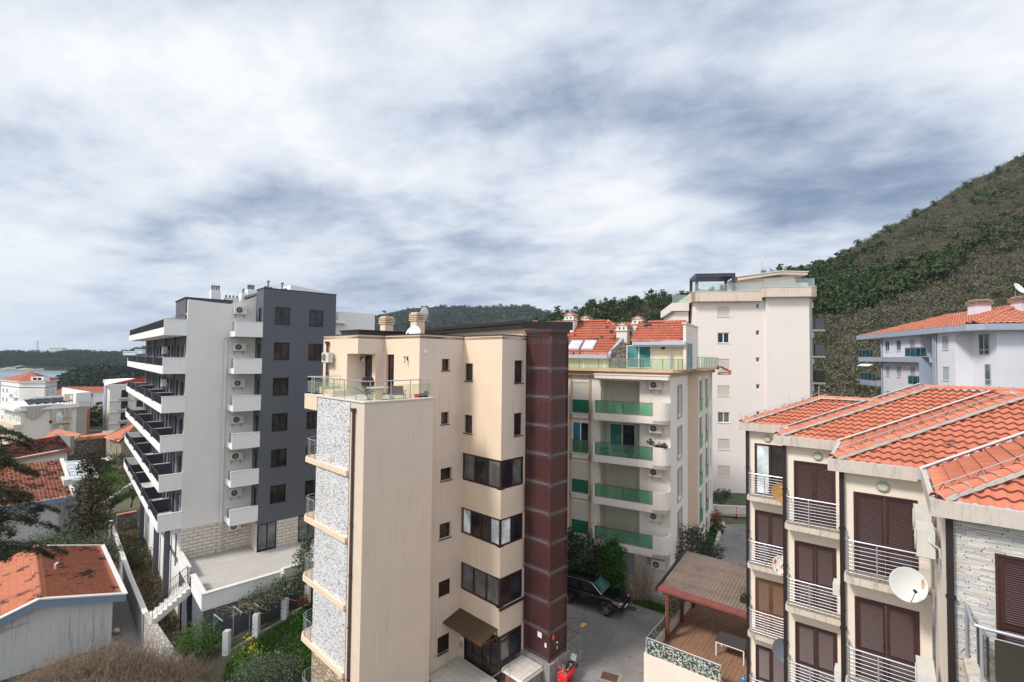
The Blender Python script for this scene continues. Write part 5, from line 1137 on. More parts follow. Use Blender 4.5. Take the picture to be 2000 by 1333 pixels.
# ------------------------------------------------------------------ D: tall ivory tower
def buildingD():
    t = D.thing('apartment_tower', 'tall plain pinkish ivory apartment tower with a dark pergola on its roof', 'building')
    big = [(8.25, 9.53, 22.03-3.03*k, 23.24-3.03*k) for k in range(8)]; small = [(5.04, 5.43, 22.96-3.04*k, 23.5-3.04*k) for k in range(7)]
    w = MB(); w.wall(Fu(0), 4.45, 12.06, 0, 23.9, big+small, .16); w.wall(Fv(12.06, 1), 0, 12, 0, 23.9); w.wall(Fu(-.35), 0, 4.45, 0, 24.2); w.wall(Fv(4.45, 1), -.35, 0, 0, 24.2); w.wall(Fv(0), -.35, 9, 0, 24.2)
    w.build('wall', M['d_wall'], t)
    w = MB(); w.wall(Fu(1.6), -1.05, 0, 0, 24.15); w.wall(Fv(-1.05), 1.6, 12, 0, 24.15); w.build('clad_wall', M['d_clad'], t)
    w = MB(); w.box(-1.0, 0, -.5, 4.95, 24.15, 25.2); w.box(-1.0, 10, -.5, 0, 24.16, 25.19); w.box(-.65, 0, 4.95, 12.44, 23.75, 24.85); w.box(-.65, 12, 12.06, 12.44, 23.76, 24.84); w.box(0, 12, -.4, 12.2, 24.2, 24.8); w.build('parapet', M['d_band'], t)
    m = MB(); m.box(-1.04, 0, -.54, 4.99, 25.2, 25.26); m.box(-.69, 0, 4.99, 12.48, 24.85, 24.91); m.build('coping', M['coping'], t)
    w = MB(); w.box(1.6, 12, 12.44, 14.0, 0, 22.8); w.box(1.2, 12, 12.44, 14.4, 22.85, 23.8); w.build('left_wing', M['d_wall'], t)
    railing(t, [(1.3, 14.3), (1.3, 12.5)], 23.8, .95, 0, M['steel'], post=1, rr=.015, glass=M['tgreen_glass'], gb=.02, gt=.02)
    railing(t, [(-.5, 12.3), (-.5, 5.0)], 24.9, .9, 0, M['steel'], post=2.4, rr=.012, glass=M['clear_glass'], gb=.02, gt=.02, pr=.012); railing(t, [(-.85, 4.8), (-.85, -.4), (4, -.4)], 25.25, .9, 0, M['steel'], post=2.4, rr=.012, glass=M['clear_glass'], gb=.02, gt=.02, pr=.012)
    for i, (a, b, c, d) in enumerate(big):
        if i in (1, 4): window(t, Fu(0), a, b, c, d, M['white_frame'], M['glass'] if i == 1 else M['glass_grey'], 2, .1, .08)
        else: blind(t, Fu(0), a, b, c, d, M['d_blind'], .06)
        MB().tbox(Fu(0), a-.06, b+.06, -.05, .05, c-.06, c-.005).build('sill', M['d_band'], t)
    for a, b, c, d in small: window(t, Fu(0), a, b, c, d, M['white_frame'], M['glass_grey'], 1, .08, .05)
    p = MB(); p.box(1.0, 6, .9, 7.0, 24.8, 26.3); p.build('penthouse', M['d_wall'], t)
    r = MB(); r.prism([(.0, -.1), (6.5, -.1), (6.5, 7.3), (.0, 7.3)], lambda x, y: 26.95 if y < 2.8 and False else 26.85 - .1*(y > 5), lambda x, y: 27.12 - .42*(y > 5)); r.hexa([(0, .0, 26.55), (6.5, 0, 26.55), (6.5, 2.8, 26.9), (0, 2.8, 26.9), (0, 0, 26.95), (6.5, 0, 26.95), (6.5, 2.8, 27.2), (0, 2.8, 27.2)]) if False else None
    MB().hexa([(0, 2.8, 26.85), (6.5, 2.8, 26.85), (6.5, 7.3, 26.2), (0, 7.3, 26.2), (0, 2.8, 27.15), (6.5, 2.8, 27.15), (6.5, 7.3, 26.6), (0, 7.3, 26.6)]).hexa([(0, .0, 26.7), (6.5, 0, 26.7), (6.5, 2.8, 26.85), (0, 2.8, 26.85), (0, 0, 27.0), (6.5, 0, 27.0), (6.5, 2.8, 27.15), (0, 2.8, 27.15)]).build('penthouse_roof', M['d_band'], t)
    MB().hexa([(-.1, 2.8, 27.152), (6.6, 2.8, 27.152), (6.6, 7.4, 26.6), (-.1, 7.4, 26.6), (-.1, 2.8, 27.22), (6.6, 2.8, 27.22), (6.6, 7.4, 26.68), (-.1, 7.4, 26.68)]).hexa([(-.1, -.1, 27.002), (6.6, -.1, 27.002), (6.6, 2.8, 27.152), (-.1, 2.8, 27.152), (-.1, -.1, 27.07), (6.6, -.1, 27.07), (6.6, 2.8, 27.22), (-.1, 2.8, 27.22)]).build('roof_edge', M['white'], t)
    MB().prism([(1.0, 1.0), (6, 1.0), (6, 7.0), (1.0, 7.0)], 26.25, lambda x, y: 26.84 if y < 3 else 26.2+.1).build('penthouse_top', M['d_wall'], t)
    MB().box(4, 8, -1.6, .3, 24.15, 26.4).build('side_roof_room', M['white'], t)
    p = MB(); a, b, x0, x1 = 7.55, 11.9, .1, 4.0; w_ = .3
    for x in (x0, x1-w_):
        for y in (a, b-w_): p.box(x, x+w_, y, y+w_, 24.85, 26.7)
    p.box(x0, x0+w_, a, b, 26.7, 27.08); p.box(x1-w_, x1, a, b, 26.7, 27.08); p.box(x0+w_, x1-w_, a, a+w_, 26.7, 27.08); p.box(x0+w_, x1-w_, b-w_, b, 26.7, 27.08)
    for k in range(4): x = x0+.75+k*.75; p.box(x, x+.22, a+w_, b-w_, 26.62, 26.9)
    p.build('pergola_frame', M['slate_metal'], t); p = MB()
    for k in range(9): p.box(x0+w_+.01, x1-w_-.01, a+w_+.05+.14*k, a+w_+.12+.14*k, 26.92, 27.05)
    p.build('pergola_slats', M['brown_metal'], t)
    m = MB(); m.tube([(3, 3.8, 27), (3, 3.8, 28.7)], .03, 5); m.lathe([(.001, 0), (.08, .1), (.001, .22)], 8, Matrix.Translation((3, 3.8, 28.65))); m.build('aerial', M['grey_frame'], t)
    for k in range(7):
        z = 20.6-3.14*k
        s_ = MB().box(4, 8, -3.4, -1.05, z, z+.2).build('side_balcony', M['d_band'], t); railing(s_, [(4.05, -1.1), (4.05, -3.35), (7.9, -3.35)], z+.2, 1.35, 0, M['brown_metal'], post=1.2, rr=.03, glass=M['smoke_glass'], gb=.02, gt=.02)
    return t
M['d_band'] = stucco('peach_parapet', (.70, .585, .49), (.42, .33, .25), .8); M['d_blind'] = plain('ivory_blind', (.60, .545, .48), .7, 0, .04)
buildingD()
for k in range(4): ac(D, 4.0, -1.5, 23.3-3.14*k if k == 0 else 19.75-3.14*(k-1), '-x', 'white air conditioner on the ivory tower edge %s' % ['above the first brown balcony', 'just below the top brown balcony', 'just below the middle brown balcony', 'just below the lowest visible brown balcony'][k], 'air conditioners', 1.15)
def bollard(x, y, lab):
    t = thing('traffic_bollard', lab, 'bollard', (x, y, zr(y, .12)), 0, 'red and white bollards by the road')
    MB().lathe([(.001, 0), (.2, 0), (.2, .05), (.06, .07)], 12).build('base', M['black'], t)
    m = MB(); m.lathe([(.055, .06), (.055, .95), (.001, 1.0)], 10); m.build('post', M['red'], t)
    for z in (.45, .7): MB().lathe([(.058, z), (.058, z+.12)], 10).build('band', M['white'], t)
bollard(20.1, 47.9, 'red and white bollard nearer the ivory block, left of the pair'); bollard(22.0, 47.7, 'red and white bollard nearer the balconied building, right of the pair')
def lowwall(name, label, pts, z0, h, th, mat, cat='wall', cap=None):
    t = thing(name, label, cat, (pts[0][0], pts[0][1], 0)); m = MB(); c = MB(); O = Vector(pts[0])
    for p, q in zip(pts, pts[1:]):
        p, q = Vector(p)-O, Vector(q)-O; d = (q-p).normalized(); n = Vector((-d.y, d.x))*th/2; ps = (p-n, q-n, q+n, p+n); zz = [z0(v.x+O.x, v.y+O.y) if callable(z0) else z0 for v in ps]
        m.hexa([(v.x, v.y, z-.6) for v, z in zip(ps, zz)]+[(v.x, v.y, z+h) for v, z in zip(ps, zz)])
        if cap: n *= 1.2; ps = (p-n, q-n, q+n, p+n); c.hexa([(v.x, v.y, z+h+.002) for v, z in zip(ps, zz)]+[(v.x, v.y, z+h+.05) for v, z in zip(ps, zz)])
    m.build('wall', mat, t)
    if cap: c.build('coping', cap, t)
    return t
RZ = lambda x, y: zr(y, 0)
lowwall('planter_wall', 'long ivory planter wall behind the red and white bollards', [(17.5, 49.2), (25, 48.4), (33, 47.6)], RZ, .85, .2, M['d_band'], cap=M['coping'])
lowwall('planter_wall', 'low pale kerb wall beside the small flower bed next to the ivory block', [(16.6, 40.1), (19.2, 44.7), (20.0, 46.0)], RZ, .35, .22, M['f_conc'])

# ------------------------------------------------------------------ E: lavender white building
def buildingE():
    t = E.thing('apartment_building', 'lavender apartment building with a wide orange roof and dark teal balcony panels', 'building')
    w = MB(); zs = [18.35, 15.35, 12.3]
    hl = []
    for z in zs:
        for a in (-1.77, -4.48, -7.45): hl.append((a, a+1.0, z, z+1.2))
        hl.append((-13.54, -12.5, z, z+1.3))
    w.wall(Fv(0, 1), -14.56, -11.4, 4, 20, [h for h in hl if h[0] < -11.5], .1); w.wall(Fv(0, 1), -8.61, 0, 4, 20, [h for h in hl if h[0] > -11], .1)
    w.wall(Fv(-1.4, 1), -11.4, -8.61, 4, 20); w.wall(Fu(-8.61, -1), -1.4, 0, 4, 20); w.wall(Fu(-11.4, 1), -1.4, 0, 4, 20); w.wall(Fu(0, 1), -8, 0, 4, 20)
    pts = [(-14.56, 0), (-14.9, -1.15), (-17.6, -1.5), (-17.6, -9)]
    for p, q in zip(pts, pts[1:]): w.face([(*p, 4), (*q, 4), (*q, 20), (*p, 20)])
    w.build('wall', M['e_wall'], t)
    for h in hl:
        wn = window(t, Fv(0, 1), *h, M['e_frame'], M['glass'] if (h[2] > 18 and h[0] > -5) else M['e_shut'], 2, .03, .09); MB().tbox(Fv(0, 1), h[0]-.05, h[1]+.05, -.02, .07, h[2]-.08, h[2]-.01).build('sill', M['coping'], wn)
    def fw(x0, x1, z0, z1, g):
        p, q = Vector((-14.9, -1.15)), Vector((-17.6, -1.5)); T = lambda a, d, z: (*(p.lerp(q, a)+Vector((-.12, .95))*d), z)
        m = MB(); m.tbox(T, x0, x1, .0, .05, z0, z1); wn = m.build('window', M['e_frame'], t)
        k = 2 if x1-x0 > .3 else 1
        for i in range(k):
            a = x0+(x1-x0)*i/k+.03; b = x0+(x1-x0)*(i+1)/k-.03; m = MB(); m.tbox(T, a, b, .05, .06, z0+.5*(z1-z0)*.55, z1-.08); m.tbox(T, a, b, .05, .06, z0+.08, z0+.22*(z1-z0)); m.build('pane', g, wn)
    fw(.30, .72, 17.8, 19.7, M['glass_grey']); fw(.52, .75, 15.1, 17.0, M['glass_grey'])
    s_ = MB()
    s_.box(-10.2, 4.9, 0, .75, 17.05, 17.62); s_.box(1.2, 4.9, -3, 0, 17.05, 17.62); s_.build('balcony_slab', M['e_trim'], t)
    for z in (14.0, 11.0): MB().box(.0, 4.95, -2.5, .6, z, z+.65).build('balcony_slab', M['e_trim'], t); MB().box(-10.9, -8.2, 0, .6, z+.0, z+.65).build('balcony_slab', M['e_trim'], t)
    MB().box(-10.3, -9.9, -.3, .76, 14.0, 17.05).box(-11.5, -11.38, 0, .3, 14, 19.98).build('balcony_frame', M['e_trim'], t)
    def panels(p, q, z, n, h=.85):
        P0, P1 = Vector((*p, 0)), Vector((*q, 0)); m = MB(); g = MB(); d = (P1-P0).normalized(); nn = Vector((-d.y, d.x, 0))*.02
        for k in range(n+1): c = P0.lerp(P1, k/n); m.tube([c+Vector((0,0,z)), c+Vector((0,0,z+h))], .05, 4)
        m.tube([P0+Vector((0,0,z+h)), P1+Vector((0,0,z+h))], .04, 4)
        r = m.build('balcony_railing', M['bronze2'], t)
        for k in range(n):
            a = P0.lerp(P1, k/n)+d*.06; b = P0.lerp(P1, (k+1)/n)-d*.06; g.hexa([tuple(v+Vector((0,0,zz))) for zz in (z+.03, z+h-.06) for v in (a-nn, b-nn, b+nn, a+nn)])
        g.build('glass_panel', M['teal_panel'], r)
    panels((-7.1, .7), (-11.2, .7), 17.65, 4, .95); panels((4.85, .7), (.6, .7), 17.65, 4, .95); panels((-7.3, .55), (-10.1, .55), 14.68, 3, .9); panels((4.9, .55), (.3, .55), 14.68, 4, .9); panels((4.9, .55), (.3, .55), 11.68, 4, .9)
    # frontal right balconies
    for z in (17.0, 14.0): MB().box(-19.2, -17.6, -9, -3.9, z, z+.6).build('balcony_slab', M['e_trim'], t); panels((-19.1, -4.0), (-19.1, -9), z+.63, 5, .95)
    T = Fu(-17.6); 
    for z in (17.7, 14.7): window(t, T, -7, -4.3, z, z+1.95, M['e_frame'], M['glass_pale'], 2, -.06)
    f = MB(); f.prism([(5.6, .7), (5.6, -12), (5.2, -12), (5.2, .4), (-17.4, .4), (-18.2, -.2), (-18.2, -12), (-18.6, -12), (-18.6, -.1), (-17.5, .7)], 19.95, 20.5); f.build('eaves', M['e_trim'], t)
    MB().prism([(5.2, .4), (5.2, -12), (-18.2, -12), (-18.2, -.2), (-17.4, .4)], 19.95, 20.05).build('soffit', M['e_wall'], t)
    R = lambda y: 20.5+(.55-y)*.30
    tiled('roof', [(-17.4, .55, 20.5), (5.5, .55, 20.5), (1.5, -7.5, R(-7.5)), (-11.5, -7.5, R(-7.5))], M['o_tile2'], t, .45, .5, 3, .05)
    tiled('roof', [(-18.4, -12, 20.5), (-18.4, -.1, 20.5), (-17.4, .4, 20.5), (-11.5, -7.5, R(-7.5)), (-11.5, -12, R(-7.5))], M['o_tile2'], t, .45, .5, 3, .05)
    ridgecaps(t, (-17.5, .5, 20.55), (-11.5, -7.5, R(-7.5)+.05), M['o_tile2'], .2, .5)
    tiled('roof', [(-18.5, -2.8, 20.55), (-18.5, -.3, 20.55), (-16, -2.6, 21.5)], M['o_tile2'], t, .45, .5, 3, .05)
    for (x, y, h) in ((-9.0, -5.0, 1.3), (-13.5, -6.0, 1.0), (-15.5, -6.2, 1.5)): chimney_slats(t, (x, y), 20.6, 22.6+h*.7, 1.3, M['e_wall'], M['c_trim'], 3)
    for q in (-11.6, -.1): MB().tube([(q, .12, 4), (q, .12, 19.95)], .08, 6).build('drainpipe', M['e_trim'], t)
    m = MB(); m.hexa([(1.0, .6, 16.7), (4.4, .6, 16.7), (4.4, 1.1, 16.45), (1.0, 1.1, 16.45), (1.0, .6, 16.75), (4.4, .6, 16.75), (4.4, 1.1, 16.5), (1.0, 1.1, 16.5)]); m.build('awning', M['white'], t)
    m = MB(); m.tube([(4.6, .5, 17.7), (5.6, .6, 19.6)], .05, 4); m.tube([(1.5, .5, 17.7), (3.0, .6, 19.6)], .05, 4); m.build('clothes_rack', M['white'], t) if False else None
    return t
M['e_frame'] = plain('pale_grey_blue_frame', (.33, .37, .44), .5); M['e_shut'] = plain('grey_louvre_shutter', (.36, .39, .45), .6, 0, .1); M['bronze2'] = plain('brown_balcony_frame', (.16, .12, .10), .4)
M['o_tile2'] = tilemat('salmon_orange_tiles', (.52, .165, .10), (.64, .24, .16), amt=-.02)
buildingE()
dish((E.w(-11.8, -6.6)[0], E.w(-11.8, -6.6)[1], 24.3), .3, -.5, .58, M['dish_white'], 'white dish on the orange roof of the lavender building beside its chimney', mount=(0, .3, -1.0))

# ------------------------------------------------------------------ F: stepped balconied building on the right
FS = [(7.02, 4.06, 2.08, 2.9), (3.87, 2.08, 0.0, 4.7), (0.0, 0.0, -2.05, 4.8), (-3.57, -2.12, -9.0, 4.8)]
FL = [11.05, 8.03, 5.0, 2.0]; ZT = 14.28
def shutters(par, T, a0, a1, z0, z1, mat, mids=(.36,), leaves=2):
    fr = MB(); fr.tbox(T, a0-.0, a0+.05, -.1, .02, z0, z1); fr.tbox(T, a1-.05, a1, -.1, .02, z0, z1); fr.tbox(T, a0+.05, a1-.05, -.1, .02, z1-.05, z1)
    fr = fr.build('door_frame', mat, par); w = (a1-a0-.1)/leaves
    for k in range(leaves):
        x0 = a0+.05+w*k+.004; x1 = x0+w-.008; m = MB(); s = .075
        m.tbox(T, x0, x0+s, -.06, -.015, z0, z1-.052); m.tbox(T, x1-s, x1, -.06, -.015, z0, z1-.052); m.tbox(T, x0+s, x1-s, -.06, -.015, z0, z0+.09); m.tbox(T, x0+s, x1-s, -.06, -.015, z1-.052-s, z1-.052)
        zm = [z0+(z1-z0)*q for q in mids]
        for q in zm: m.tbox(T, x0+s, x1-s, -.06, -.015, q-.04, q+.04)
        z = z0+.1
        while z < z1-.052-s-.03:
            if not any(abs(z+.02-q) < .055 for q in zm):
                m.hexa([T(x0+s, -.058, z+.03), T(x1-s, -.058, z+.03), T(x1-s, -.05, z+.036), T(x0+s, -.05, z+.036), T(x0+s, -.03, z), T(x1-s, -.03, z), T(x1-s, -.022, z+.006), T(x0+s, -.022, z+.006)])
                m.face([T(x0+s, -.054, z+.034), T(x1-s, -.054, z+.034), T(x1-s, -.024, z+.002), T(x0+s, -.024, z+.002)])
            z += .046
        lf = m.build('shutter', mat, fr); MB().tbox(T, x0+s*.5, x1-s*.5, -.068, -.06, z0+.02, z1-.07).build('backing', M['black'], lf)
        h = MB(); h.tbox(T, (x1-.05 if k == 0 else x0+.03), (x1-.03 if k == 0 else x0+.05), -.015, .0, z0+(z1-z0)*.45, z0+(z1-z0)*.5); h.build('handle', M['black'], lf)
    return fr
def buildingF():
    t = F.thing('apartment_building', 'cream stepped apartment building with brown louvred shutters, silver rails and new orange tiles', 'building')
    doors = [(2.2, 3.45), (.12, 1.45), (-2.05, -.6)]
    for i, (us, vl, vr, Wd) in enumerate(FS):
        x = us+.35; yl = vl-.26; yr = vr-.26 if i < 3 else -9; w = MB()
        if i < 3: hs = [(doors[i][0]-(0 if i else 0), doors[i][1], z, z+2.3) for z in FL]
        else: hs = [(-4.35, -3.13, z, z+2.25) for z in FL]
        w.wall(Fu(x), yr, yl, 0, 13.93, hs, .12); w.build('front_wall', M['f_wall'] if i < 3 else M['ledge'], t)
        xn = FS[i-1][0]+.35 if i else 14
        MB().wall(Fv(yl, 1), x, xn, 0, 13.93).build('return_wall', M['f_wall'], t)
        for k, h in enumerate(hs):
            if i == 0 and k == 0:
                window(t, Fu(x), *h, M['brown_frame'], None, 2, .05, .08, panels=[M['glass_b'], M['glass_pale']], name='balcony_door')
            else: shutters(t, Fu(x), *h, M['shutter_wood'] if (i == 0 and k == 2) else M['shutter'])
        # fascia and gutter
        m = MB(); m.box(us, us+.1, vr if i < 3 else -9, vl, 13.93, ZT); m.box(us+.1, (FS[i-1][0] if i else 14), vl-.1, vl, 13.93, ZT); m.box(us+.1, us+.35, (vr if i < 3 else -9), vl-.1, 13.93, 13.99); m.box(us+.35, (FS[i-1][0]+.35 if i else 14), vl-.26, vl-.1, 13.931, 13.991)
        m.build('fascia', M['f_conc'], t)
        # balcony
        if i < 3:
            for k, z in enumerate(FL):
                y0, y1 = vr-.26, vl-.42; x0 = us-.12
                m = MB(); m.prism([(x, y0), (x, y1+.04), (x0+.0, y1+.04), (x0-.1, y1-.06), (x0-.1, y0)][::-1], z-.2, z-.012); s_ = m.build('balcony_slab', M['f_slab'], t)
                MB().prism([(x, y0), (x, y1), (x0+.02, y1), (x0-.06, y1-.08), (x0-.06, y0)][::-1], z-.011, z).build('floor_tiles', M['f_floor'], s_)
                arc = [(x0-.04+.12*(1-math.cos(a)), y1-.14+.12*math.sin(a)) for a in (0, .4, .8, 1.2, 1.57)][::-1]
                railing(s_, [(x-.02, y1-.02)]+arc+[(x0-.04, y0+.02)], z, 1.0, 8, M['bright_rail'], post=1.05, rr=.022, br=.0082, pr=.018)
            l = MB(); l.lathe([(.001, .09), (.1, .085), (.14, .05), (.15, .0)], 18, Matrix.Translation((x, [2.9, .66, -1.3][i], 13.6)) @ Matrix.Rotation(-pi/2, 4, 'Y')); 
            lt = MB(); lt.lathe([(.15, .0), (.17, .0), (.17, .03), (.145, .045)], 18, Matrix.Translation((x, [2.9, .66, -1.3][i], 13.6)) @ Matrix.Rotation(-pi/2, 4, 'Y')); lt = lt.build('wall_light', M['lampring'], t, smooth=True); l.build('light_glass', M['lampglass'], lt, smooth=True)
        m = MB(); m.box(x-.11, x-.005, yl-.12, yl-.0, 0, 13.93)
        for z in (12.2, 9.3, 6.4, 3.4): m.box(x-.13, x, yl-.15, yl+.02, z, z+.05)
        m.build('drainpipe', M['brown_metal'], t)
        if i == 3:
            for k, z in enumerate(FL):
                m = MB(); m.prism([(x, -9), (x, -2.62), (-4.25, -2.62), (-4.42, -2.8), (-4.42, -9)][::-1], z-.22, z); s_ = m.build('balcony_slab', M['f_slab'], t)
                railing(s_, [(x-.05, -2.68), (-4.15, -2.68), (-4.25, -2.72), (-4.3, -2.85), (-4.3, -6)], z, 1.1, 0, M['bright_rail'], post=1.1, rr=.03, pr=.028)
                r = railing(s_, [(x-.2, -2.82), (-4.1, -2.85), (-4.16, -2.95), (-4.16, -6)], z, .9, 0, M['bright_rail'], post=3, rr=.012, pr=.012, glass=M['smoke_glass'], gb=.05, gt=.02)
    # roof planes
    g = .16; tt = .4
    for i, (us, vl, vr, Wd) in enumerate(FS):
        zb = ZT-.06; un = FS[i-1][0] if i else 11.0
        vr_ = vr if i < 3 else -9
        e = [(us+g, vl-g, zb), (us+g, vr_-g, zb), (us+Wd, vr_-Wd, zb+tt*(Wd-g)), (us+Wd, vl-Wd, zb+tt*(Wd-g))]
        tiled('roof', e, M['f_tile'], t, .24, .34, 6, .05, .05)
        e = [(un+g, vl-g, zb), (us+g, vl-g, zb), (us+Wd, vl-Wd, zb+tt*(Wd-g)), (un+Wd, vl-Wd, zb+tt*(Wd-g))]
        tiled('roof', e, M['f_tile'], t, .24, .34, 6, .05, .05)
        h0 = (us+g-.02, vl-g+.02, zb+.05); h1 = (us+Wd, vl-Wd, zb+tt*(Wd-g)+.06)
        ridgecaps(t, h0, h1, M['f_tile'], .15, .36, M['mortar'], 1)
        if i < 2: ridgecaps(t, h1, (h1[0], h1[1]-5, h1[2]), M['f_tile'], .15, .36, M['mortar'], -1 if i else 1)
        # lightning wire
        m = MB(); a = Vector(h0)+Vector((0,0,.22)); b = Vector(h1)+Vector((0,0,.22)); off = Vector((-.09, -.09, 0))
        m.tube([a+off*-1, b+off*-1], .012, 5); r_ = m.build('lightning_wire', M['steel'], t); m = MB(); n = int((b-a).length/1.1)
        for k in range(n+1):
            c = a.lerp(b, (k+.3)/(n+1))-off; m.tube([c, c+Vector((-.02, -.02, -.1)), c+Vector((.10, -.12, -.2))], .01, 4); m.tube([c, c+Vector((-.06, .1, -.2))], .01, 4)
        m.build('wire_bracket', M['rusty_iron'], r_)
        if i:
            m = MB(); P0 = Vector((un, vl-.0, zb+.035)); P1 = P0+Vector((Wd, -Wd, tt*Wd)); s_ = Vector((1, 1, 0)).normalized()
            for q in range(8):
                p = P0.lerp(P1, q/8); r = P0.lerp(P1, (q+1)/8); wd = .055
                m.face([p-s_*wd+Vector((0,0,.07)), r-s_*wd+Vector((0,0,.07)), r, p]); m.face([p, r, r+s_*wd+Vector((0,0,.07)), p+s_*wd+Vector((0,0,.07))])
            m.build('valley_flashing', M['flashing'], t)
    m = MB(); m.tube([(7.2, 3.9, 14.3), (7.15, 4.0, 14.75)], .008, 4); m.tube([(9.0, 2.2, 15.1), (8.95, 2.25, 15.6)], .008, 4); m.tube([(9.92, 1.16, 15.4), (9.92, 1.16, 15.95)], .02, 5); m.build('lightning_rod', M['grey_frame'], t)
    return t
M['lampring'] = plain('cream_lamp_ring', (.55, .50, .38), .4); M['lampglass'] = plain('frosted_lamp_glass', (.50, .49, .43), .2)
buildingF()
# rusty air conditioners seen edge-on beside the stone wall
ac(F, -.55, -2.36, 12.7, '+y', 'upper white air conditioner beside the brown drainpipe under the nearest roof corner', 'air conditioners', 1.1)
ac(F, -1.7, -2.36, 12.55, '+y', 'lower white air conditioner with rusty brackets beside the nearest roof corner', 'air conditioners', 1.1)
ac(F, -1.3, -2.36, 9.0, '+y', 'white rust-stained air conditioner below the big white dish beside the stone wall', 'air conditioners', 1.15)
ac(F, 1.0, -.26, 10.0, '+y', 'upper small air conditioner half hidden behind a drainpipe beside brown shutters', 'air conditioners', .6)
ac(F, 1.2, -.26, 7.3, '+y', 'lower small air conditioner half hidden behind a drainpipe beside brown shutters', 'air conditioners', .6)
def fd(x, y, z, yaw, tilt, r, mat, lab, text=None, mount=(.25, .35, -.1)):
    p = F.w(x, y, z); return dish(p, F.rz-pi/2+yaw, tilt, r, mat, lab, text=text, mount=mount)
bl = plain('faded_blue_print', (.18, .30, .55), .6); wt = plain('pale_print', (.7, .6, .45), .6)
fd(-.62, -1.78, 11.35, .35, -.25, .42, M['dish_white'], 'large white satellite dish with an orange rust patch on the rail beside the stone wall', [(-.0, -.22, .07, 'xxxxxxxx', bl)] if False else None)
fd(-3.0, -2.45, 7.6, .35, -.3, .42, M['dish_white'], 'white satellite dish cut by the bottom edge of the picture below the stone wall')
fd(6.3, 2.18, 11.55, .25, -.2, .40, M['dish_tan'], 'tan brown satellite dish on the topmost far balcony', [(0.08, .18, .11, 'DIPOL', wt)])
fd(6.45, 2.2, 8.45, .25, -.2, .40, M['dish_rusty'], 'white satellite dish covered in rust patches on the far middle balcony')
fd(6.2, 2.1, 5.05, .1, -.25, .46, M['dish_grey'], 'dark grey satellite dish on the far lower balcony')
t = F.thing('stone_slabs', 'pile of broken brown stone slabs behind smoked glass on the nearest balcony', 'stones'); m = MB(); rr = random.Random(3)
for k in range(7):
    x = -3.75+rr.uniform(-.2, .2); y = -3.45-k*.16; z = 11.06+.02*k; a = rr.uniform(-.25, .25); m.hexa([(x-.25, y-.22, z), (x+.25, y-.2+a*.3, z), (x+.22, y+.2, z+.04), (x-.22, y+.24, z+.02), (x-.24, y-.2, z+.05), (x+.24, y-.2+a*.3, z+.05), (x+.2, y+.2, z+.09), (x-.22, y+.22, z+.07)])
m.build('slab', M['soil2'], t) if 'soil2' in M else m.build('slab', plain('brown_slab', (.24, .17, .12), .9, 0, .3, 4), t)

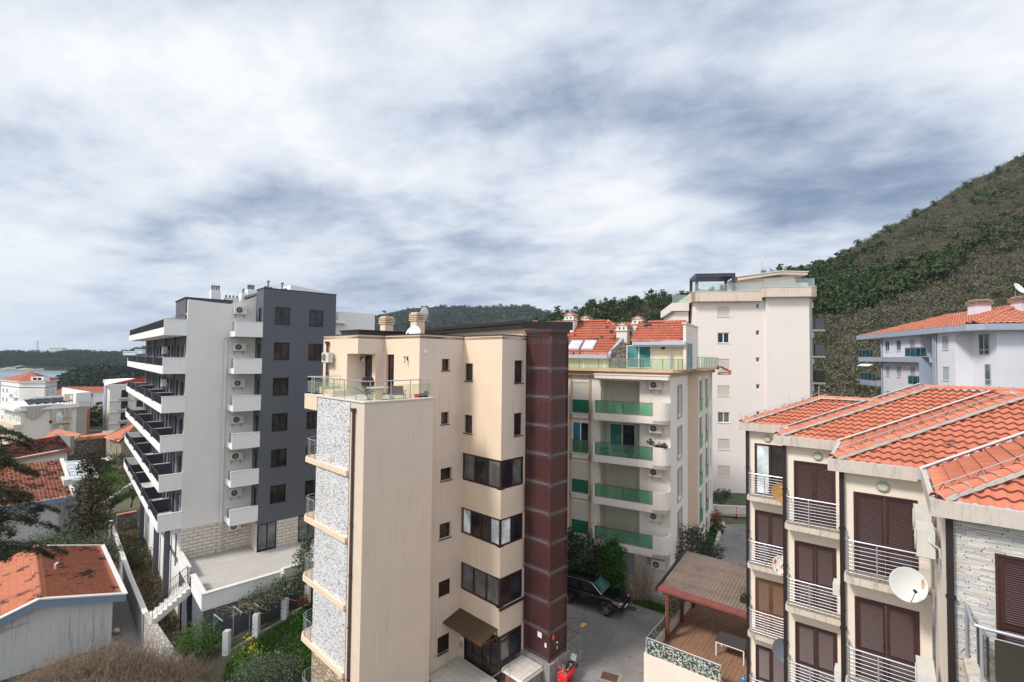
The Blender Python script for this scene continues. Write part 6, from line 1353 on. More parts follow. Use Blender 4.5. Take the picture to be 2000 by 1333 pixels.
# ------------------------------------------------------------------ timber terrace with carport roof
def carport():
    zf = 2.1
    t = F.thing('terrace_deck', 'raised terrace floor of timber-look tiles with cream retaining walls', 'terrace')
    MB().prism([(6.75, 4.0), (6.75, 8.2), (14.5, 8.2), (14.5, 4.0)], zf-.1, zf).build('floor', M['wood_floor'], t)
    w = MB(); w.box(6.55, 6.75, 3.2, 8.4, -1, zf+.32); w.box(6.75, 14.5, 8.2, 8.4, -1, zf+.5); w.box(14.4, 14.6, 4.0, 8.2, 0, zf+.9); w.box(6.56, 9.0, 3.2, 4.0, -1, zf-.11); w.build('wall', M['f_wall'], t)
    MB().tbox(Fu(6.55), 5.6, 7.6, -.02, .03, -.3, .9).build('garage_door', M['brown_frame'], t)
    s_ = F.thing('screen_fence', 'silver railing wrapped with white and green leafy screening around the timber terrace', 'fence')
    railing(s_, [(6.65, 4.75), (6.65, 8.3), (9.0, 8.3)], zf+.32, .75, 3, M['bright_rail'], post=1.2); MB().box(6.60, 6.63, 4.75, 8.28, zf+.02, zf+1.02).box(6.66, 9.4, 8.31, 8.34, zf+.1, zf+1.02).box(9.4, 14.2, 8.33, 8.36, zf+.5, zf+2.0).build('leaf_screen', M['screen'], s_)
    c = F.thing('carport', 'timber carport with a weathered corrugated sheet roof over the terrace', 'carport')
    for (x, y) in ((8.98, 8.08), (11.3, 8.08), (13.4, 8.08), (13.6, 4.6)): MB().box(x-.08, x+.08, y-.08, y+.08, zf, 4.55 if x < 10 else 4.75).build('post', M['timber'], c)
    m = MB(); m.hexa([(8.95, 8.35, 4.42), (9.1, 8.35, 4.42), (9.3, 4.2, 4.42), (9.15, 4.2, 4.42), (8.95, 8.35, 4.62), (9.1, 8.35, 4.62), (9.3, 4.2, 4.62), (9.15, 4.2, 4.62)])
    for y in (8.2, 7.2, 6.2, 5.2, 4.4): m.hexa([(8.9, y-.05, 4.5), (13.6, y-.05, 4.95), (13.6, y+.05, 4.95), (8.9, y+.05, 4.5), (8.9, y-.05, 4.62), (13.6, y-.05, 5.07), (13.6, y+.05, 5.07), (8.9, y+.05, 4.62)])
    m.build('beam', M['timber'], c)
    r = MB(); n = 26; zz = lambda x: 4.66+(x-8.85)*.115
    for row in range(4):
        xa, xb = 8.85+row*1.2, 8.85+(row+1)*1.2+.08; lift = .02*(3-row)*-1
        for k in range(n*4):
            y0 = 8.55-(4.5/(n*4))*k; y1 = 8.55-(4.5/(n*4))*(k+1); f = lambda y: .035*math.cos(2*pi*(8.55-y)/(4.5/n))
            r.face([(xa, y0, zz(xa)+f(y0)+.03), (xb, y0, zz(xb)+f(y0)), (xb, y1, zz(xb)+f(y1)), (xa, y1, zz(xa)+f(y1)+.03)])
    r.build('roof_sheet', M['corr'], c, smooth='all')
    MB().hexa([(8.8, 8.6, 4.6), (9.35, 8.6, 4.7), (9.15, 4.05, 4.7), (8.8, 4.05, 4.6), (8.8, 8.6, 4.72), (9.35, 8.6, 4.77), (9.15, 4.05, 4.77), (8.8, 4.05, 4.72)]).build('roof_strip', M['redfelt'], c)
    MB().hexa([(8.75, 8.6, 4.55), (13.7, 8.6, 5.12), (13.7, 8.68, 5.12), (8.75, 8.68, 4.55), (8.75, 8.6, 4.8), (13.7, 8.6, 5.36), (13.7, 8.68, 5.36), (8.75, 8.68, 4.8)]).build('verge_board', M['brown_metal'], c)
    d = F.thing('patio_table', 'dark topped table with white legs under the carport roof edge', 'table')
    MB().box(9.15, 10.25, 4.3, 5.7, zf+.72, zf+.76).build('table_top', plain('dark_table_top', (.06, .055, .055), .5), d)
    for x, y in ((9.2, 5.65), (9.2, 4.35), (10.2, 5.65), (10.2, 4.35)): MB().box(x-.025, x+.025, y-.025, y+.025, zf, zf+.72).build('leg', M['white'], d)
    MB().box(9.16, 9.2, 4.35, 5.65, zf+.66, zf+.71).build('apron', M['white'], d)
    b = thing('water_bottle', 'large blue plastic water bottle against the cream wall', 'bottle', F.w(7.55, 4.0, zf)); MB().lathe([(.001, 0), (.13, 0), (.14, .1), (.125, .14), (.14, .18), (.14, .34), (.05, .42), (.035, .48), (.001, .48)], 16).build('bottle', M['blueplastic'], b, smooth=True) 
    b = thing('cactus_planter', 'small dark planter box fixed to the cream corner above the lower far balcony', 'planter', F.w(7.25, 3.88, 6.1), F.rz); MB().box(-.22, .22, -.12, .14, 0, .28).build('trough', M['brown_metal'], b); np_mesh('plant', leafcloud(np.random.default_rng(3), [(0, 0, .33, .2, .1, .08)], 90, .06), 4, M['lf_green'], b)
M['redfelt'] = plain('faded_red_edge_sheet', (.20, .055, .045), .8, 0, .35, 3); M['blueplastic'] = tintglass('blue_bottle_plastic', (.12, .40, .75), .6, .12)
carport()

# ------------------------------------------------------------------ driveway fence, car, scooter
def drivefence():
    t = thing('fence', 'silver driveway railing on a low concrete wall behind the black car', 'fence', (7.3, 34.1, 0)); O = Vector((7.3, 34.1, 0))
    a = Vector((7.6, 34.0, 0))-O; b = Vector((10.5, 32.1, 0))-O; d = (b-a).normalized(); n = Vector((-d.y, d.x, 0))*.1
    z = 1.0; MB().hexa([(*(a-n).xy, z-.5), (*(b-n).xy, z-.6), (*(b+n).xy, z-.6), (*(a+n).xy, z-.5), (*(a-n).xy, z+.45), (*(b-n).xy, z+.42), (*(b+n).xy, z+.42), (*(a+n).xy, z+.45)]).build('low_wall', M['conc'], t)
    railing(t, [tuple(a.xy), tuple(b.xy)], z+.42, .95, 5, M['bright_rail'], post=1.5)
drivefence()
def superell(hw, z0, z1, n=16, p=3.2, x=0, yoff=0):
    out = []
    for k in range(n):
        a = 2*pi*k/n+pi/n; c, s_ = math.cos(a), math.sin(a)
        out.append((x, math.copysign(abs(c)**(2/p), c)*hw+yoff, (z0+z1)/2+math.copysign(abs(s_)**(2/p), s_)*(z1-z0)/2))
    return out
def wheel(par, x, y, r, w, rim, spokes=5, name='wheel'):
    xf = Matrix.Translation((x, y, r)) @ Matrix.Rotation(pi/2, 4, 'X')
    ty = MB().lathe([(r*.62, -w/2), (r*.9, -w/2), (r, -w/2+.03), (r, w/2-.03), (r*.9, w/2), (r*.62, w/2)], 26, xf).build(name, M['rubber'], par, smooth=True)
    m = MB(); m.lathe([(r*.64, -w/2), (r*.6, -w/2+.03), (r*.6, w/2-.03), (r*.64, w/2)], 26, xf); s = 1 if y > 0 else -1
    for k in range(spokes):
        a = 2*pi*k/spokes; cc, ss = math.cos(a), math.sin(a); pts = []
        for rad_, wd in ((.02, .05), (r*.62, .035)):
            for sg in (-1, 1): pts.append((x+cc*rad_-ss*wd*sg, y+s*(w/2-.03), r+ss*rad_+cc*wd*sg))
        m.face([pts[0], pts[2], pts[3], pts[1]])
    m.lathe([(.001, s*-(w/2-.015)), (.07, s*-(w/2-.02))], 12, xf)
    m.build('rim', rim, ty, smooth=True); MB().lathe([(.001, 0), (r*.6, 0)], 20, xf).build('brake_disc', M['black'], ty); return ty
def car():
    h = math.atan2(-.54, .84); t = thing('parked_car', 'black four-wheel-drive car parked half behind the brown lift shaft', 'car', (5.45, 32.65, .93), h)
    # x forward; length 4.75
    b = MB(); secs = []
    for x, hw, z0, z1 in ((-2.36, .70, .55, .80), (-2.3, .84, .42, .98), (-2.0, .92, .36, 1.08), (-1.2, .94, .34, 1.10), (0, .94, .34, 1.10), (.75, .94, .34, 1.10), (1.2, .93, .36, 1.10), (1.7, .91, .38, 1.06), (2.1, .86, .42, .99), (2.28, .80, .46, .90), (2.36, .70, .50, .80)): secs.append(superell(hw, z0, z1, 20, 4.2, x))
    body = b.loft(secs).build('body', M['car'], t, smooth=True)
    g = MB(); g.loft([superell(.72, 1.02, 1.30, 20, 4, -2.28), superell(.74, 1.0, 1.66, 20, 4.5, -2.05), superell(.72, 1.0, 1.73, 20, 4.5, -1.5), superell(.71, 1.0, 1.74, 20, 4.5, -.4), superell(.70, 1.0, 1.70, 20, 4.5, .25), superell(.78, 1.0, 1.16, 20, 4, 1.02)]).build('cabin', M['car'], t, smooth=True)
    # windows
    for s in (-1, 1):
        for (xa, xb, xc, xd) in ((-.35, .55, .15, -.35), (-1.2, -.4, -.4, -1.2), (-2.0, -1.28, -1.28, -1.9)):
            MB().face([(xa, s*.785, 1.14), (xb, s*.785, 1.14), (xc, s*.735, 1.6), (xd, s*.735, 1.6)]).build('side_window', M['glass'], t) if False else None
            m = MB(); m.hexa([(xa, s*.74, 1.14), (xb, s*.74, 1.14), (xc, s*.69, 1.62), (xd, s*.69, 1.62), (xa, s*.775, 1.14), (xb, s*.775, 1.14), (xc, s*.728, 1.62), (xd, s*.728, 1.62)]); m.build('side_window', M['glass'], t)
    m = MB(); m.hexa([(1.0, -.66, 1.165), (1.0, .66, 1.165), (.36, .58, 1.66), (.36, -.58, 1.66), (1.03, -.66, 1.185), (1.03, .66, 1.185), (.39, .58, 1.68), (.39, -.58, 1.68)]); m.build('windscreen', M['windscreen'], t)
    m = MB(); m.hexa([(-2.27, -.6, 1.12), (-2.27, .6, 1.12), (-2.11, .55, 1.6), (-2.11, -.55, 1.6), (-2.31, -.6, 1.12), (-2.31, .6, 1.12), (-2.15, .55, 1.6), (-2.15, -.55, 1.6)]); m.build('rear_window', M['glass'], t)
    for s in (-1, 1):
        m = MB(); m.tube([(-1.9, s*.6, 1.79), (-1.7, s*.62, 1.84), (-.1, s*.62, 1.84), (.1, s*.6, 1.76)], .022, 6); m.build('roof_rail', M['black'], t)
        for i, x in enumerate((1.38, -1.38)):
            wheel(t, x, s*.83, .37, .24, M['alloy'])
            m = MB(); m.lathe([(.38, -.1), (.45, -.1), (.45, .0), (.42, .02), (.38, .0)], 26, Matrix.Translation((x, s*.93, .40)) @ Matrix.Rotation(-s*pi/2, 4, 'X')); m.build('wheel_arch', M['car'], t)
        m = MB(); m.loft([superell(.11, .74, .9, 10, 3, 2.12, s*.66), superell(.12, .72, .9, 10, 3, 2.30, s*.62)]); m.build('headlight', M['lamp'], t, smooth=True)
        m = MB(); m.box(2.08, 2.26, s*.77, s*.835, .70, .86); m.build('indicator', M['amber'], t)
        m = MB(); m.loft([superell(.1, 1.12, 1.3, 10, 3, .62, s*1.02), superell(.09, 1.13, 1.28, 10, 3, .74, s*1.02)]); m.tube([(.7, s*.8, 1.16), (.68, s*.95, 1.18)], .03, 5); m.build('door_mirror', M['car'], t, smooth=True)
        m = MB()
        for x in (.15, -.85): m.tube([(x, s*.955, .98), (x+.16, s*.965, .98)], .014, 5)
        m.build('door_handle', M['black'], t)
        m = MB(); m.tube([(1.0, s*.80, 1.15), (.3, s*.70, 1.7), (-.5, s*.725, 1.73), (-1.9, s*.735, 1.7)], .012, 5); m.build('window_trim', M['chrome'], t)
        m = MB(); m.tube([(1.0, s*.945, .55), (-1.0, s*.945, .55)], .022, 5); m.build('side_moulding', M['black'], t)
    m = MB()
    for k in range(7): y = -.36+.12*k; m.box(2.30, 2.37, y-.028, y+.028, .66, .86)
    m.build('radiator_grille', M['black'], t); MB().box(2.33, 2.39, -.26, .26, .48, .58).build('number_plate', M['white'], t); MB().box(2.2, 2.4, -.7, .7, .40, .50).build('bumper', M['black'], t)
M['windscreen'] = glassmat('greenish_windscreen', (.03, .075, .065), .05); M['alloy'] = plain('alloy_wheel', (.30, .28, .25), .35, .6)
car()
def scooter():
    t = thing('motor_scooter', 'red motor scooter with a black seat and chrome rear rack beside the lift shaft', 'scooter', (2.88, 25.05, .53), math.atan2(-.86, -.5))
    # x forward
    wheel(t, .66, 0, .24, .12, M['alloy'], 5); wheel(t, -.62, 0, .24, .13, M['alloy'], 5)
    m = MB(); m.loft([superell(.05, .5, .66, 12, 2.4, -.98), superell(.20, .36, .76, 12, 2.4, -.85), superell(.26, .28, .80, 12, 2.6, -.55), superell(.24, .26, .78, 12, 2.6, -.25), superell(.14, .26, .62, 12, 2.6, -.05)]); m.build('rear_body', M['red'], t, smooth=True)
    m = MB(); m.loft([superell(.16, .24, .31, 12, 4, -.2), superell(.2, .24, .30, 12, 4, .2), superell(.18, .26, .36, 12, 4, .38)]); m.build('footboard', M['red'], t, smooth=True)
    sh = MB(); P = []
    for z, hw, x in ((.30, .16, .40), (.45, .24, .46), (.65, .27, .44), (.85, .24, .38), (.98, .10, .32)):
        P.append([(x+.12*math.cos(a)*1.0-.06, hw*math.sin(a), z) for a in [-1.5+3.0*k/8 for k in range(9)]]+[(x+.08*math.cos(a)-.07, hw*.95*math.sin(a), z) for a in [1.5-3.0*k/8 for k in range(9)]])
    sh.loft(P); sh.build('leg_shield', M['red'], t, smooth=True)
    m = MB(); m.tube([(.40+.0, .27*math.sin(-1.5+0)*-1, .66), (.38, .245, .85), (.33, .1, .985), (.33, -.1, .985), (.38, -.245, .85), (.40, -.27, .66), (.40, -.24, .45)], .012, 6); m.build('shield_trim', M['chrome'], t)
    m = MB(); m.loft([superell(.04, .40, .50, 12, 2.2, .95), superell(.09, .30, .54, 12, 2.2, .82), superell(.105, .30, .58, 12, 2.2, .66), superell(.08, .36, .60, 12, 2.2, .5)]); m.build('front_mudguard', M['red'], t, smooth=True)
    m = MB(); m.loft([superell(.06, .74, .84, 12, 3, -.92), superell(.17, .76, .88, 12, 3, -.8), superell(.17, .76, .86, 12, 3, -.45), superell(.13, .74, .84, 12, 3, -.2), superell(.06, .72, .80, 12, 3, -.1)]); m.build('seat', M['black'], t, smooth=True)
    m = MB(); m.loft([[(.30, y, z) for (_, y, z) in superell(.10, .96, 1.12, 12, 2.4)], [(.42, y, z) for (_, y, z) in superell(.09, .96, 1.10, 12, 2.4)]]); m.tube([(.26, -.3, 1.08), (.32, 0, 1.05), (.26, .3, 1.08)], .035, 8); m.build('handlebar', M['red'], t, smooth=True)
    m = MB(); m.tube([(.24, -.36, 1.08), (.26, -.27, 1.08)], .024, 6); m.tube([(.24, .36, 1.08), (.26, .27, 1.08)], .024, 6); m.build('grip', M['black'], t)
    MB().lathe([(.001, .06), (.05, .05), (.075, .0), (.08, -.03)], 16, Matrix.Translation((.43, 0, 1.03)) @ Matrix.Rotation(pi/2, 4, 'Y')).build('headlight', M['chrome'], t, smooth=True)
    m = MB(); m.loft([[(.34, -.14, 1.1), (.34, .14, 1.1), (.33, .14, 1.1), (.33, -.14, 1.1)], [(.24, -.10, 1.27), (.24, .10, 1.27), (.23, .10, 1.27), (.23, -.10, 1.27)]]); m.build('fly_screen', M['smoke_glass'], t)
    for s in (-1, 1):
        m = MB(); m.tube([(.26, s*.22, 1.1), (.22, s*.32, 1.25), (.2, s*.36, 1.33)], .009, 5); m.lathe([(.001, .012), (.06, .008), (.062, -.01), (.001, -.015)], 12, Matrix.Translation((.2, s*.37, 1.37)) @ Matrix.Rotation(pi/2, 4, 'Y')); m.build('mirror', M['chrome'], t, smooth=True)
        m = MB(); m.hexa([(.52, s*.12, .60), (.54, s*.05, .60), (.55, s*.05, .72), (.53, s*.12, .72), (.505, s*.12, .60), (.52, s*.05, .60), (.53, s*.05, .72), (.515, s*.12, .72)]) if False else m.box(.44, .475, s*.17-.02, s*.17+.02, .52, .62); m.build('indicator', M['lamp'], t)
        m = MB(); m.tube([(-.2, s*.17, .72), (-.5, s*.24, .86), (-.85, s*.17, .9)], .01, 5); m.build('grab_rail', M['chrome'], t)
    m = MB()
    for k in range(5): z = .88+.055*k; m.tube([(-.95-.03*k, -.15, z), (-.95-.03*k, .15, z)], .011, 5)
    m.tube([(-.8, -.12, .82), (-.95, -.15, .87), (-1.08, -.15, 1.12)], .012, 5); m.tube([(-.8, .12, .82), (-.95, .15, .87), (-1.08, .15, 1.12)], .012, 5); m.build('rear_rack', M['chrome'], t)
scooter()

# ------------------------------------------------------------------ houses on the left
def site(px, py, Y):
    """ground plan point and height of something seen on a given bearing, Y metres north of the viewpoint"""
    x = (px-1000)/948; y = -(py-666.5)/948; c, s = math.cos(RO), math.sin(RO); x, y = x*c-y*s, x*s+y*c
    a = pi/2+TH; c, s = math.cos(a), math.sin(a); r = (x, y*c+s, y*s-c); k = Y/r[1]; return Vector((r[0]*k, Y, 17.2+r[2]*k))
def sub(vs, O): return [Vector(v)-O for v in vs]
def facT(p, q):
    """facade mapping from plan point p to q (outward = right-hand side looking p->q)"""
    p, q = Vector(p[:2]), Vector(q[:2]); d = (q-p).normalized(); n = Vector((d.y, -d.x))
    return (lambda a, o, z: (p.x+d.x*a+n.x*o, p.y+d.y*a+n.y*o, z)), (q-p).length
def block(name, label, plan, z0, z1, wall, cat='building', over=.4, eave=None):
    O = Vector((plan[0][0], plan[0][1], 0)); t = thing(name, label, cat, O); P = [(p[0]-O.x, p[1]-O.y) for p in plan]
    MB().prism(P, z0, z1).build('wall', wall, t); return t, P, O
def simplewin(t, T, a0, a1, z0, z1, glass=None, frame=None, bal=None):
    w = MB(); w.tbox(T, a0-.08, a1+.08, 0, .04, z0-.08, z1+.08); w = w.build('window', frame or M['white_frame'], t); MB().tbox(T, a0, a1, .04, .055, z0, z1).build('pane', glass or M['glass'], w)
    if bal:
        b = MB().tbox(T, a0-.5, a1+.5, .056, 1.1, z0-.35, z0-.12).build('balcony', bal, w); m = MB(); 
        for k in range(9): a = a0-.45+(a1-a0+.9)*k/8; m.tbox(T, a-.02, a+.02, 1.0, 1.04, z0-.12, z0+.8)
        m.tbox(T, a0-.5, a1+.5, 1.0, 1.05, z0+.8, z0+.85); m.build('railing', M['dark_rail'], b)
def hiproof(t, P, z, apex, mat, over=.6, tw=.5, tl=.6):
    c = Vector((sum(p[0] for p in P)/len(P), sum(p[1] for p in P)/len(P))); Q = []
    for p in P: d = (Vector(p)-c); Q.append(c+d*(1+over/d.length))
    for k in range(len(Q)):
        a, b = Q[k], Q[(k+1) % len(Q)]; tiled('roof', [(a.x, a.y, z), (b.x, b.y, z), apex], mat, t, tw, tl, 3, .06, .05)
    MB().prism([(q.x, q.y) for q in Q], z-.25, z-.01).build('eaves', M['white'], t); return Q
# white block with pyramid roof
p = [site(2, 760, 158), site(37, 760, 149), site(88, 760, 149), site(111, 760, 160), site(75, 760, 172)]
t, P, O = block('apartment_building', 'white apartment block with a pyramid orange roof nearest the sea', p, -16, 8.0, M['b_white'])
ap = site(60, 727, 156)-O; Q = hiproof(t, P, 8.0, (ap.x, ap.y, ap.z), M['far_tile'])
MB().prism([tuple((Vector(q)-Vector(P[2]))*1.0+Vector(P[2])) for q in P], 6.0, 6.25).build('cornice', M['grey_frame'], t)
T, ln = facT(P[1], P[2]); m = MB().tbox(T, ln*.42, ln*.9, -2.2, -.2, 8.0, 9.4).build('dormer', M['white'], t); MB().tbox(T, ln*.5, ln*.64, -.2, -.17, 8.5, 9.2).tbox(T, ln*.68, ln*.82, -.2, -.17, 8.5, 9.2).build('pane', M['glass'], m)
T, ln = facT(P[0], P[1])
for k in range(6):
    for f in (.12, .34): simplewin(t, T, ln*f, ln*f+.9, 4.2-2.9*k, 5.3-2.9*k, M['glass_grey'])
    simplewin(t, T, ln*.78, ln*.78+2.4, 3.2-2.9*k, 5.4-2.9*k, M['glass_pale'], bal=M['b_light'])
T, ln = facT(P[2], P[3])
for k in range(4):
    for f in (.2, .6): simplewin(t, T, ln*f, ln*f+.7, 3.8-2.9*k, 5.2-2.9*k, M['glass_grey'])
MB().tbox(facT(P[1], P[2])[0], 1.0, facT(P[1], P[2])[1]-.1, 0, .05, -15, 5.8).build('beige_panel', M['c_white'], t)
# block with dust sheets
p = [site(8, 790, 116), site(42, 800, 108), site(150, 790, 117), site(176, 790, 120), site(120, 790, 135), site(30, 790, 130)]
t, P, O = block('apartment_building', 'beige apartment block draped with dust sheets under a flat roof of solar water heaters', p[:], -10, 4.0, M['c_white'])
T, ln = facT(P[1], P[2]); m = MB(); m.tbox(T, -.4, ln+.3, -.1, .5, 4.0, 4.9); m.tbox(T, -.5, ln*.72, -3, .6, 4.9, 5.1); m.build('parapet', M['white'], t)
T2, l2 = facT(P[0], P[1]); MB().tbox(T2, 0, l2+.3, -.2, 1.2, 4.0, 4.6).build('roof_slab', M['white'], t)
for k in range(4):
    z = 1.0-2.95*k
    b = MB().tbox(T2, l2*.3, l2+.6, 0, 1.3, z-.7, z+.1).build('balcony', M['c_beige'], t); w = MB().tbox(T2, l2*.35, l2-.2, 0, .05, z+.1, z+2.3).build('window', M['glass_pale'], b)
    m = MB()
    for q in range(6): a = l2*.35+(l2*.63)*q/5; m.tbox(T2, a-.05, a+.05, .05, .1, z+.1, z+2.3)
    m.build('curtain_bar', M['white'], w)
for k in range(3):
    z = 1.0-2.95*k; simplewin(t, T, ln*.60, ln*.60+2.2, z, z+1.9, M['glass_pale'], bal=M['c_beige'])
    simplewin(t, T, ln*.49, ln*.49+.6, z-.3, z+.4, M['glass'])
rs = np.random.default_rng(4); g = MB(); n = 14
for k in range(n):
    a0, a1 = ln*(.06+.42*k/n), ln*(.06+.42*(k+1)/n); sag = lambda f: 2.6-9*(f-.35)**2 if 0 < f < 1 else 0
    s0, s1 = max(.3, sag(k/n)), max(.3, sag((k+1)/n)); g.face([T(a0, .62+.06*(k % 2), 4.9), T(a1, .62+.06*((k+1) % 2), 4.9), T(a1, .25+.12*((k+1) % 2), 4.6-s1), T(a0, .25+.12*(k % 2), 4.6-s0)])
for a in (.5, .72, .78): g.hexa([T(ln*a, .3, 4.7), T(ln*a+1.0, .3, 4.7), T(ln*a+1.0, .5, 4.7), T(ln*a, .5, 4.7), T(ln*a+.4, .3, -1.0), T(ln*a+.8, .3, -1.0), T(ln*a+.8, .4, -1.0), T(ln*a+.4, .4, -1.0)][4:]+[T(ln*a, .3, 4.7), T(ln*a+1.0, .3, 4.7), T(ln*a+1.0, .5, 4.7), T(ln*a, .5, 4.7)])
g.build('dust_sheet', M['cloth'], t)
T3, l3 = facT(P[2], P[3]); MB().prism([P[2], P[3], P[4]], -10, 7.4).build('stair_tower', M['c_white'], t); MB().tbox(T3, -.3, l3, .02, .1, 5.2, 7.3).build('banner_sheet', M['white'], t)
MB().tbox(T3, l3-.6, l3+.02, .02, .06, -9, 3.2).build('red_strip', M['brickred'], t)
m = MB()
for k in range(4): a = ln*(.80+.05*k); m.tbox(T, a, a+.25, -1.4, -1.1, 4.9, 7.0)
m.tbox(T, ln*.79, ln*.98, -1.5, -1.0, 7.0, 7.25); m.build('roof_pergola', M['c_cream'], t)
for k in range(5):
    a = ln*(.15+.14*k); m = MB(); m.hexa([T(a, -1, 5.2), T(a+2.4, -1, 5.5), T(a+2.4, -2.8, 6.3), T(a, -2.8, 6.0), T(a, -1, 5.3), T(a+2.4, -1, 5.6), T(a+2.4, -2.8, 6.4), T(a, -2.8, 6.1)]); m = m.build('solar_panel', M['glass'], t); q = MB(); q.tube([T(a, -2.9, 6.2), T(a+2.4, -2.9, 6.6)], .28, 8); q.build('water_tank', M['steel'], m)
    q = MB(); q.tbox(T, a+.3, a+.38, -1.3, -1.2, 5, 5.5); q.tbox(T, a+2.1, a+2.2, -2.6, -2.5, 5, 6.2); q.build('stand', M['brickred'], m)
# red-roofed block half behind the grey one
p = [site(203, 760, 134), site(215, 760, 128), site(300, 760, 136), site(300, 760, 150), site(210, 760, 150)]
t, P, O = block('apartment_building', 'cream block with dark balconies and a bright red roof left of the charcoal block', p, -10, 8.6, M['c_white'])
T, ln = facT(P[1], P[2])
for k in range(5):
    for f in (.25, .6): simplewin(t, T, ln*f, ln*f+1.5, 5.2-3.0*k, 7.2-3.0*k, M['glass'], bal=M['c_white'])
    MB().tbox(T, -.2, ln, 0, .25, 4.3-3*k, 4.5-3*k).build('string_course', M['white'], t)
T, ln = facT(P[0], P[1]); MB().tbox(T, ln*.2, ln*.55, .01, .2, -9, 8).build('grey_panel', M['e_trim'], t)
tiled('roof', [(P[1][0]-.6, P[1][1]-.6, 8.7), (P[2][0], P[2][1]-.6, 8.7), (P[2][0], P[2][1]+7, 12.2), (P[1][0]+8, P[1][1]+8, 12.2)], M['far_tile2'] if 'far_tile2' in M else M.setdefault('far_tile2', tilemat('bright_red_roof', (.58,.07,.035), (.66,.10,.055), amt=-.1)), t, .5, .6, 3, .05)
MB().prism([(P[0][0], P[0][1]), (P[1][0]-.8, P[1][1]-.8), (P[2][0], P[2][1]-.8), (P[2][0], P[2][1]+2), (P[0][0], P[0][1]+2)], 8.3, 8.69).build('eaves', M['white'], t)
MB().box(P[0][0]-2, P[0][0]+6, P[0][1]+2, P[0][1]+10, 8.6, 9.6).build('rear_room', M['b_white'], t)
# stone barn with orange roofs
a, b = site(127, 880, 83), site(213, 860, 88)
t, P, O = block('stone_barn', 'long windowless rubble stone building with orange tiled roofs', [a, b, b+Vector((-9.5, 12, 0)), a+Vector((-12, 12, 0))], -4, .6, M['rubble'])
T, ln = facT(P[0], P[1]); m = MB(); m.face([T(0, .01, .6), T(ln, .01, .6), T(ln, .01, 2.4), T(ln*.25, .01, 2.5), T(0, .01, .6)][:4]); m.build('gable', M['rubble'], t)
ra, rb, rc, rd = site(70, 861, 86)-O, site(127, 866, 83)-O, site(160, 849, 90)-O, site(112, 836, 96)-O
tiled('roof', [tuple(ra), tuple(rb), (rc.x, rc.y, rb.z+(rd.z-ra.z)*1.0 if False else rc.z), tuple(rd)], M['o_tile'], t, .4, .5, 4, .05)
MB().hexa([T(ln*.25, -3, 1.9), T(ln+.2, -3, 1.9), T(ln+.2, .2, 1.9), T(ln*.25, .2, 1.9), T(ln*.25, -3, 2.2), T(ln+.2, -3, 2.5), T(ln+.2, .2, 2.4), T(ln*.25, .2, 2.5)]).build('roof_ridge', M['o_tile'], t)
MB().prism([(ra.x, ra.y), (rb.x, rb.y), (rc.x, rc.y), (rd.x, rd.y)], -4, .1).build('side_wall', M['rubble'], t)
# stone house with balcony
a, b, c = site(213, 870, 84), site(237, 870, 81), site(262, 870, 86)
t, P, O = block('stone_house', 'honey coloured stone house with white framed windows and an orange roof beside the long balconies', [a, b, c, c+Vector((-7, 8, 0)), a+Vector((-8, 8, 0))], -4, 2.4, M['honey_stone'])
T, ln = facT(P[0], P[1])
for f in (.15, .62):
    for z in (.2, -2.9): simplewin(t, T, ln*f, ln*f+.55, z, z+1.5, M['glass_grey'])
MB().tbox(T, -.3, ln*.5, 0, .9, -1.0, -.8).build('balcony', M['white'], t)
e0, e1, e2, r0, r1 = Vector((P[0][0]-.5, P[0][1]-.6, 2.6)), Vector((P[1][0]+.1, P[1][1]-.7, 2.5)), Vector((P[2][0], P[2][1]-.3, 4.9)), Vector((P[2][0]-1, P[2][1]+3, 5.2)), None
tiled('roof', [tuple(e0), tuple(e1), (P[2][0]+.3, P[2][1]+.3, 4.9), (P[2][0]-2.5, P[2][1]+3.5, 5.2)][:3]+[], M['o_tile'], t, .35, .45, 4, .05)
tiled('roof', [tuple(e0), (P[2][0]+.3, P[2][1]+.3, 4.9), (P[2][0]-2.5, P[2][1]+4, 5.2), (P[0][0]-1, P[0][1]+4, 3.4)][:3], M['o_tile'], t, .35, .45, 4, .05)
MB().prism([P[1], P[2], (P[2][0]-1, P[2][1]+3)], 2.4, lambda x, y: 4.8 if y > P[1][1]+1 else 2.41).build('gable', M['honey_stone'], t)
# long house with old brown tiles
a, b = site(-60, 920, 66), site(131, 905, 76)
t, P, O = block('long_house', 'long low white house with an old dark brown tiled roof', [a, b, b+Vector((-8.6, 9, 0)), a+Vector((-9.6, 9, 0))], -4, 1.6, M['b_white'])
T, ln = facT(P[0], P[1]); e0, e1 = Vector(T(-.3, .5, 1.65)), Vector(T(ln+.3, .5, 2.3)); up = Vector(T(0, -2.6, 3.6))-Vector(T(0, .5, 1.9))
tiled('roof', [tuple(e0), tuple(e1), tuple(e1+up), tuple(e0+up)], M['d_tile'], t, .28, .42, 5, .06)
MB().hexa([T(-.3, .3, 1.3), T(ln+.4, .3, 1.9), T(ln+.4, .7, 1.9), T(-.3, .7, 1.3), T(-.3, .3, 1.6), T(ln+.4, .3, 2.22), T(ln+.4, .7, 2.22), T(-.3, .7, 1.6)]).build('brick_eaves', M['brickred'], t)
MB().tbox(T, ln+.05, ln+.6, -2.7, .5, 1.2, 4.1).build('end_parapet', M['conc'], t); MB().tbox(T, ln*.62, ln*.66, -2.2, -1.5, 2.5, 4.3).build('chimney', M['brickred'], t)
e0, e1 = Vector(T(3, 3.2, -1.9)), Vector(T(ln+.5, 3.0, -1.3)); up = Vector(T(0, .15, -.6))-Vector(T(0, 3.0, -1.4))
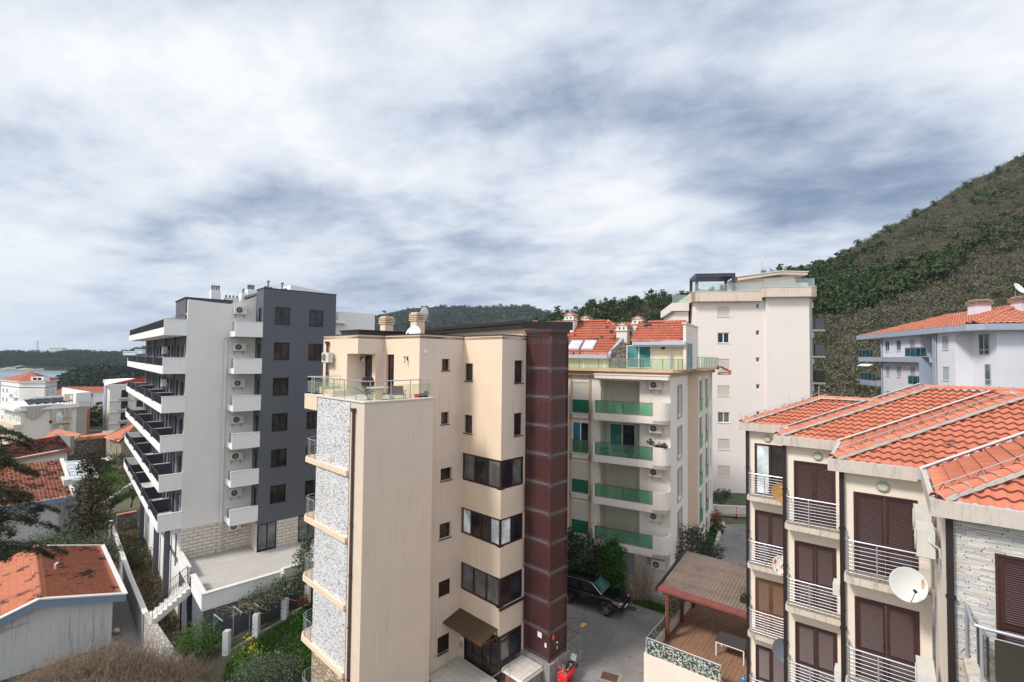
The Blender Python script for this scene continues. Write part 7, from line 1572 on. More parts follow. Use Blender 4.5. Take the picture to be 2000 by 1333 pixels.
tiled('roof', [tuple(e0), tuple(e1), tuple(e1+up), tuple(e0+up)], M['d_tile'], t, .3, .45, 5, .06); MB().tbox(T, 3, ln+.55, .0, .3, -.55, -.35).build('ridge_flashing', M['zinc_light'], t)
MB().tbox(T, 3.0, ln+.3, .3, 2.8, -4, -1.9).build('lower_wall', M['b_white'], t)
# villa with blue-grey fascia
H2 = Frame(tuple(site(124, 960, 53.5))[:2], 40)
def villa():
    t = H2.thing('villa', 'pale villa with weathered orange tiles, blue-grey fascia and a small white metal roof', 'house')
    MB().box(-6, 0, 0, 14, -4, 1.4).box(-14, -6, -1.2, 14, -4, 1.2).build('wall', M['h_wall'], t)
    tiled('roof', [(-15, -.7, 1.45), (.6, -.7, 1.45), (.6, 8, 4.15), (-15, 8, 4.15)], M['d_tile2'], t, .32, .45, 6, .06)
    MB().box(-15, .75, -.85, -.7, 1.0, 1.5).build('fascia', M['blue_fascia'], t); MB().hexa([(.6, -.85, 1.2), (.95, -.85, 1.2), (.95, 8, 3.9), (.6, 8, 3.9), (.6, -.85, 1.62), (.95, -.85, 1.62), (.95, 8, 4.32), (.6, 8, 4.32)]).build('verge', M['coping'], t)
    MB().box(.2, 2.8, 1.5, 6.8, -4, 2.9).build('annex_wall', M['h_wall'], t)
    r = MB(); r.hexa([(.95, 1.0, 2.75), (3.2, 1.0, 2.6), (3.2, 7.2, 3.8), (.95, 7.2, 3.95), (.95, 1.0, 2.85), (3.2, 1.0, 2.7), (3.2, 7.2, 3.9), (.95, 7.2, 4.05)])
    for k in range(6): y = 1.2+k*1.1; r.hexa([(.95, y, 2.9+(y-1)*.194), (3.2, y, 2.75+(y-1)*.194), (3.2, y+.08, 2.77+(y-1)*.194), (.95, y+.08, 2.92+(y-1)*.194), (.95, y, 2.97+(y-1)*.194), (3.2, y, 2.82+(y-1)*.194), (3.2, y+.08, 2.84+(y-1)*.194), (.95, y+.08, 2.99+(y-1)*.194)])
    r.build('metal_roof', M['grey_roofsheet'], t)
    simplewin(t, Fv(0), -2.6, -1.5, .2, .85, M['glass'], M['grey_frame']); simplewin(t, Fv(-1.2), -9.5, -7.3, -2.6, -.8, M['glass'], M['blue_fascia'])
    MB().tbox(Fv(1.5), 0.4, 2.8, .0, .12, -.3, .0).build('ledge', M['blue_fascia'], t); MB().tbox(Fv(1.5), .4, 2.8, 0, .12, -2.2, -1.9).build('ledge', M['blue_fascia'], t); MB().tube([(-.25, -.12, -4), (-.25, -.12, 1.0)], .09, 6).build('drainpipe', M['grey_frame'], t)
    g = MB(); g.prism([(-9.2, -1.9), (-5.8, -1.9), (-5.8, 2), (-9.2, 2)], 1.2, 1.9); g.build('dormer', M['h_wall'], t)
    MB().hexa([(-9.5, -2.1, 1.8), (-7.5, -2.1, 2.5), (-7.5, 2, 2.5), (-9.5, 2, 1.8), (-9.5, -2.1, 2.0), (-7.5, -2.1, 2.7), (-7.5, 2, 2.7), (-9.5, 2, 2.0)]).hexa([(-7.5, -2.1, 2.5), (-5.5, -2.1, 1.8), (-5.5, 2, 1.8), (-7.5, 2, 2.5), (-7.5, -2.1, 2.7), (-5.5, -2.1, 2.0), (-5.5, 2, 2.0), (-7.5, 2, 2.7)]).build('dormer_roof', M['blue_fascia'], t)
M['d_tile2'] = tilemat('weathered_orange_tiles', (.38, .12, .07), (.66, .29, .19), (.10, .05, .035), amt=.12, big=.9)
villa()
# near house with stained roof
H1 = Frame((-26.6, 34), 44.2)
def house1():
    t = H1.thing('house', 'pale grey house with a stained red tiled roof and blue grey fascia', 'house')
    MB().prism([(-12, .45), (-.5, .45), (-.5, 11.6), (-12, 11.6)], -3.5, .25).build('wall', M['h_wall2'], t)
    MB().prism([(-4.4, .45), (-.5, .45), (-.5, 11.6), (-4.4, 11.6)], .25, lambda x, y: 1.2 if x < -1 else .3).prism([(-9, .45), (-4.4, .45), (-4.4, 11.6), (-9, 11.6)], .25, lambda x, y: 1.2 if x > -5 else -.6).build('gable', M['h_wall2'], t)
    tiled('roof', [(-.12, 11.8, .52), (-.12, .12, .52), (-4.15, .12, 1.62), (-4.15, 11.8, 1.62)], M['h_tile'], t, .26, .38, 6, .07, .075)
    tiled('roof', [(-10.5, .12, -.55), (-10.5, 11.8, -.55), (-4.15, 11.8, 1.62), (-4.15, .12, 1.62)], M['h_tile'], t, .26, .38, 6, .07, .075)
    ridgecaps(t, (-4.15, .1, 1.66), (-4.15, 11.8, 1.66), M['h_tile'], .15, .38)
    m = MB(); m.hexa([(-4.2, -.12, 1.2), (.0, -.12, .12), (.0, .1, .12), (-4.2, .1, 1.2), (-4.2, -.12, 1.66), (.0, -.12, .58), (.0, .1, .58), (-4.2, .1, 1.66)]); m.hexa([(-10.6, -.12, -.95), (-4.2, -.12, 1.2), (-4.2, .1, 1.2), (-10.6, .1, -.95), (-10.6, -.12, -.5), (-4.2, -.12, 1.66), (-4.2, .1, 1.66), (-10.6, .1, -.5)])
    m.box(-.02, .14, -.12, 11.95, .1, .56); m.build('fascia', M['blue_fascia'], t)
    m = MB(); m.box(-.06, .22, -.18, 12.0, .56, .63); m.hexa([(-4.2, -.18, 1.661), (.0, -.18, .581), (.0, .12, .581), (-4.2, .12, 1.661), (-4.2, -.18, 1.74), (.0, -.18, .66), (.0, .12, .66), (-4.2, .12, 1.74)]); m.hexa([(-10.6, -.18, -.499), (-4.2, -.18, 1.661), (-4.2, .12, 1.661), (-10.6, .12, -.499), (-10.6, -.18, -.42), (-4.2, -.18, 1.74), (-4.2, .12, 1.74), (-10.6, .12, -.42)]); m.box(-9, .2, 11.8, 12.0, .3, .6) if False else None
    m.hexa([(-4.2, 11.8, 1.3), (.0, 11.8, .3), (.0, 12.0, .3), (-4.2, 12.0, 1.3), (-4.2, 11.8, 1.74), (.0, 11.8, .66), (.0, 12.0, .66), (-4.2, 12.0, 1.74)]); m.build('coping', M['coping'], t)
    m = MB(); m.tube([(-3.2, 5.8, 1.35), (-3.2, 5.8, 1.75), (-3.05, 5.7, 1.9)], .07, 8); m.build('vent_pipe', M['white'], t)
M['h_wall2'] = stucco('dirty_grey_white_render', (.58, .575, .575), (.24, .235, .235), .75)
house1()
# distant white houses with red roofs
for (px, py, Y, w, lab, hgt) in ((165, 765, 250, 22, 'distant long white house with a wide red roof near the dark wooded headland', 4), (128, 775, 235, 18, 'distant low house with an orange roof left of the long white house', 3), (190, 812, 160, 7, 'small white balconied house with a weathered red roof between the two apartment blocks', 5)):
    q = site(px, py, Y); t = thing('distant_house', lab, 'house', (q.x, q.y, q.z-hgt), .3, 'distant houses'); MB().box(-w/2, w/2, -5, 5, -3, hgt).build('wall', M['b_white'], t)
    tiled('roof', [(-w/2-.5, -5.5, hgt), (w/2+.5, -5.5, hgt), (w/2-3, 0, hgt+2.4), (-w/2+3, 0, hgt+2.4)], M['far_tile'], t, .6, .7, 3, .05); tiled('roof', [(-w/2-.5, 5.5, hgt), (-w/2-.5, -5.5, hgt), (-w/2+3, 0, hgt+2.4)], M['far_tile'], t, .6, .7, 3, .05); tiled('roof', [(w/2+.5, -5.5, hgt), (w/2+.5, 5.5, hgt), (w/2-3, 0, hgt+2.4)], M['far_tile'], t, .6, .7, 3, .05)
    for k in range(4): simplewin(t, Fv(-5), -w/2+1+k*w/4.5, -w/2+2.2+k*w/4.5, hgt-2.2, hgt-.9)
def farbox(px, py, Y, w, d, h, lab, mat='b_white', name='distant_building', roof=None):
    q = site(px, py, Y); t = thing(name, lab, 'building', (q.x, q.y, q.z), .2); MB().box(-w/2, w/2, -d/2, d/2, -4, h).build('wall', M[mat], t)
    m = MB()
    for k in range(int(w/4)): m.tbox(Fv(-d/2), -w/2+1.2+4*k, -w/2+2.8+4*k, 0, .1, h-3.2, h-1.4)
    m.build('window_row', M['glass'], t)
    if roof: MB().prism([(-w/2-1, -d/2-1), (w/2+1, -d/2-1), (w/2+1, d/2+1), (-w/2-1, d/2+1)], h, h+1.2).build('roof', M[roof], t)
farbox(113, 686, 1140, 26, 12, 8, 'long pale building on the crest of the wooded peninsula'); farbox(150, 690, 1140, 8, 8, 6, 'tiny pale house left of the gap on the peninsula crest'); farbox(178, 690, 1140, 10, 8, 5, 'tiny white house on the peninsula crest, rightmost of the two')
farbox(256, 690, 900, 20, 12, 3.5, 'white terraced building on the shore left of the grey block'); farbox(274, 687, 905, 12, 12, 4, 'upper white building on the shore beside the long balconies')
farbox(1026, 601, 1490, 22, 12, 9, 'small red house on top of the distant grey hill', 'brickred')
q = site(73, 686, 1145); t = thing('radio_mast', 'thin red and white lattice mast on the wooded peninsula', 'mast', (q.x, q.y, q.z)); m = MB()
for k in range(12):
    for sx, sy in ((-1, -1), (1, -1), (1, 1), (-1, 1)): m.tube([(sx*(1.8-.13*k), sy*(1.8-.13*k), 2*k), (sx*(1.67-.13*k), sy*(1.67-.13*k), 2*k+2)], .22, 3)
    m.tube([(-(1.8-.13*k), -1.5, 2*k), ((1.67-.13*k), -1.5, 2*k+2)], .15, 3)
m.build('lattice', plain('mast_paint', (.45, .22, .2), .6), t)

# ------------------------------------------------------------------ hills and mountain
def ridge_mesh(name, label, pts, base, mat, nu=90, nv=40, amp=4, back=120, freq=.03, seed=1, smoothp=1.0):
    """pts: crest (x,y,z); base: matching foot points; the hill continues behind the crest"""
    rs = np.random.default_rng(seed); P = np.array(pts, float); Bs = np.array(base, float)
    s = np.r_[0, np.cumsum(np.linalg.norm(np.diff(P[:, :2], axis=0), axis=1))]; ss = np.linspace(0, s[-1], nu)
    cr = np.stack([np.interp(ss, s, P[:, i]) for i in range(3)], 1); bs = np.stack([np.interp(ss, s, Bs[:, i]) for i in range(3)], 1)
    ph = rs.random((6, 3))*10; V = []
    def nz(x, y): return sum(math.sin(x*freq*(1.7**k)+ph[k, 0]+1.3*math.sin(y*freq*.8*(1.7**k)+ph[k, 1]))*math.cos(y*freq*(1.6**k)+ph[k, 2])/(1.6**k) for k in range(5))
    for j in range(nv+8):
        for i in range(nu):
            t = j/nv
            if t <= 1: p = bs[i]*(1-t)+cr[i]*t; z = bs[i][2]+(cr[i][2]-bs[i][2])*(t**smoothp); p = np.array([p[0], p[1], z]); w = math.sin(pi*min(1, t))**.7
            else:
                d = cr[i]-bs[i]; d = d/np.linalg.norm(d[:2]); e = (t-1)*nv/8; p = cr[i]+np.array([d[0], d[1], 0])*back*e; p[2] = cr[i][2]-back*.5*e**1.5; w = .3
            V.append((p[0], p[1], p[2]+amp*w*nz(p[0], p[1])))
    mb = MB(); mb.v = V; mb.f = [(j*nu+i, j*nu+i+1, (j+1)*nu+i+1, (j+1)*nu+i) for j in range(nv+7) for i in range(nu-1)]
    o = mb.build(name, mat, smooth='all'); tag(o, label, 'hill', kind='structure'); return np.array(V).reshape(nv+8, nu, 3)
def bush_proto(rs, n, size=.5, flat=.8, shape='bush'):
    if shape == 'pine': b = [(0, 0, .45, .42, .42, .40), (.1, .05, .8, .3, .3, .28), (-.12, .1, .62, .3, .3, .25)]
    elif shape == 'cone': b = [(0, 0, .3, .42, .42, .3), (0, 0, .75, .3, .3, .35), (0, 0, 1.2, .16, .16, .35)]
    else: b = [(0, 0, .3, .5, .5, .38), (.22, -.1, .32, .3, .32, .3), (-.2, .15, .35, .3, .3, .3)]
    return leafcloud(rs, b, n, size, .3, 0, None, .6)
def scatter(name, label, pos, scl, protos, mat, rs, kind='stuff', cat='vegetation'):
    out = []
    for k, p in enumerate(pos):
        a = rs.random()*2*pi; c, s = math.cos(a), math.sin(a); q = protos[rs.integers(len(protos))]
        R_ = np.array([[c, s, 0], [-s, c, 0], [0, 0, 1]]); out.append((q.reshape(-1, 3) @ R_ * scl[k] * np.array([1, 1, rs.uniform(.75, 1.2)]) + p).reshape(q.shape))
    o = np_mesh(name, np.concatenate(out), 4, mat); tag(o, label, cat, kind=kind); return o
def sample(G, n, rs, j0=0, j1=None, dens=None):
    nv, nu, _ = G.shape; j1 = j1 or nv-8; out = []
    while len(out) < n:
        a = rs.uniform(j0, j1-1); b = rs.uniform(0, nu-1.001); i, f = int(b), b % 1; j, g = int(a), a % 1
        p = G[j, i]*(1-f)*(1-g)+G[j, i+1]*f*(1-g)+G[j+1, i]*(1-f)*g+G[j+1, i+1]*f*g
        if dens is None or rs.random() < dens(p, a/(nv-8), b/nu): out.append(p)
    return np.array(out)
rs = np.random.default_rng(21)
crest = [(29,330,44),(52,330,49),(70,330,52),(88,335,56),(111,340,59),(146,345,66),(190,350,78),(214,355,84),(237,360,90),(291,375,119),(326,385,137),(381,400,167),(415,410,182),(447,420,199),(540,440,247),(705,470,328)]
crest = [(-30, 330, 20), (5, 330, 35)]+crest
base = [(c[0]/c[1]*min(c[1]*.5, 150) if k < 8 else c[0]/c[1]*105, 160 if k < 8 else 105, 3 if k < 8 else 7) for k, c in enumerate(crest)]
G = ridge_mesh('mountain', 'steep scrub covered mountainside on the right', crest, base, M['mount'], 130, 70, 2.6, 150, .035, 3, 1.05)
wave = lambda p, s: math.sin(p[0]*s+2*math.sin(p[1]*s*.7))*math.cos(p[1]*s*1.3+p[0]*s*.4)
bare = [bush_proto(rs, 80, .12) for _ in range(6)]; green = [bush_proto(rs, 70, .17) for _ in range(6)]; pine = [bush_proto(rs, 90, .18, shape='pine') for _ in range(5)]
pos = sample(G, 6500, rs, dens=lambda p, t, u: .3+.6*(wave(p, .045)+.5*wave(p, .12) < .3)); scatter('leafless_scrub', 'grey brown leafless bushes covering the mountainside', pos, rs.uniform(3.0, 6.5, len(pos)), bare, M['lf_mbare'], rs)
pos = sample(G, 4200, rs, dens=lambda p, t, u: .10+.6*(wave(p, .045)+.5*wave(p, .12) > .25)); scatter('evergreen_scrub', 'dark green shrubs scattered over the mountainside', pos, rs.uniform(2.2, 5.5, len(pos)), green, M['lf_mgreen'], rs)
pos = sample(G, 1250, rs, 22, 63, dens=lambda p, t, u: 1.0*(p[0] < 200+25*math.sin(p[1]*.09))*(.25+.6*(wave(p, .07) > -.1)) + .10*(wave(p, .05) > .3)*(p[0] < 330)+.012); scatter('pine_wood', 'dense dark pine wood on the lower left part of the mountain', pos, rs.uniform(6, 9.5, len(pos)), pine, M['lf_pine'], rs)
# single pines along the crest
pr_tr = MB().tube([(0, 0, -.5), (.1, 0, 2.5), (0, .1, 5)], .16, 6, .06); 
def make_pine(seed, lab, loc, s):
    r2 = np.random.default_rng(seed); t = thing('pine_tree', lab, 'tree', loc, rnd.random()*6, 'pines along the mountain crest'); t.scale = (s, s, s); return t
pines = []
cr_arr = G[62]
sel = [int(x) for x in np.linspace(8, 88, 34)]
for n_, i in enumerate(sel):
    p = cr_arr[i]+np.array([rnd.uniform(-3, 3), rnd.uniform(-4, 3), -1.0]); s = rnd.uniform(.75, 1.25)
    if n_ < 3:
        t = thing('pine_tree', 'x', 'tree', tuple(p)); q = MB(); q.tube([(0, 0, -1), (.1, 0, 3), (0, .2, 6.5)], .22, 6, .08)
        for k in range(5): a = k*1.3; q.tube([(0, 0, 2.5+k*.7), (math.cos(a)*1.6, math.sin(a)*1.6, 3.4+k*.8)], .07, 4, .03)
        q.build('trunk', M['bark'], t); np_mesh('crown', leafcloud(np.random.default_rng(n_), [(0, 0, 5, 2.3, 2.3, 2.0), (.8, .3, 6.6, 1.5, 1.5, 1.3), (-1.2, .5, 4.6, 1.4, 1.4, 1.2), (.3, -1, 3.9, 1.5, 1.5, 1)], 420, .75, .3), 4, M['lf_pine'], t); pines.append(t)
    else: t = dup(pines[n_ % 3]); t.location = tuple(p)
    t['label'] = 'dark green pine standing along the wooded crest left of the mountain'; t['group'] = 'pines along the mountain crest'; t.scale = (s, s, s*rnd.uniform(.9, 1.2)); t.rotation_euler.z = rnd.random()*6
far = [(-1738,1500,-7),(-1265,1500,12),(-1194,1500,22),(-1131,1500,38),(-950,1500,61),(-697,1500,83),(-492,1500,101),(-429,1500,136),(-382,1500,149),(-318,1500,163),(-223,1500,169),(-96,1500,168),(-1,1500,173),(62,1500,172),(126,1500,150),(205,1500,143),(316,1500,109),(475,1500,79)]
G4 = ridge_mesh('distant_hill', 'distant blue-grey hill with pale rock outcrops behind the buildings', far, [(a*.62, 950, -21) for a, b, c in far], M['farhill'], 140, 50, 5, 300, .012, 7, .75)
pen = [(-1575,1150,3),(-1212,1150,13),(-1176,1150,15),(-1109,1150,13),(-1043,1150,18),(-970,1150,15),(-921,1150,8),(-860,1150,-2),(-787,1150,-8)]; sh = [(-1341,980,-20),(-1031,980,-20),(-1000,980,-20),(-949,980,-20),(-905,985,-20),(-866,980,-20),(-784,980,-20),(-760,985,-20),(-730,990,-20)]
pos = sample(G4, 4200, rs, 18, 51, dens=lambda p, t, u: .25+.7*(wave(p, .012) > -.2)); scatter('distant_wood', 'patchy dark woodland on the distant hill', pos-np.array([0, 0, 2.0]), rs.uniform(9, 17, len(pos)), [bush_proto(rs, 30, .3) for _ in range(4)], M['lf_far'], rs)
G2 = ridge_mesh('peninsula', 'low wooded peninsula across the bay', pen, [(a, b-8, -20.3) for a, b, c in sh], M['farhill2'] if 'farhill2' in M else M.setdefault('farhill2', hillmat('wooded_shore', [(.3, (.012,.02,.012)), (.6, (.025,.034,.018)), (.8, (.16,.13,.11))], .02)), 110, 24, 1.6, 60, .03, 9, .6)
rp = [(a, b+9, -14.5+2.5*math.sin(a*.05)+(3 if a < -985 else -1)) for a, b, c in sh]; ridge_mesh('shore_rocks', 'pale rocky shoreline at the foot of the peninsula', rp, [(a, b-16, -20.6) for a, b, c in sh], M['rock'], 160, 6, 1.3, 6, .11, 4)
fw_ = [bush_proto(rs, 64, .2) for _ in range(5)]
pos = sample(G2, 3600, rs, 2, 25); scatter('peninsula_wood', 'dense dark wood covering the peninsula', pos-np.array([0, 0, 1.5]), rs.uniform(8, 12.5, len(pos)), fw_, M['lf_far'], rs)
hd = [(-409,430,-19),(-428,460,-12),(-434,480,-6),(-417,480,-1),(-402,480,1),(-384,480,-2),(-353,480,-5),(-313,480,-8)]
G3 = ridge_mesh('headland', 'dark wooded headland in front of the bay', hd, [(a*.72, 345, -19.5) for a, b, c in hd], M['farhill2'], 60, 24, 1.0, 40, .05, 5, .8)
pos = sample(G3, 1500, rs, 0, 26); scatter('headland_wood', 'dark dense pine wood on the near headland', pos-np.array([0, 0, .6]), rs.uniform(6, 10.5, len(pos)), fw_+[bush_proto(rs, 44, .28)], M['lf_pine2'] if 'lf_pine2' in M else M.setdefault('lf_pine2', leafmat('headland_leaves', [(.008,.018,.010), (.02,.036,.018), (.045,.06,.028)], big=.04)), rs)
# small town planting between the left houses
pos = np.array([tuple(site(rs.uniform(100, 260), 800, Y).xy)+(gh(0, 0)*0-14+(300-Y)*.03,) for Y in rs.uniform(140, 320, 500)]); pos = np.array([(p[0], p[1], gh(p[0], p[1])) for p in pos])
scatter('town_trees', 'mixed garden trees between the distant left houses', pos, rs.uniform(4, 9, len(pos)), fw_, M['lf_far'], rs)

# ------------------------------------------------------------------ planting near the buildings
def at_g(px, py, z): 
    a, b = site(px, py, 10), site(px, py, 20); k = (z-a.z)/(b.z-a.z); return Vector((a.x+(b.x-a.x)*k, a.y+(b.y-a.y)*k, z))
p = site(-75, 1330, 24); # cedar at the left edge
def cedar():
    r2 = np.random.default_rng(8); b = Vector((p.x-.3, p.y, -2.8)); t = thing('cedar_tree', 'dark drooping conifer entering from the left edge in front of the villa', 'tree', b)
    m = MB(); m.tube([(0, 0, 0), (.2, 0, 6), (.1, .2, 12), (0, 0, 17)], .28, 8, .06); L_ = []
    for k in range(40):
        z = 9.9+6.2*k/39; ln = (3.9-1.9*(z-9.9)/6.2)*r2.uniform(.7, 1.1); a = r2.uniform(0, 2*pi) if k % 2 else r2.uniform(-.9, .9); d = Vector((math.cos(a), math.sin(a), 0)); pts = [Vector((.1, .1, z))+d*ln*f+Vector((0, 0, .5*ln*f*.5-.55*ln*f*f)) for f in (0, .3, .6, .85, 1)]
        m.tube(pts, .05, 5, .012)
        for q in range(760):
            f = r2.random()**.7; i = min(3, int(f*4)); c = pts[i].lerp(pts[i+1], f*4-i) if i < 4 else pts[4]; wd = .5*(1-f)+.12; side = Vector((-d.y, d.x, 0))*r2.normal()*wd; c = c+side+Vector((0, 0, r2.normal()*.07-.12*abs(side.length))); L_.append(c)
    m.build('trunk', M['bark'], t, smooth=True); C_ = np.array([tuple(c) for c in L_]); n = len(C_)
    ax = r2.normal(size=(n, 3))*np.array([1, 1, .45]); ax /= np.linalg.norm(ax, axis=1)[:, None]; bx = np.cross(ax, r2.normal(size=(n, 3))); bx /= np.linalg.norm(bx, axis=1)[:, None]; s = (.05+.07*r2.random(n))[:, None]
    np_mesh('crown', np.stack([C_-ax*s, C_+bx*s*.2, C_+ax*s, C_-bx*s*.2], 1), 4, M['lf_conifer'], t)
cedar()
def T_(name, label, cat, px, py, z, blobs, n, size, leaf, **k): g = at_g(px, py, z); return tree(name, label, cat, g, blobs, n, size, leaf, **k)
T_('cypress_tree', 'tall dark brownish evergreen between the villa and the green garden', 'tree', 172, 1075, -2.8, [(0, 0, 3, 1.7, 1.7, 2.4), (.3, 0, 6.0, 1.5, 1.5, 2.2), (-.1, 0, 8.6, .95, .95, 1.5)], 5200, .26, 'lf_brown', r=.16, seed=2)
for i, (x, y, s, lab) in enumerate(((225, 925, 1.0, 'small bushy garden tree behind the dark evergreen near the balustrade'), (200, 965, .9, 'low leafy garden tree on the lawn beside the long balconies'), (245, 940, .8, 'bare spreading fruit tree on the green lawn'), (215, 1000, .8, 'pale budding shrub near the terraced garden walls'), (255, 990, .8, 'budding fruit tree low beside the grey building base'), (228, 895, 1.0, 'dark garden tree below the stone house'))):
    T_('garden_tree', lab, 'tree', x, y, -2.2, [(0, 0, 2.4*s, 1.9*s, 1.7*s, 1.1*s), (1.1*s, .3, 2.1*s, 1.2*s, 1.2*s, .8*s)], [1500, 1300, 500, 800, 600, 1700][i], .18, ['lf_dark', 'lf_green', 'lf_bare', 'lf_green', 'lf_green', 'lf_brown'][i], r=.1, seed=30+i, group='garden trees beside the villa', limbs=7)
for i, (x, y, lab) in enumerate(((100, 1070, 'wide green shrub behind the ridge of the red roofed house'), (165, 1078, 'leafy shrub in the middle of the row behind the red roofed house'), (225, 1095, 'dark shrub overhanging the alley wall, right end of the row'))):
    T_('garden_shrub', lab, 'shrub', x, y+20, -2.8, [(0, 0, 1.5, 2.2, 1.6, 1.3), (1.5, .4, 1.3, 1.5, 1.3, 1.1), (-1.5, 0, 1.4, 1.4, 1.2, 1.0)], 3600, .15, ['lf_olive', 'lf_olive', 'lf_dark'][i], r=.06, seed=50+i, group='shrubs behind the red roofed house')
def twigbush(name, lab, loc, rx, ry, h, n, seed, leaf=0, group=None, mat='reddish_twig', lm='lf_bare', r=.012):
    r2 = np.random.default_rng(seed); t = thing(name, lab, 'bush', loc, 0, group); m = MB()
    for k in range(n):
        a = r2.uniform(0, 2*pi); q = r2.random()**.5; c = Vector((math.cos(a)*rx*q*.8, math.sin(a)*ry*q*.8, 0)); tip = Vector((math.cos(a)*rx*q*1.15+r2.normal()*.25, math.sin(a)*ry*q*1.15+r2.normal()*.25, h*(1.05-.55*q*q)*r2.uniform(.45, 1.15))); mid = c.lerp(tip, .5)+Vector(r2.normal(size=3)*.12)
        m.tube([c, mid, tip], r*1.3, 3, r*.35)
        for _ in range(5): f = r2.uniform(.35, .95); s0 = mid.lerp(tip, (f-.35)/.65); e = s0+Vector(r2.normal(size=3))*.28+Vector((0, 0, .15)); m.tube([s0, e], r*.6, 3, r*.25)
    m.build('twigs', M[mat], t)
    if leaf: np_mesh('foliage', leafcloud(r2, [(0, 0, h*.5, rx, ry, h*.5)], leaf, .055, .12, 0, leaf//16, .35), 4, M[lm], t)
for i, (x, y, z, rx, h, lab) in enumerate(((130, 1345, -1.5, 1.9, 2.3, 'bare brown bush at the bottom edge below the grey house wall'), (215, 1335, -1.5, 2.2, 2.8, 'large bare brown bush in the middle of the bottom left corner'), (300, 1345, -2, 2.2, 2.4, 'bare brown bush right of the largest one at the bottom edge'), (375, 1350, -2.4, 2.0, 1.8, 'low bare brown bush beside the olive shrub at the bottom edge'), (60, 1350, -1.5, 1.2, 1.3, 'small bare bush at the far bottom left'))):
    twigbush('bare_bush', lab, at_g(x, y+25, z), rx, rx*.8, h, 760 if rx > 1.5 else 260, 60+i, 5200 if rx > 1.5 else 1300, 'bare bushes along the bottom edge')
T_('olive_shrub', 'large silvery olive shrub at the bottom beside the beige block', 'shrub', 515, 1355, -1.0, [(0, 0, 1.1, 1.3, 1.2, 1.05), (.9, .2, .9, 1.1, 1.0, .85), (-.9, 0, .8, 1.0, .9, .8)], 11000, .085, 'lf_olive', r=.08, seed=70, clump=.16)
T_('lemon_tree', 'bright green leafy shrub under the white terrace corner', 'tree', 385, 1300, -1.6, [(0, 0, 1.7, 1.0, 1.0, 1.0), (.6, .2, 1.2, .8, .8, .7), (-.7, 0, 1.3, .7, .7, .7)], 3600, .11, 'lf_green', r=.06, seed=71)
T_('olive_tree', 'olive tree against the white terrace parapet', 'tree', 520, 1225, -.6, [(0, 0, 1.9, 1.2, .9, .8), (.9, .3, 2.5, .8, .7, .55), (-.9, 0, 1.6, .8, .7, .5)], 3000, .14, 'lf_olive', r=.09, seed=72, limbs=9)
T_('olive_tree', 'slim olive tree close to the mosaic facade edge', 'tree', 586, 1180, -.35, [(0, 0, 1.6, .7, .7, 1.0), (.2, 0, 3.2, .65, .65, 1.0), (.3, .1, 4.3, .45, .45, .7)], 3000, .13, 'lf_olive', r=.08, seed=73)
T_('garden_shrub', 'small dark green bush at the foot of the mosaic facade', 'shrub', 588, 1225, -.5, [(0, 0, .5, .8, .7, .5)], 1400, .12, 'lf_ivy', r=.04, seed=74, group='bushes by the mosaic facade')
T_('garden_shrub', 'reddish brown dead bush beside the curved balconies', 'shrub', 592, 1195, -.4, [(0, 0, .7, .4, .4, .35)], 800, .10, 'lf_rust' if 'lf_rust' in M else M.setdefault('lf_rust', leafmat('dead_leaves', [(.12,.04,.02), (.25,.10,.05)])) and 'lf_rust', r=.03, seed=75, group='bushes by the mosaic facade')
# flowers in the olive shrub
g = at_g(478, 1318, -1.0); r2 = np.random.default_rng(2); t = thing('flowering_broom', 'yellow flowers growing at the left edge of the olive shrub', 'plant', g); np_mesh('foliage', leafcloud(r2, [(0, 0, .9, .9, .8, .8)], 1500, .1), 4, M['lf_green'], t); np_mesh('flowers', leafcloud(r2, [(0, 0, 1.5, .8, .7, .5)], 90, .10, .3), 4, M['flower'], t)
def grass(name, lab, poly, z, n, h, seed, mat='grass'):
    r2 = np.random.default_rng(seed); P = np.array(poly, float); k = r2.integers(1, len(P)-1, n); u = np.sqrt(r2.random((n, 1))); v = r2.random((n, 1)); c = P[0]*(1-u)+P[k]*u*(1-v)+P[k+1]*u*v
    zz = np.array([z(x, y) if callable(z) else z for x, y in c]); c = np.c_[c, zz]; a = r2.random(n)*2*pi; d = np.c_[np.cos(a), np.sin(a), np.zeros(n)]*.05; tip = np.c_[r2.normal(size=(n, 2))*.06, h*(.5+r2.random(n))]
    o = np_mesh(name, np.stack([c-d, c+d, c+tip], 1), 3, M[mat]); tag(o, lab, 'grass', kind='stuff')
gp = [at_g(*q, -.8).xy for q in ((430, 1360), (445, 1290), (500, 1255), (560, 1220), (610, 1190), (610, 1380))]; grass('grass', 'bright green grass between the fence posts and the mosaic facade', gp, lambda x, y: gh(x, y)-.03, 26000, .2, 1)
gp = [at_g(*q, -2.2).xy for q in ((185, 950), (190, 915), (250, 900), (262, 960), (215, 985))]; grass('lawn_grass', 'bright green lawn between the garden walls on the left', gp, lambda x, y: gh(x, y)-.05, 9000, .25, 2)
gp = [B.w(*q) for q in ((-7.0, 0), (-5.0, 0), (-5.0, 30), (-7.3, 30))]; gp = [(q[0], q[1]) for q in gp]; grass('dry_weeds', 'dry brown weeds scattered on the bare soil strip', gp, -2.82, 5000, .16, 9, 'lf_bare'); grass('green_weeds', 'sparse green weeds scattered on the bare soil strip', gp, -2.82, 1600, .14, 10, 'lf_green')
gp = [(8.2, 32.6), (9.9, 31.5), (10.3, 31.9), (8.5, 33.3)]; grass('weeds', 'green weeds along the low wall by the driveway', gp, RZ, 4200, .22, 3); gp = [(16.9, 40.9), (19.0, 44.6), (18.2, 45.2), (16.2, 41.5)]; grass('flower_bed_grass', 'green grass in the narrow flower bed beside the ivory block', gp, RZ, 4000, .25, 4)
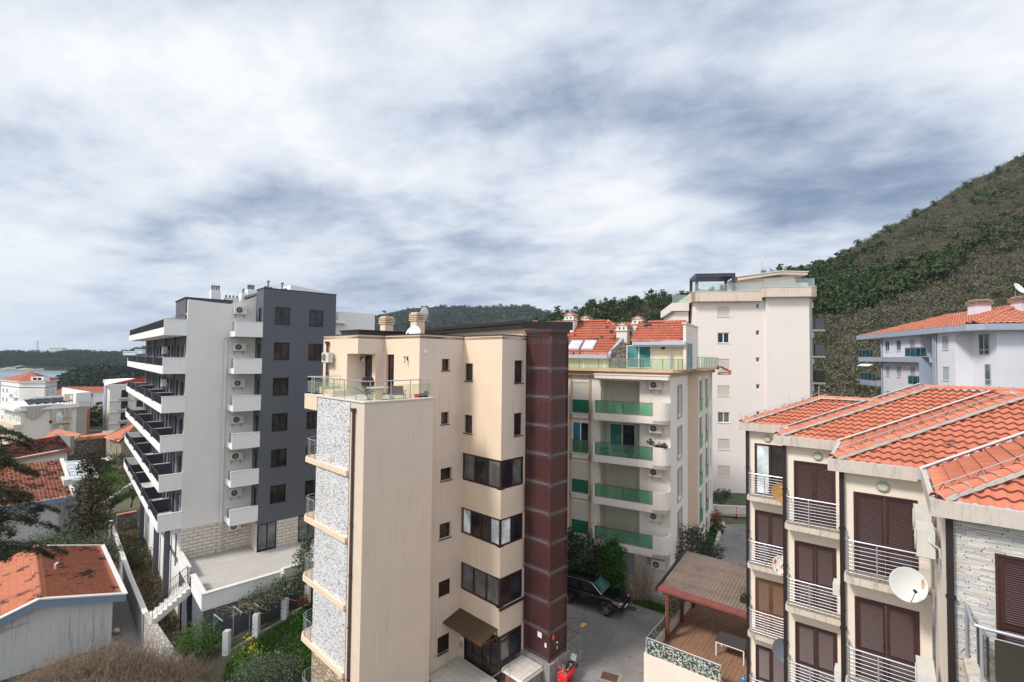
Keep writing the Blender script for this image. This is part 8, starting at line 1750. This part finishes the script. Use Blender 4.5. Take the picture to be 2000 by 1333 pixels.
T_('oleander_bush', 'dense dark oleander behind the black car beside the lift shaft', 'bush', 1135, 1150, 1.0, [(0, 0, 2.2, 1.8, 1.4, 1.8), (-.9, .2, 2.9, 1.2, 1.1, 1.2), (1.1, 0, 2.0, 1.0, 1.0, 1.5), (0, 0, 1.0, 1.7, 1.2, .9)], 6500, .17, 'lf_dark', r=.07, seed=80, clump=.2)
t_ = T_('climbing_ivy', 'bright green ivy mass climbing beside the ivory block behind the car bonnet', 'plant', 1197, 1160, 1.0, [(0, 0, 1.8, .95, .6, 1.7), (.1, 0, 3.0, .8, .5, .8), (.3, 0, .8, .9, .6, .8)], 5200, .15, 'lf_ivy', r=.05, seed=81, clump=.2)
T_('olive_tree', 'dark olive tree behind the carport roof against the ivory block corner', 'tree', 1335, 1140, 1.0, [(0, 0, 2.3, 1.9, 1.5, 1.6), (-1.2, 0, 1.6, 1.3, 1.2, 1.3), (1.2, .3, 2.9, 1.2, 1.2, 1.1), (2.2, .4, 2.2, .8, .8, .8)], 5200, .17, 'lf_olive2' if 'lf_olive2' in M else M.setdefault('lf_olive2', leafmat('dark_olive_leaves', [(.02,.03,.018), (.05,.065,.035), (.10,.12,.07)])) and 'lf_olive2', r=.12, seed=82, limbs=8)
twigbush('bare_vine', 'bare reddish vine hanging against the mesh grille of the ivory block', at_g(1252, 1175, 1.0), .75, .35, 3.2, 90, 90, 0, None, 'reddish_twig', r=.016)
T_('small_shrub', 'small round shrub at the foot of the tall ivory tower', 'shrub', 1410, 985, 2.4, [(0, 0, .8, .9, .8, .8)], 700, .22, 'lf_olive', r=.05, seed=84)
T_('agave_plant', 'pale spiky plant in the flower bed beside the ivory block', 'plant', 1405, 1040, 1.6, [(0, 0, .4, .5, .5, .4)], 300, .3, 'lf_olive', r=.03, seed=85); T_('small_shrub', 'reddish bare shrub at the end of the flower bed near the road', 'shrub', 1397, 1030, 1.6, [(0, 0, .9, .7, .7, .8)], 600, .15, 'lf_rust', r=.03, seed=86)
# garden fence: white posts with dark rails, vine arbour frames
O = at_g(442, 1272, -.95); t = thing('garden_fence', 'garden fence of square white posts with thin dark rails', 'fence', tuple(O))
pp = [at_g(x, y, z)-O for x, y, z in ((442, 1278, -1.0), (500, 1243, -.8), (556, 1211, -.55), (600, 1182, -.35))]
for q in pp: MB().box(q.x-.17, q.x+.17, q.y-.17, q.y+.17, q.z-.3, q.z+1.4).build('post', M['b_white'], t)
for a, b in zip(pp, pp[1:]):
    for z in (.3, .58, .86): MB().tube([(a.x, a.y, a.z+z), (b.x, b.y, b.z+z)], .022, 4).build('rail', M['dark_rail'], t)
    MB().hexa([(a.x-.1, a.y, a.z-.3), (b.x-.1, b.y, b.z-.3), (b.x+.12, b.y, b.z-.3), (a.x+.12, a.y, a.z-.3), (a.x-.1, a.y, a.z+.1), (b.x-.1, b.y, b.z+.1), (b.x+.12, b.y, b.z+.1), (a.x+.12, a.y, a.z+.1)]).build('plinth', M['conc'], t)
O = at_g(415, 1262, -.9); t = thing('vine_arbour', 'white metal pipe arbour with bare vine branches below the terrace parapet', 'arbour', tuple(O)); q = [at_g(x, y, z)-O for x, y, z in ((417, 1262, -.95), (455, 1245, -.8), (487, 1232, -.7), (548, 1208, -.45))]
for v in q: MB().tube([(v.x, v.y, v.z-.1), (v.x, v.y, v.z+1.9)], .035, 6).tube([(v.x-.05, v.y+.05, v.z+1.9), (v.x+.85, v.y-.55, v.z+1.82)], .04, 6).tube([(v.x, v.y, v.z+1.3), (v.x+.5, v.y-.35, v.z+1.84)], .025, 5).build('pipe_frame', M['bright_rail'], t)
m = MB(); r2 = np.random.default_rng(12)
for k in range(110):
    f = r2.random()**.7; a = q[0].lerp(q[3], f); a = Vector((a.x+r2.uniform(-.2, .9), a.y+r2.uniform(-.6, .2), a.z+1.9+r2.normal()*.08)); b = a+Vector((r2.normal()*.7, r2.normal()*.5, r2.normal()*.12)); m.tube([a, a.lerp(b, .5)+Vector(r2.normal(size=3)*.08), b], .013, 3, .006)
m.build('vine', M['reddish_twig'], t)
def lantern(px, py, z, lab, h):
    g = at_g(px, py, z); t = thing('garden_lamp', lab, 'lamp post', tuple(g), 0, 'garden lamps'); m = MB(); m.tube([(0, 0, 0), (0, 0, h)], .05, 7); m.build('pole', M['timber'] if h > 3 else M['dark_rail'], t)
    m = MB(); m.tube([(0, 0, h), (-.25, 0, h+.05)], .03, 6); m.lathe([(.001, .14), (.3, .1), (.42, -.02), (.4, -.06), (.001, -.04)], 16, Matrix.Translation((-.45, 0, h+.05)) @ Matrix.Diagonal((1.3, .9, 1, 1))); m.build('lamp_head', M['e_dark'], t, smooth=True)
M['e_dark'] = plain('dark_blue_grey_shade', (.05, .06, .075), .4)
lantern(351, 1255, -2.9, 'garden lamp with a dark shade beside the white staircase', 3.0); lantern(219, 1060, -2.8, 'garden lamp with a dark shade behind the alley wall', 2.0)
m = thing('white_bag', 'small white sack lying in the alley by the grey house', 'bag', tuple(at_g(226, 1236, -2.75))); MB().loft([superell(.05, 0, .12, 10, 2.2, -.25), superell(.17, 0, .3, 10, 2.2, -.1), superell(.18, 0, .32, 10, 2.2, .1), superell(.04, .05, .15, 10, 2.2, .28)]).build('sack', M['white'], m, smooth=True)
bwall('terraced_wall', 'old rubble terrace wall crossing the garden behind the soil bed', 'wall', [(-7, 27.5), (-5.2, 27.8)], -3, -1.0, .4, M['rubble'], capmat=M['o_tile'])
t_ = lowwall('terraced_wall', 'pale rubble terrace wall below the balustrade on the left', [tuple(at_g(195, 985, -2).xy), tuple(at_g(262, 945, -2).xy)], lambda x, y: gh(x, y), .8, .5, M['pale_stone'])
t_ = lowwall('terraced_wall', 'upper rubble terrace wall under the stone barn', [tuple(at_g(125, 915, -2).xy), tuple(at_g(262, 905, -2).xy)], lambda x, y: gh(x, y), 1.3, .5, M['rubble'])
# unify unlabeled leftovers
for o in list(bpy.data.objects):
    if o.get('label') == 'x': o['label'] = 'white wall mounted unit'

# ------------------------------------------------------------------ air
hm = bpy.data.materials.new('thin_blue_haze'); hm.use_nodes = True; nt = hm.node_tree; nt.nodes.remove(nt.nodes['Principled BSDF'])
pv = N(nt, 'ShaderNodeVolumePrincipled'); pv.inputs['Color'].default_value = (.62, .72, .88, 1); pv.inputs['Density'].default_value = .00009; pv.inputs['Anisotropy'].default_value = .2; L(nt, pv.outputs[0], nt.nodes['Material Output'].inputs['Volume'])
hb = MB().box(-4300, 3100, -3000, 6600, -75, 345).build('haze', hm); tag(hb, 'thin bluish haze over the bay and hills', 'haze', kind='stuff')
for o in bpy.data.objects:
    l = o.get('label')
    if l and len(l.split()) > 16: print('LONG', o.name, len(l.split()), l)
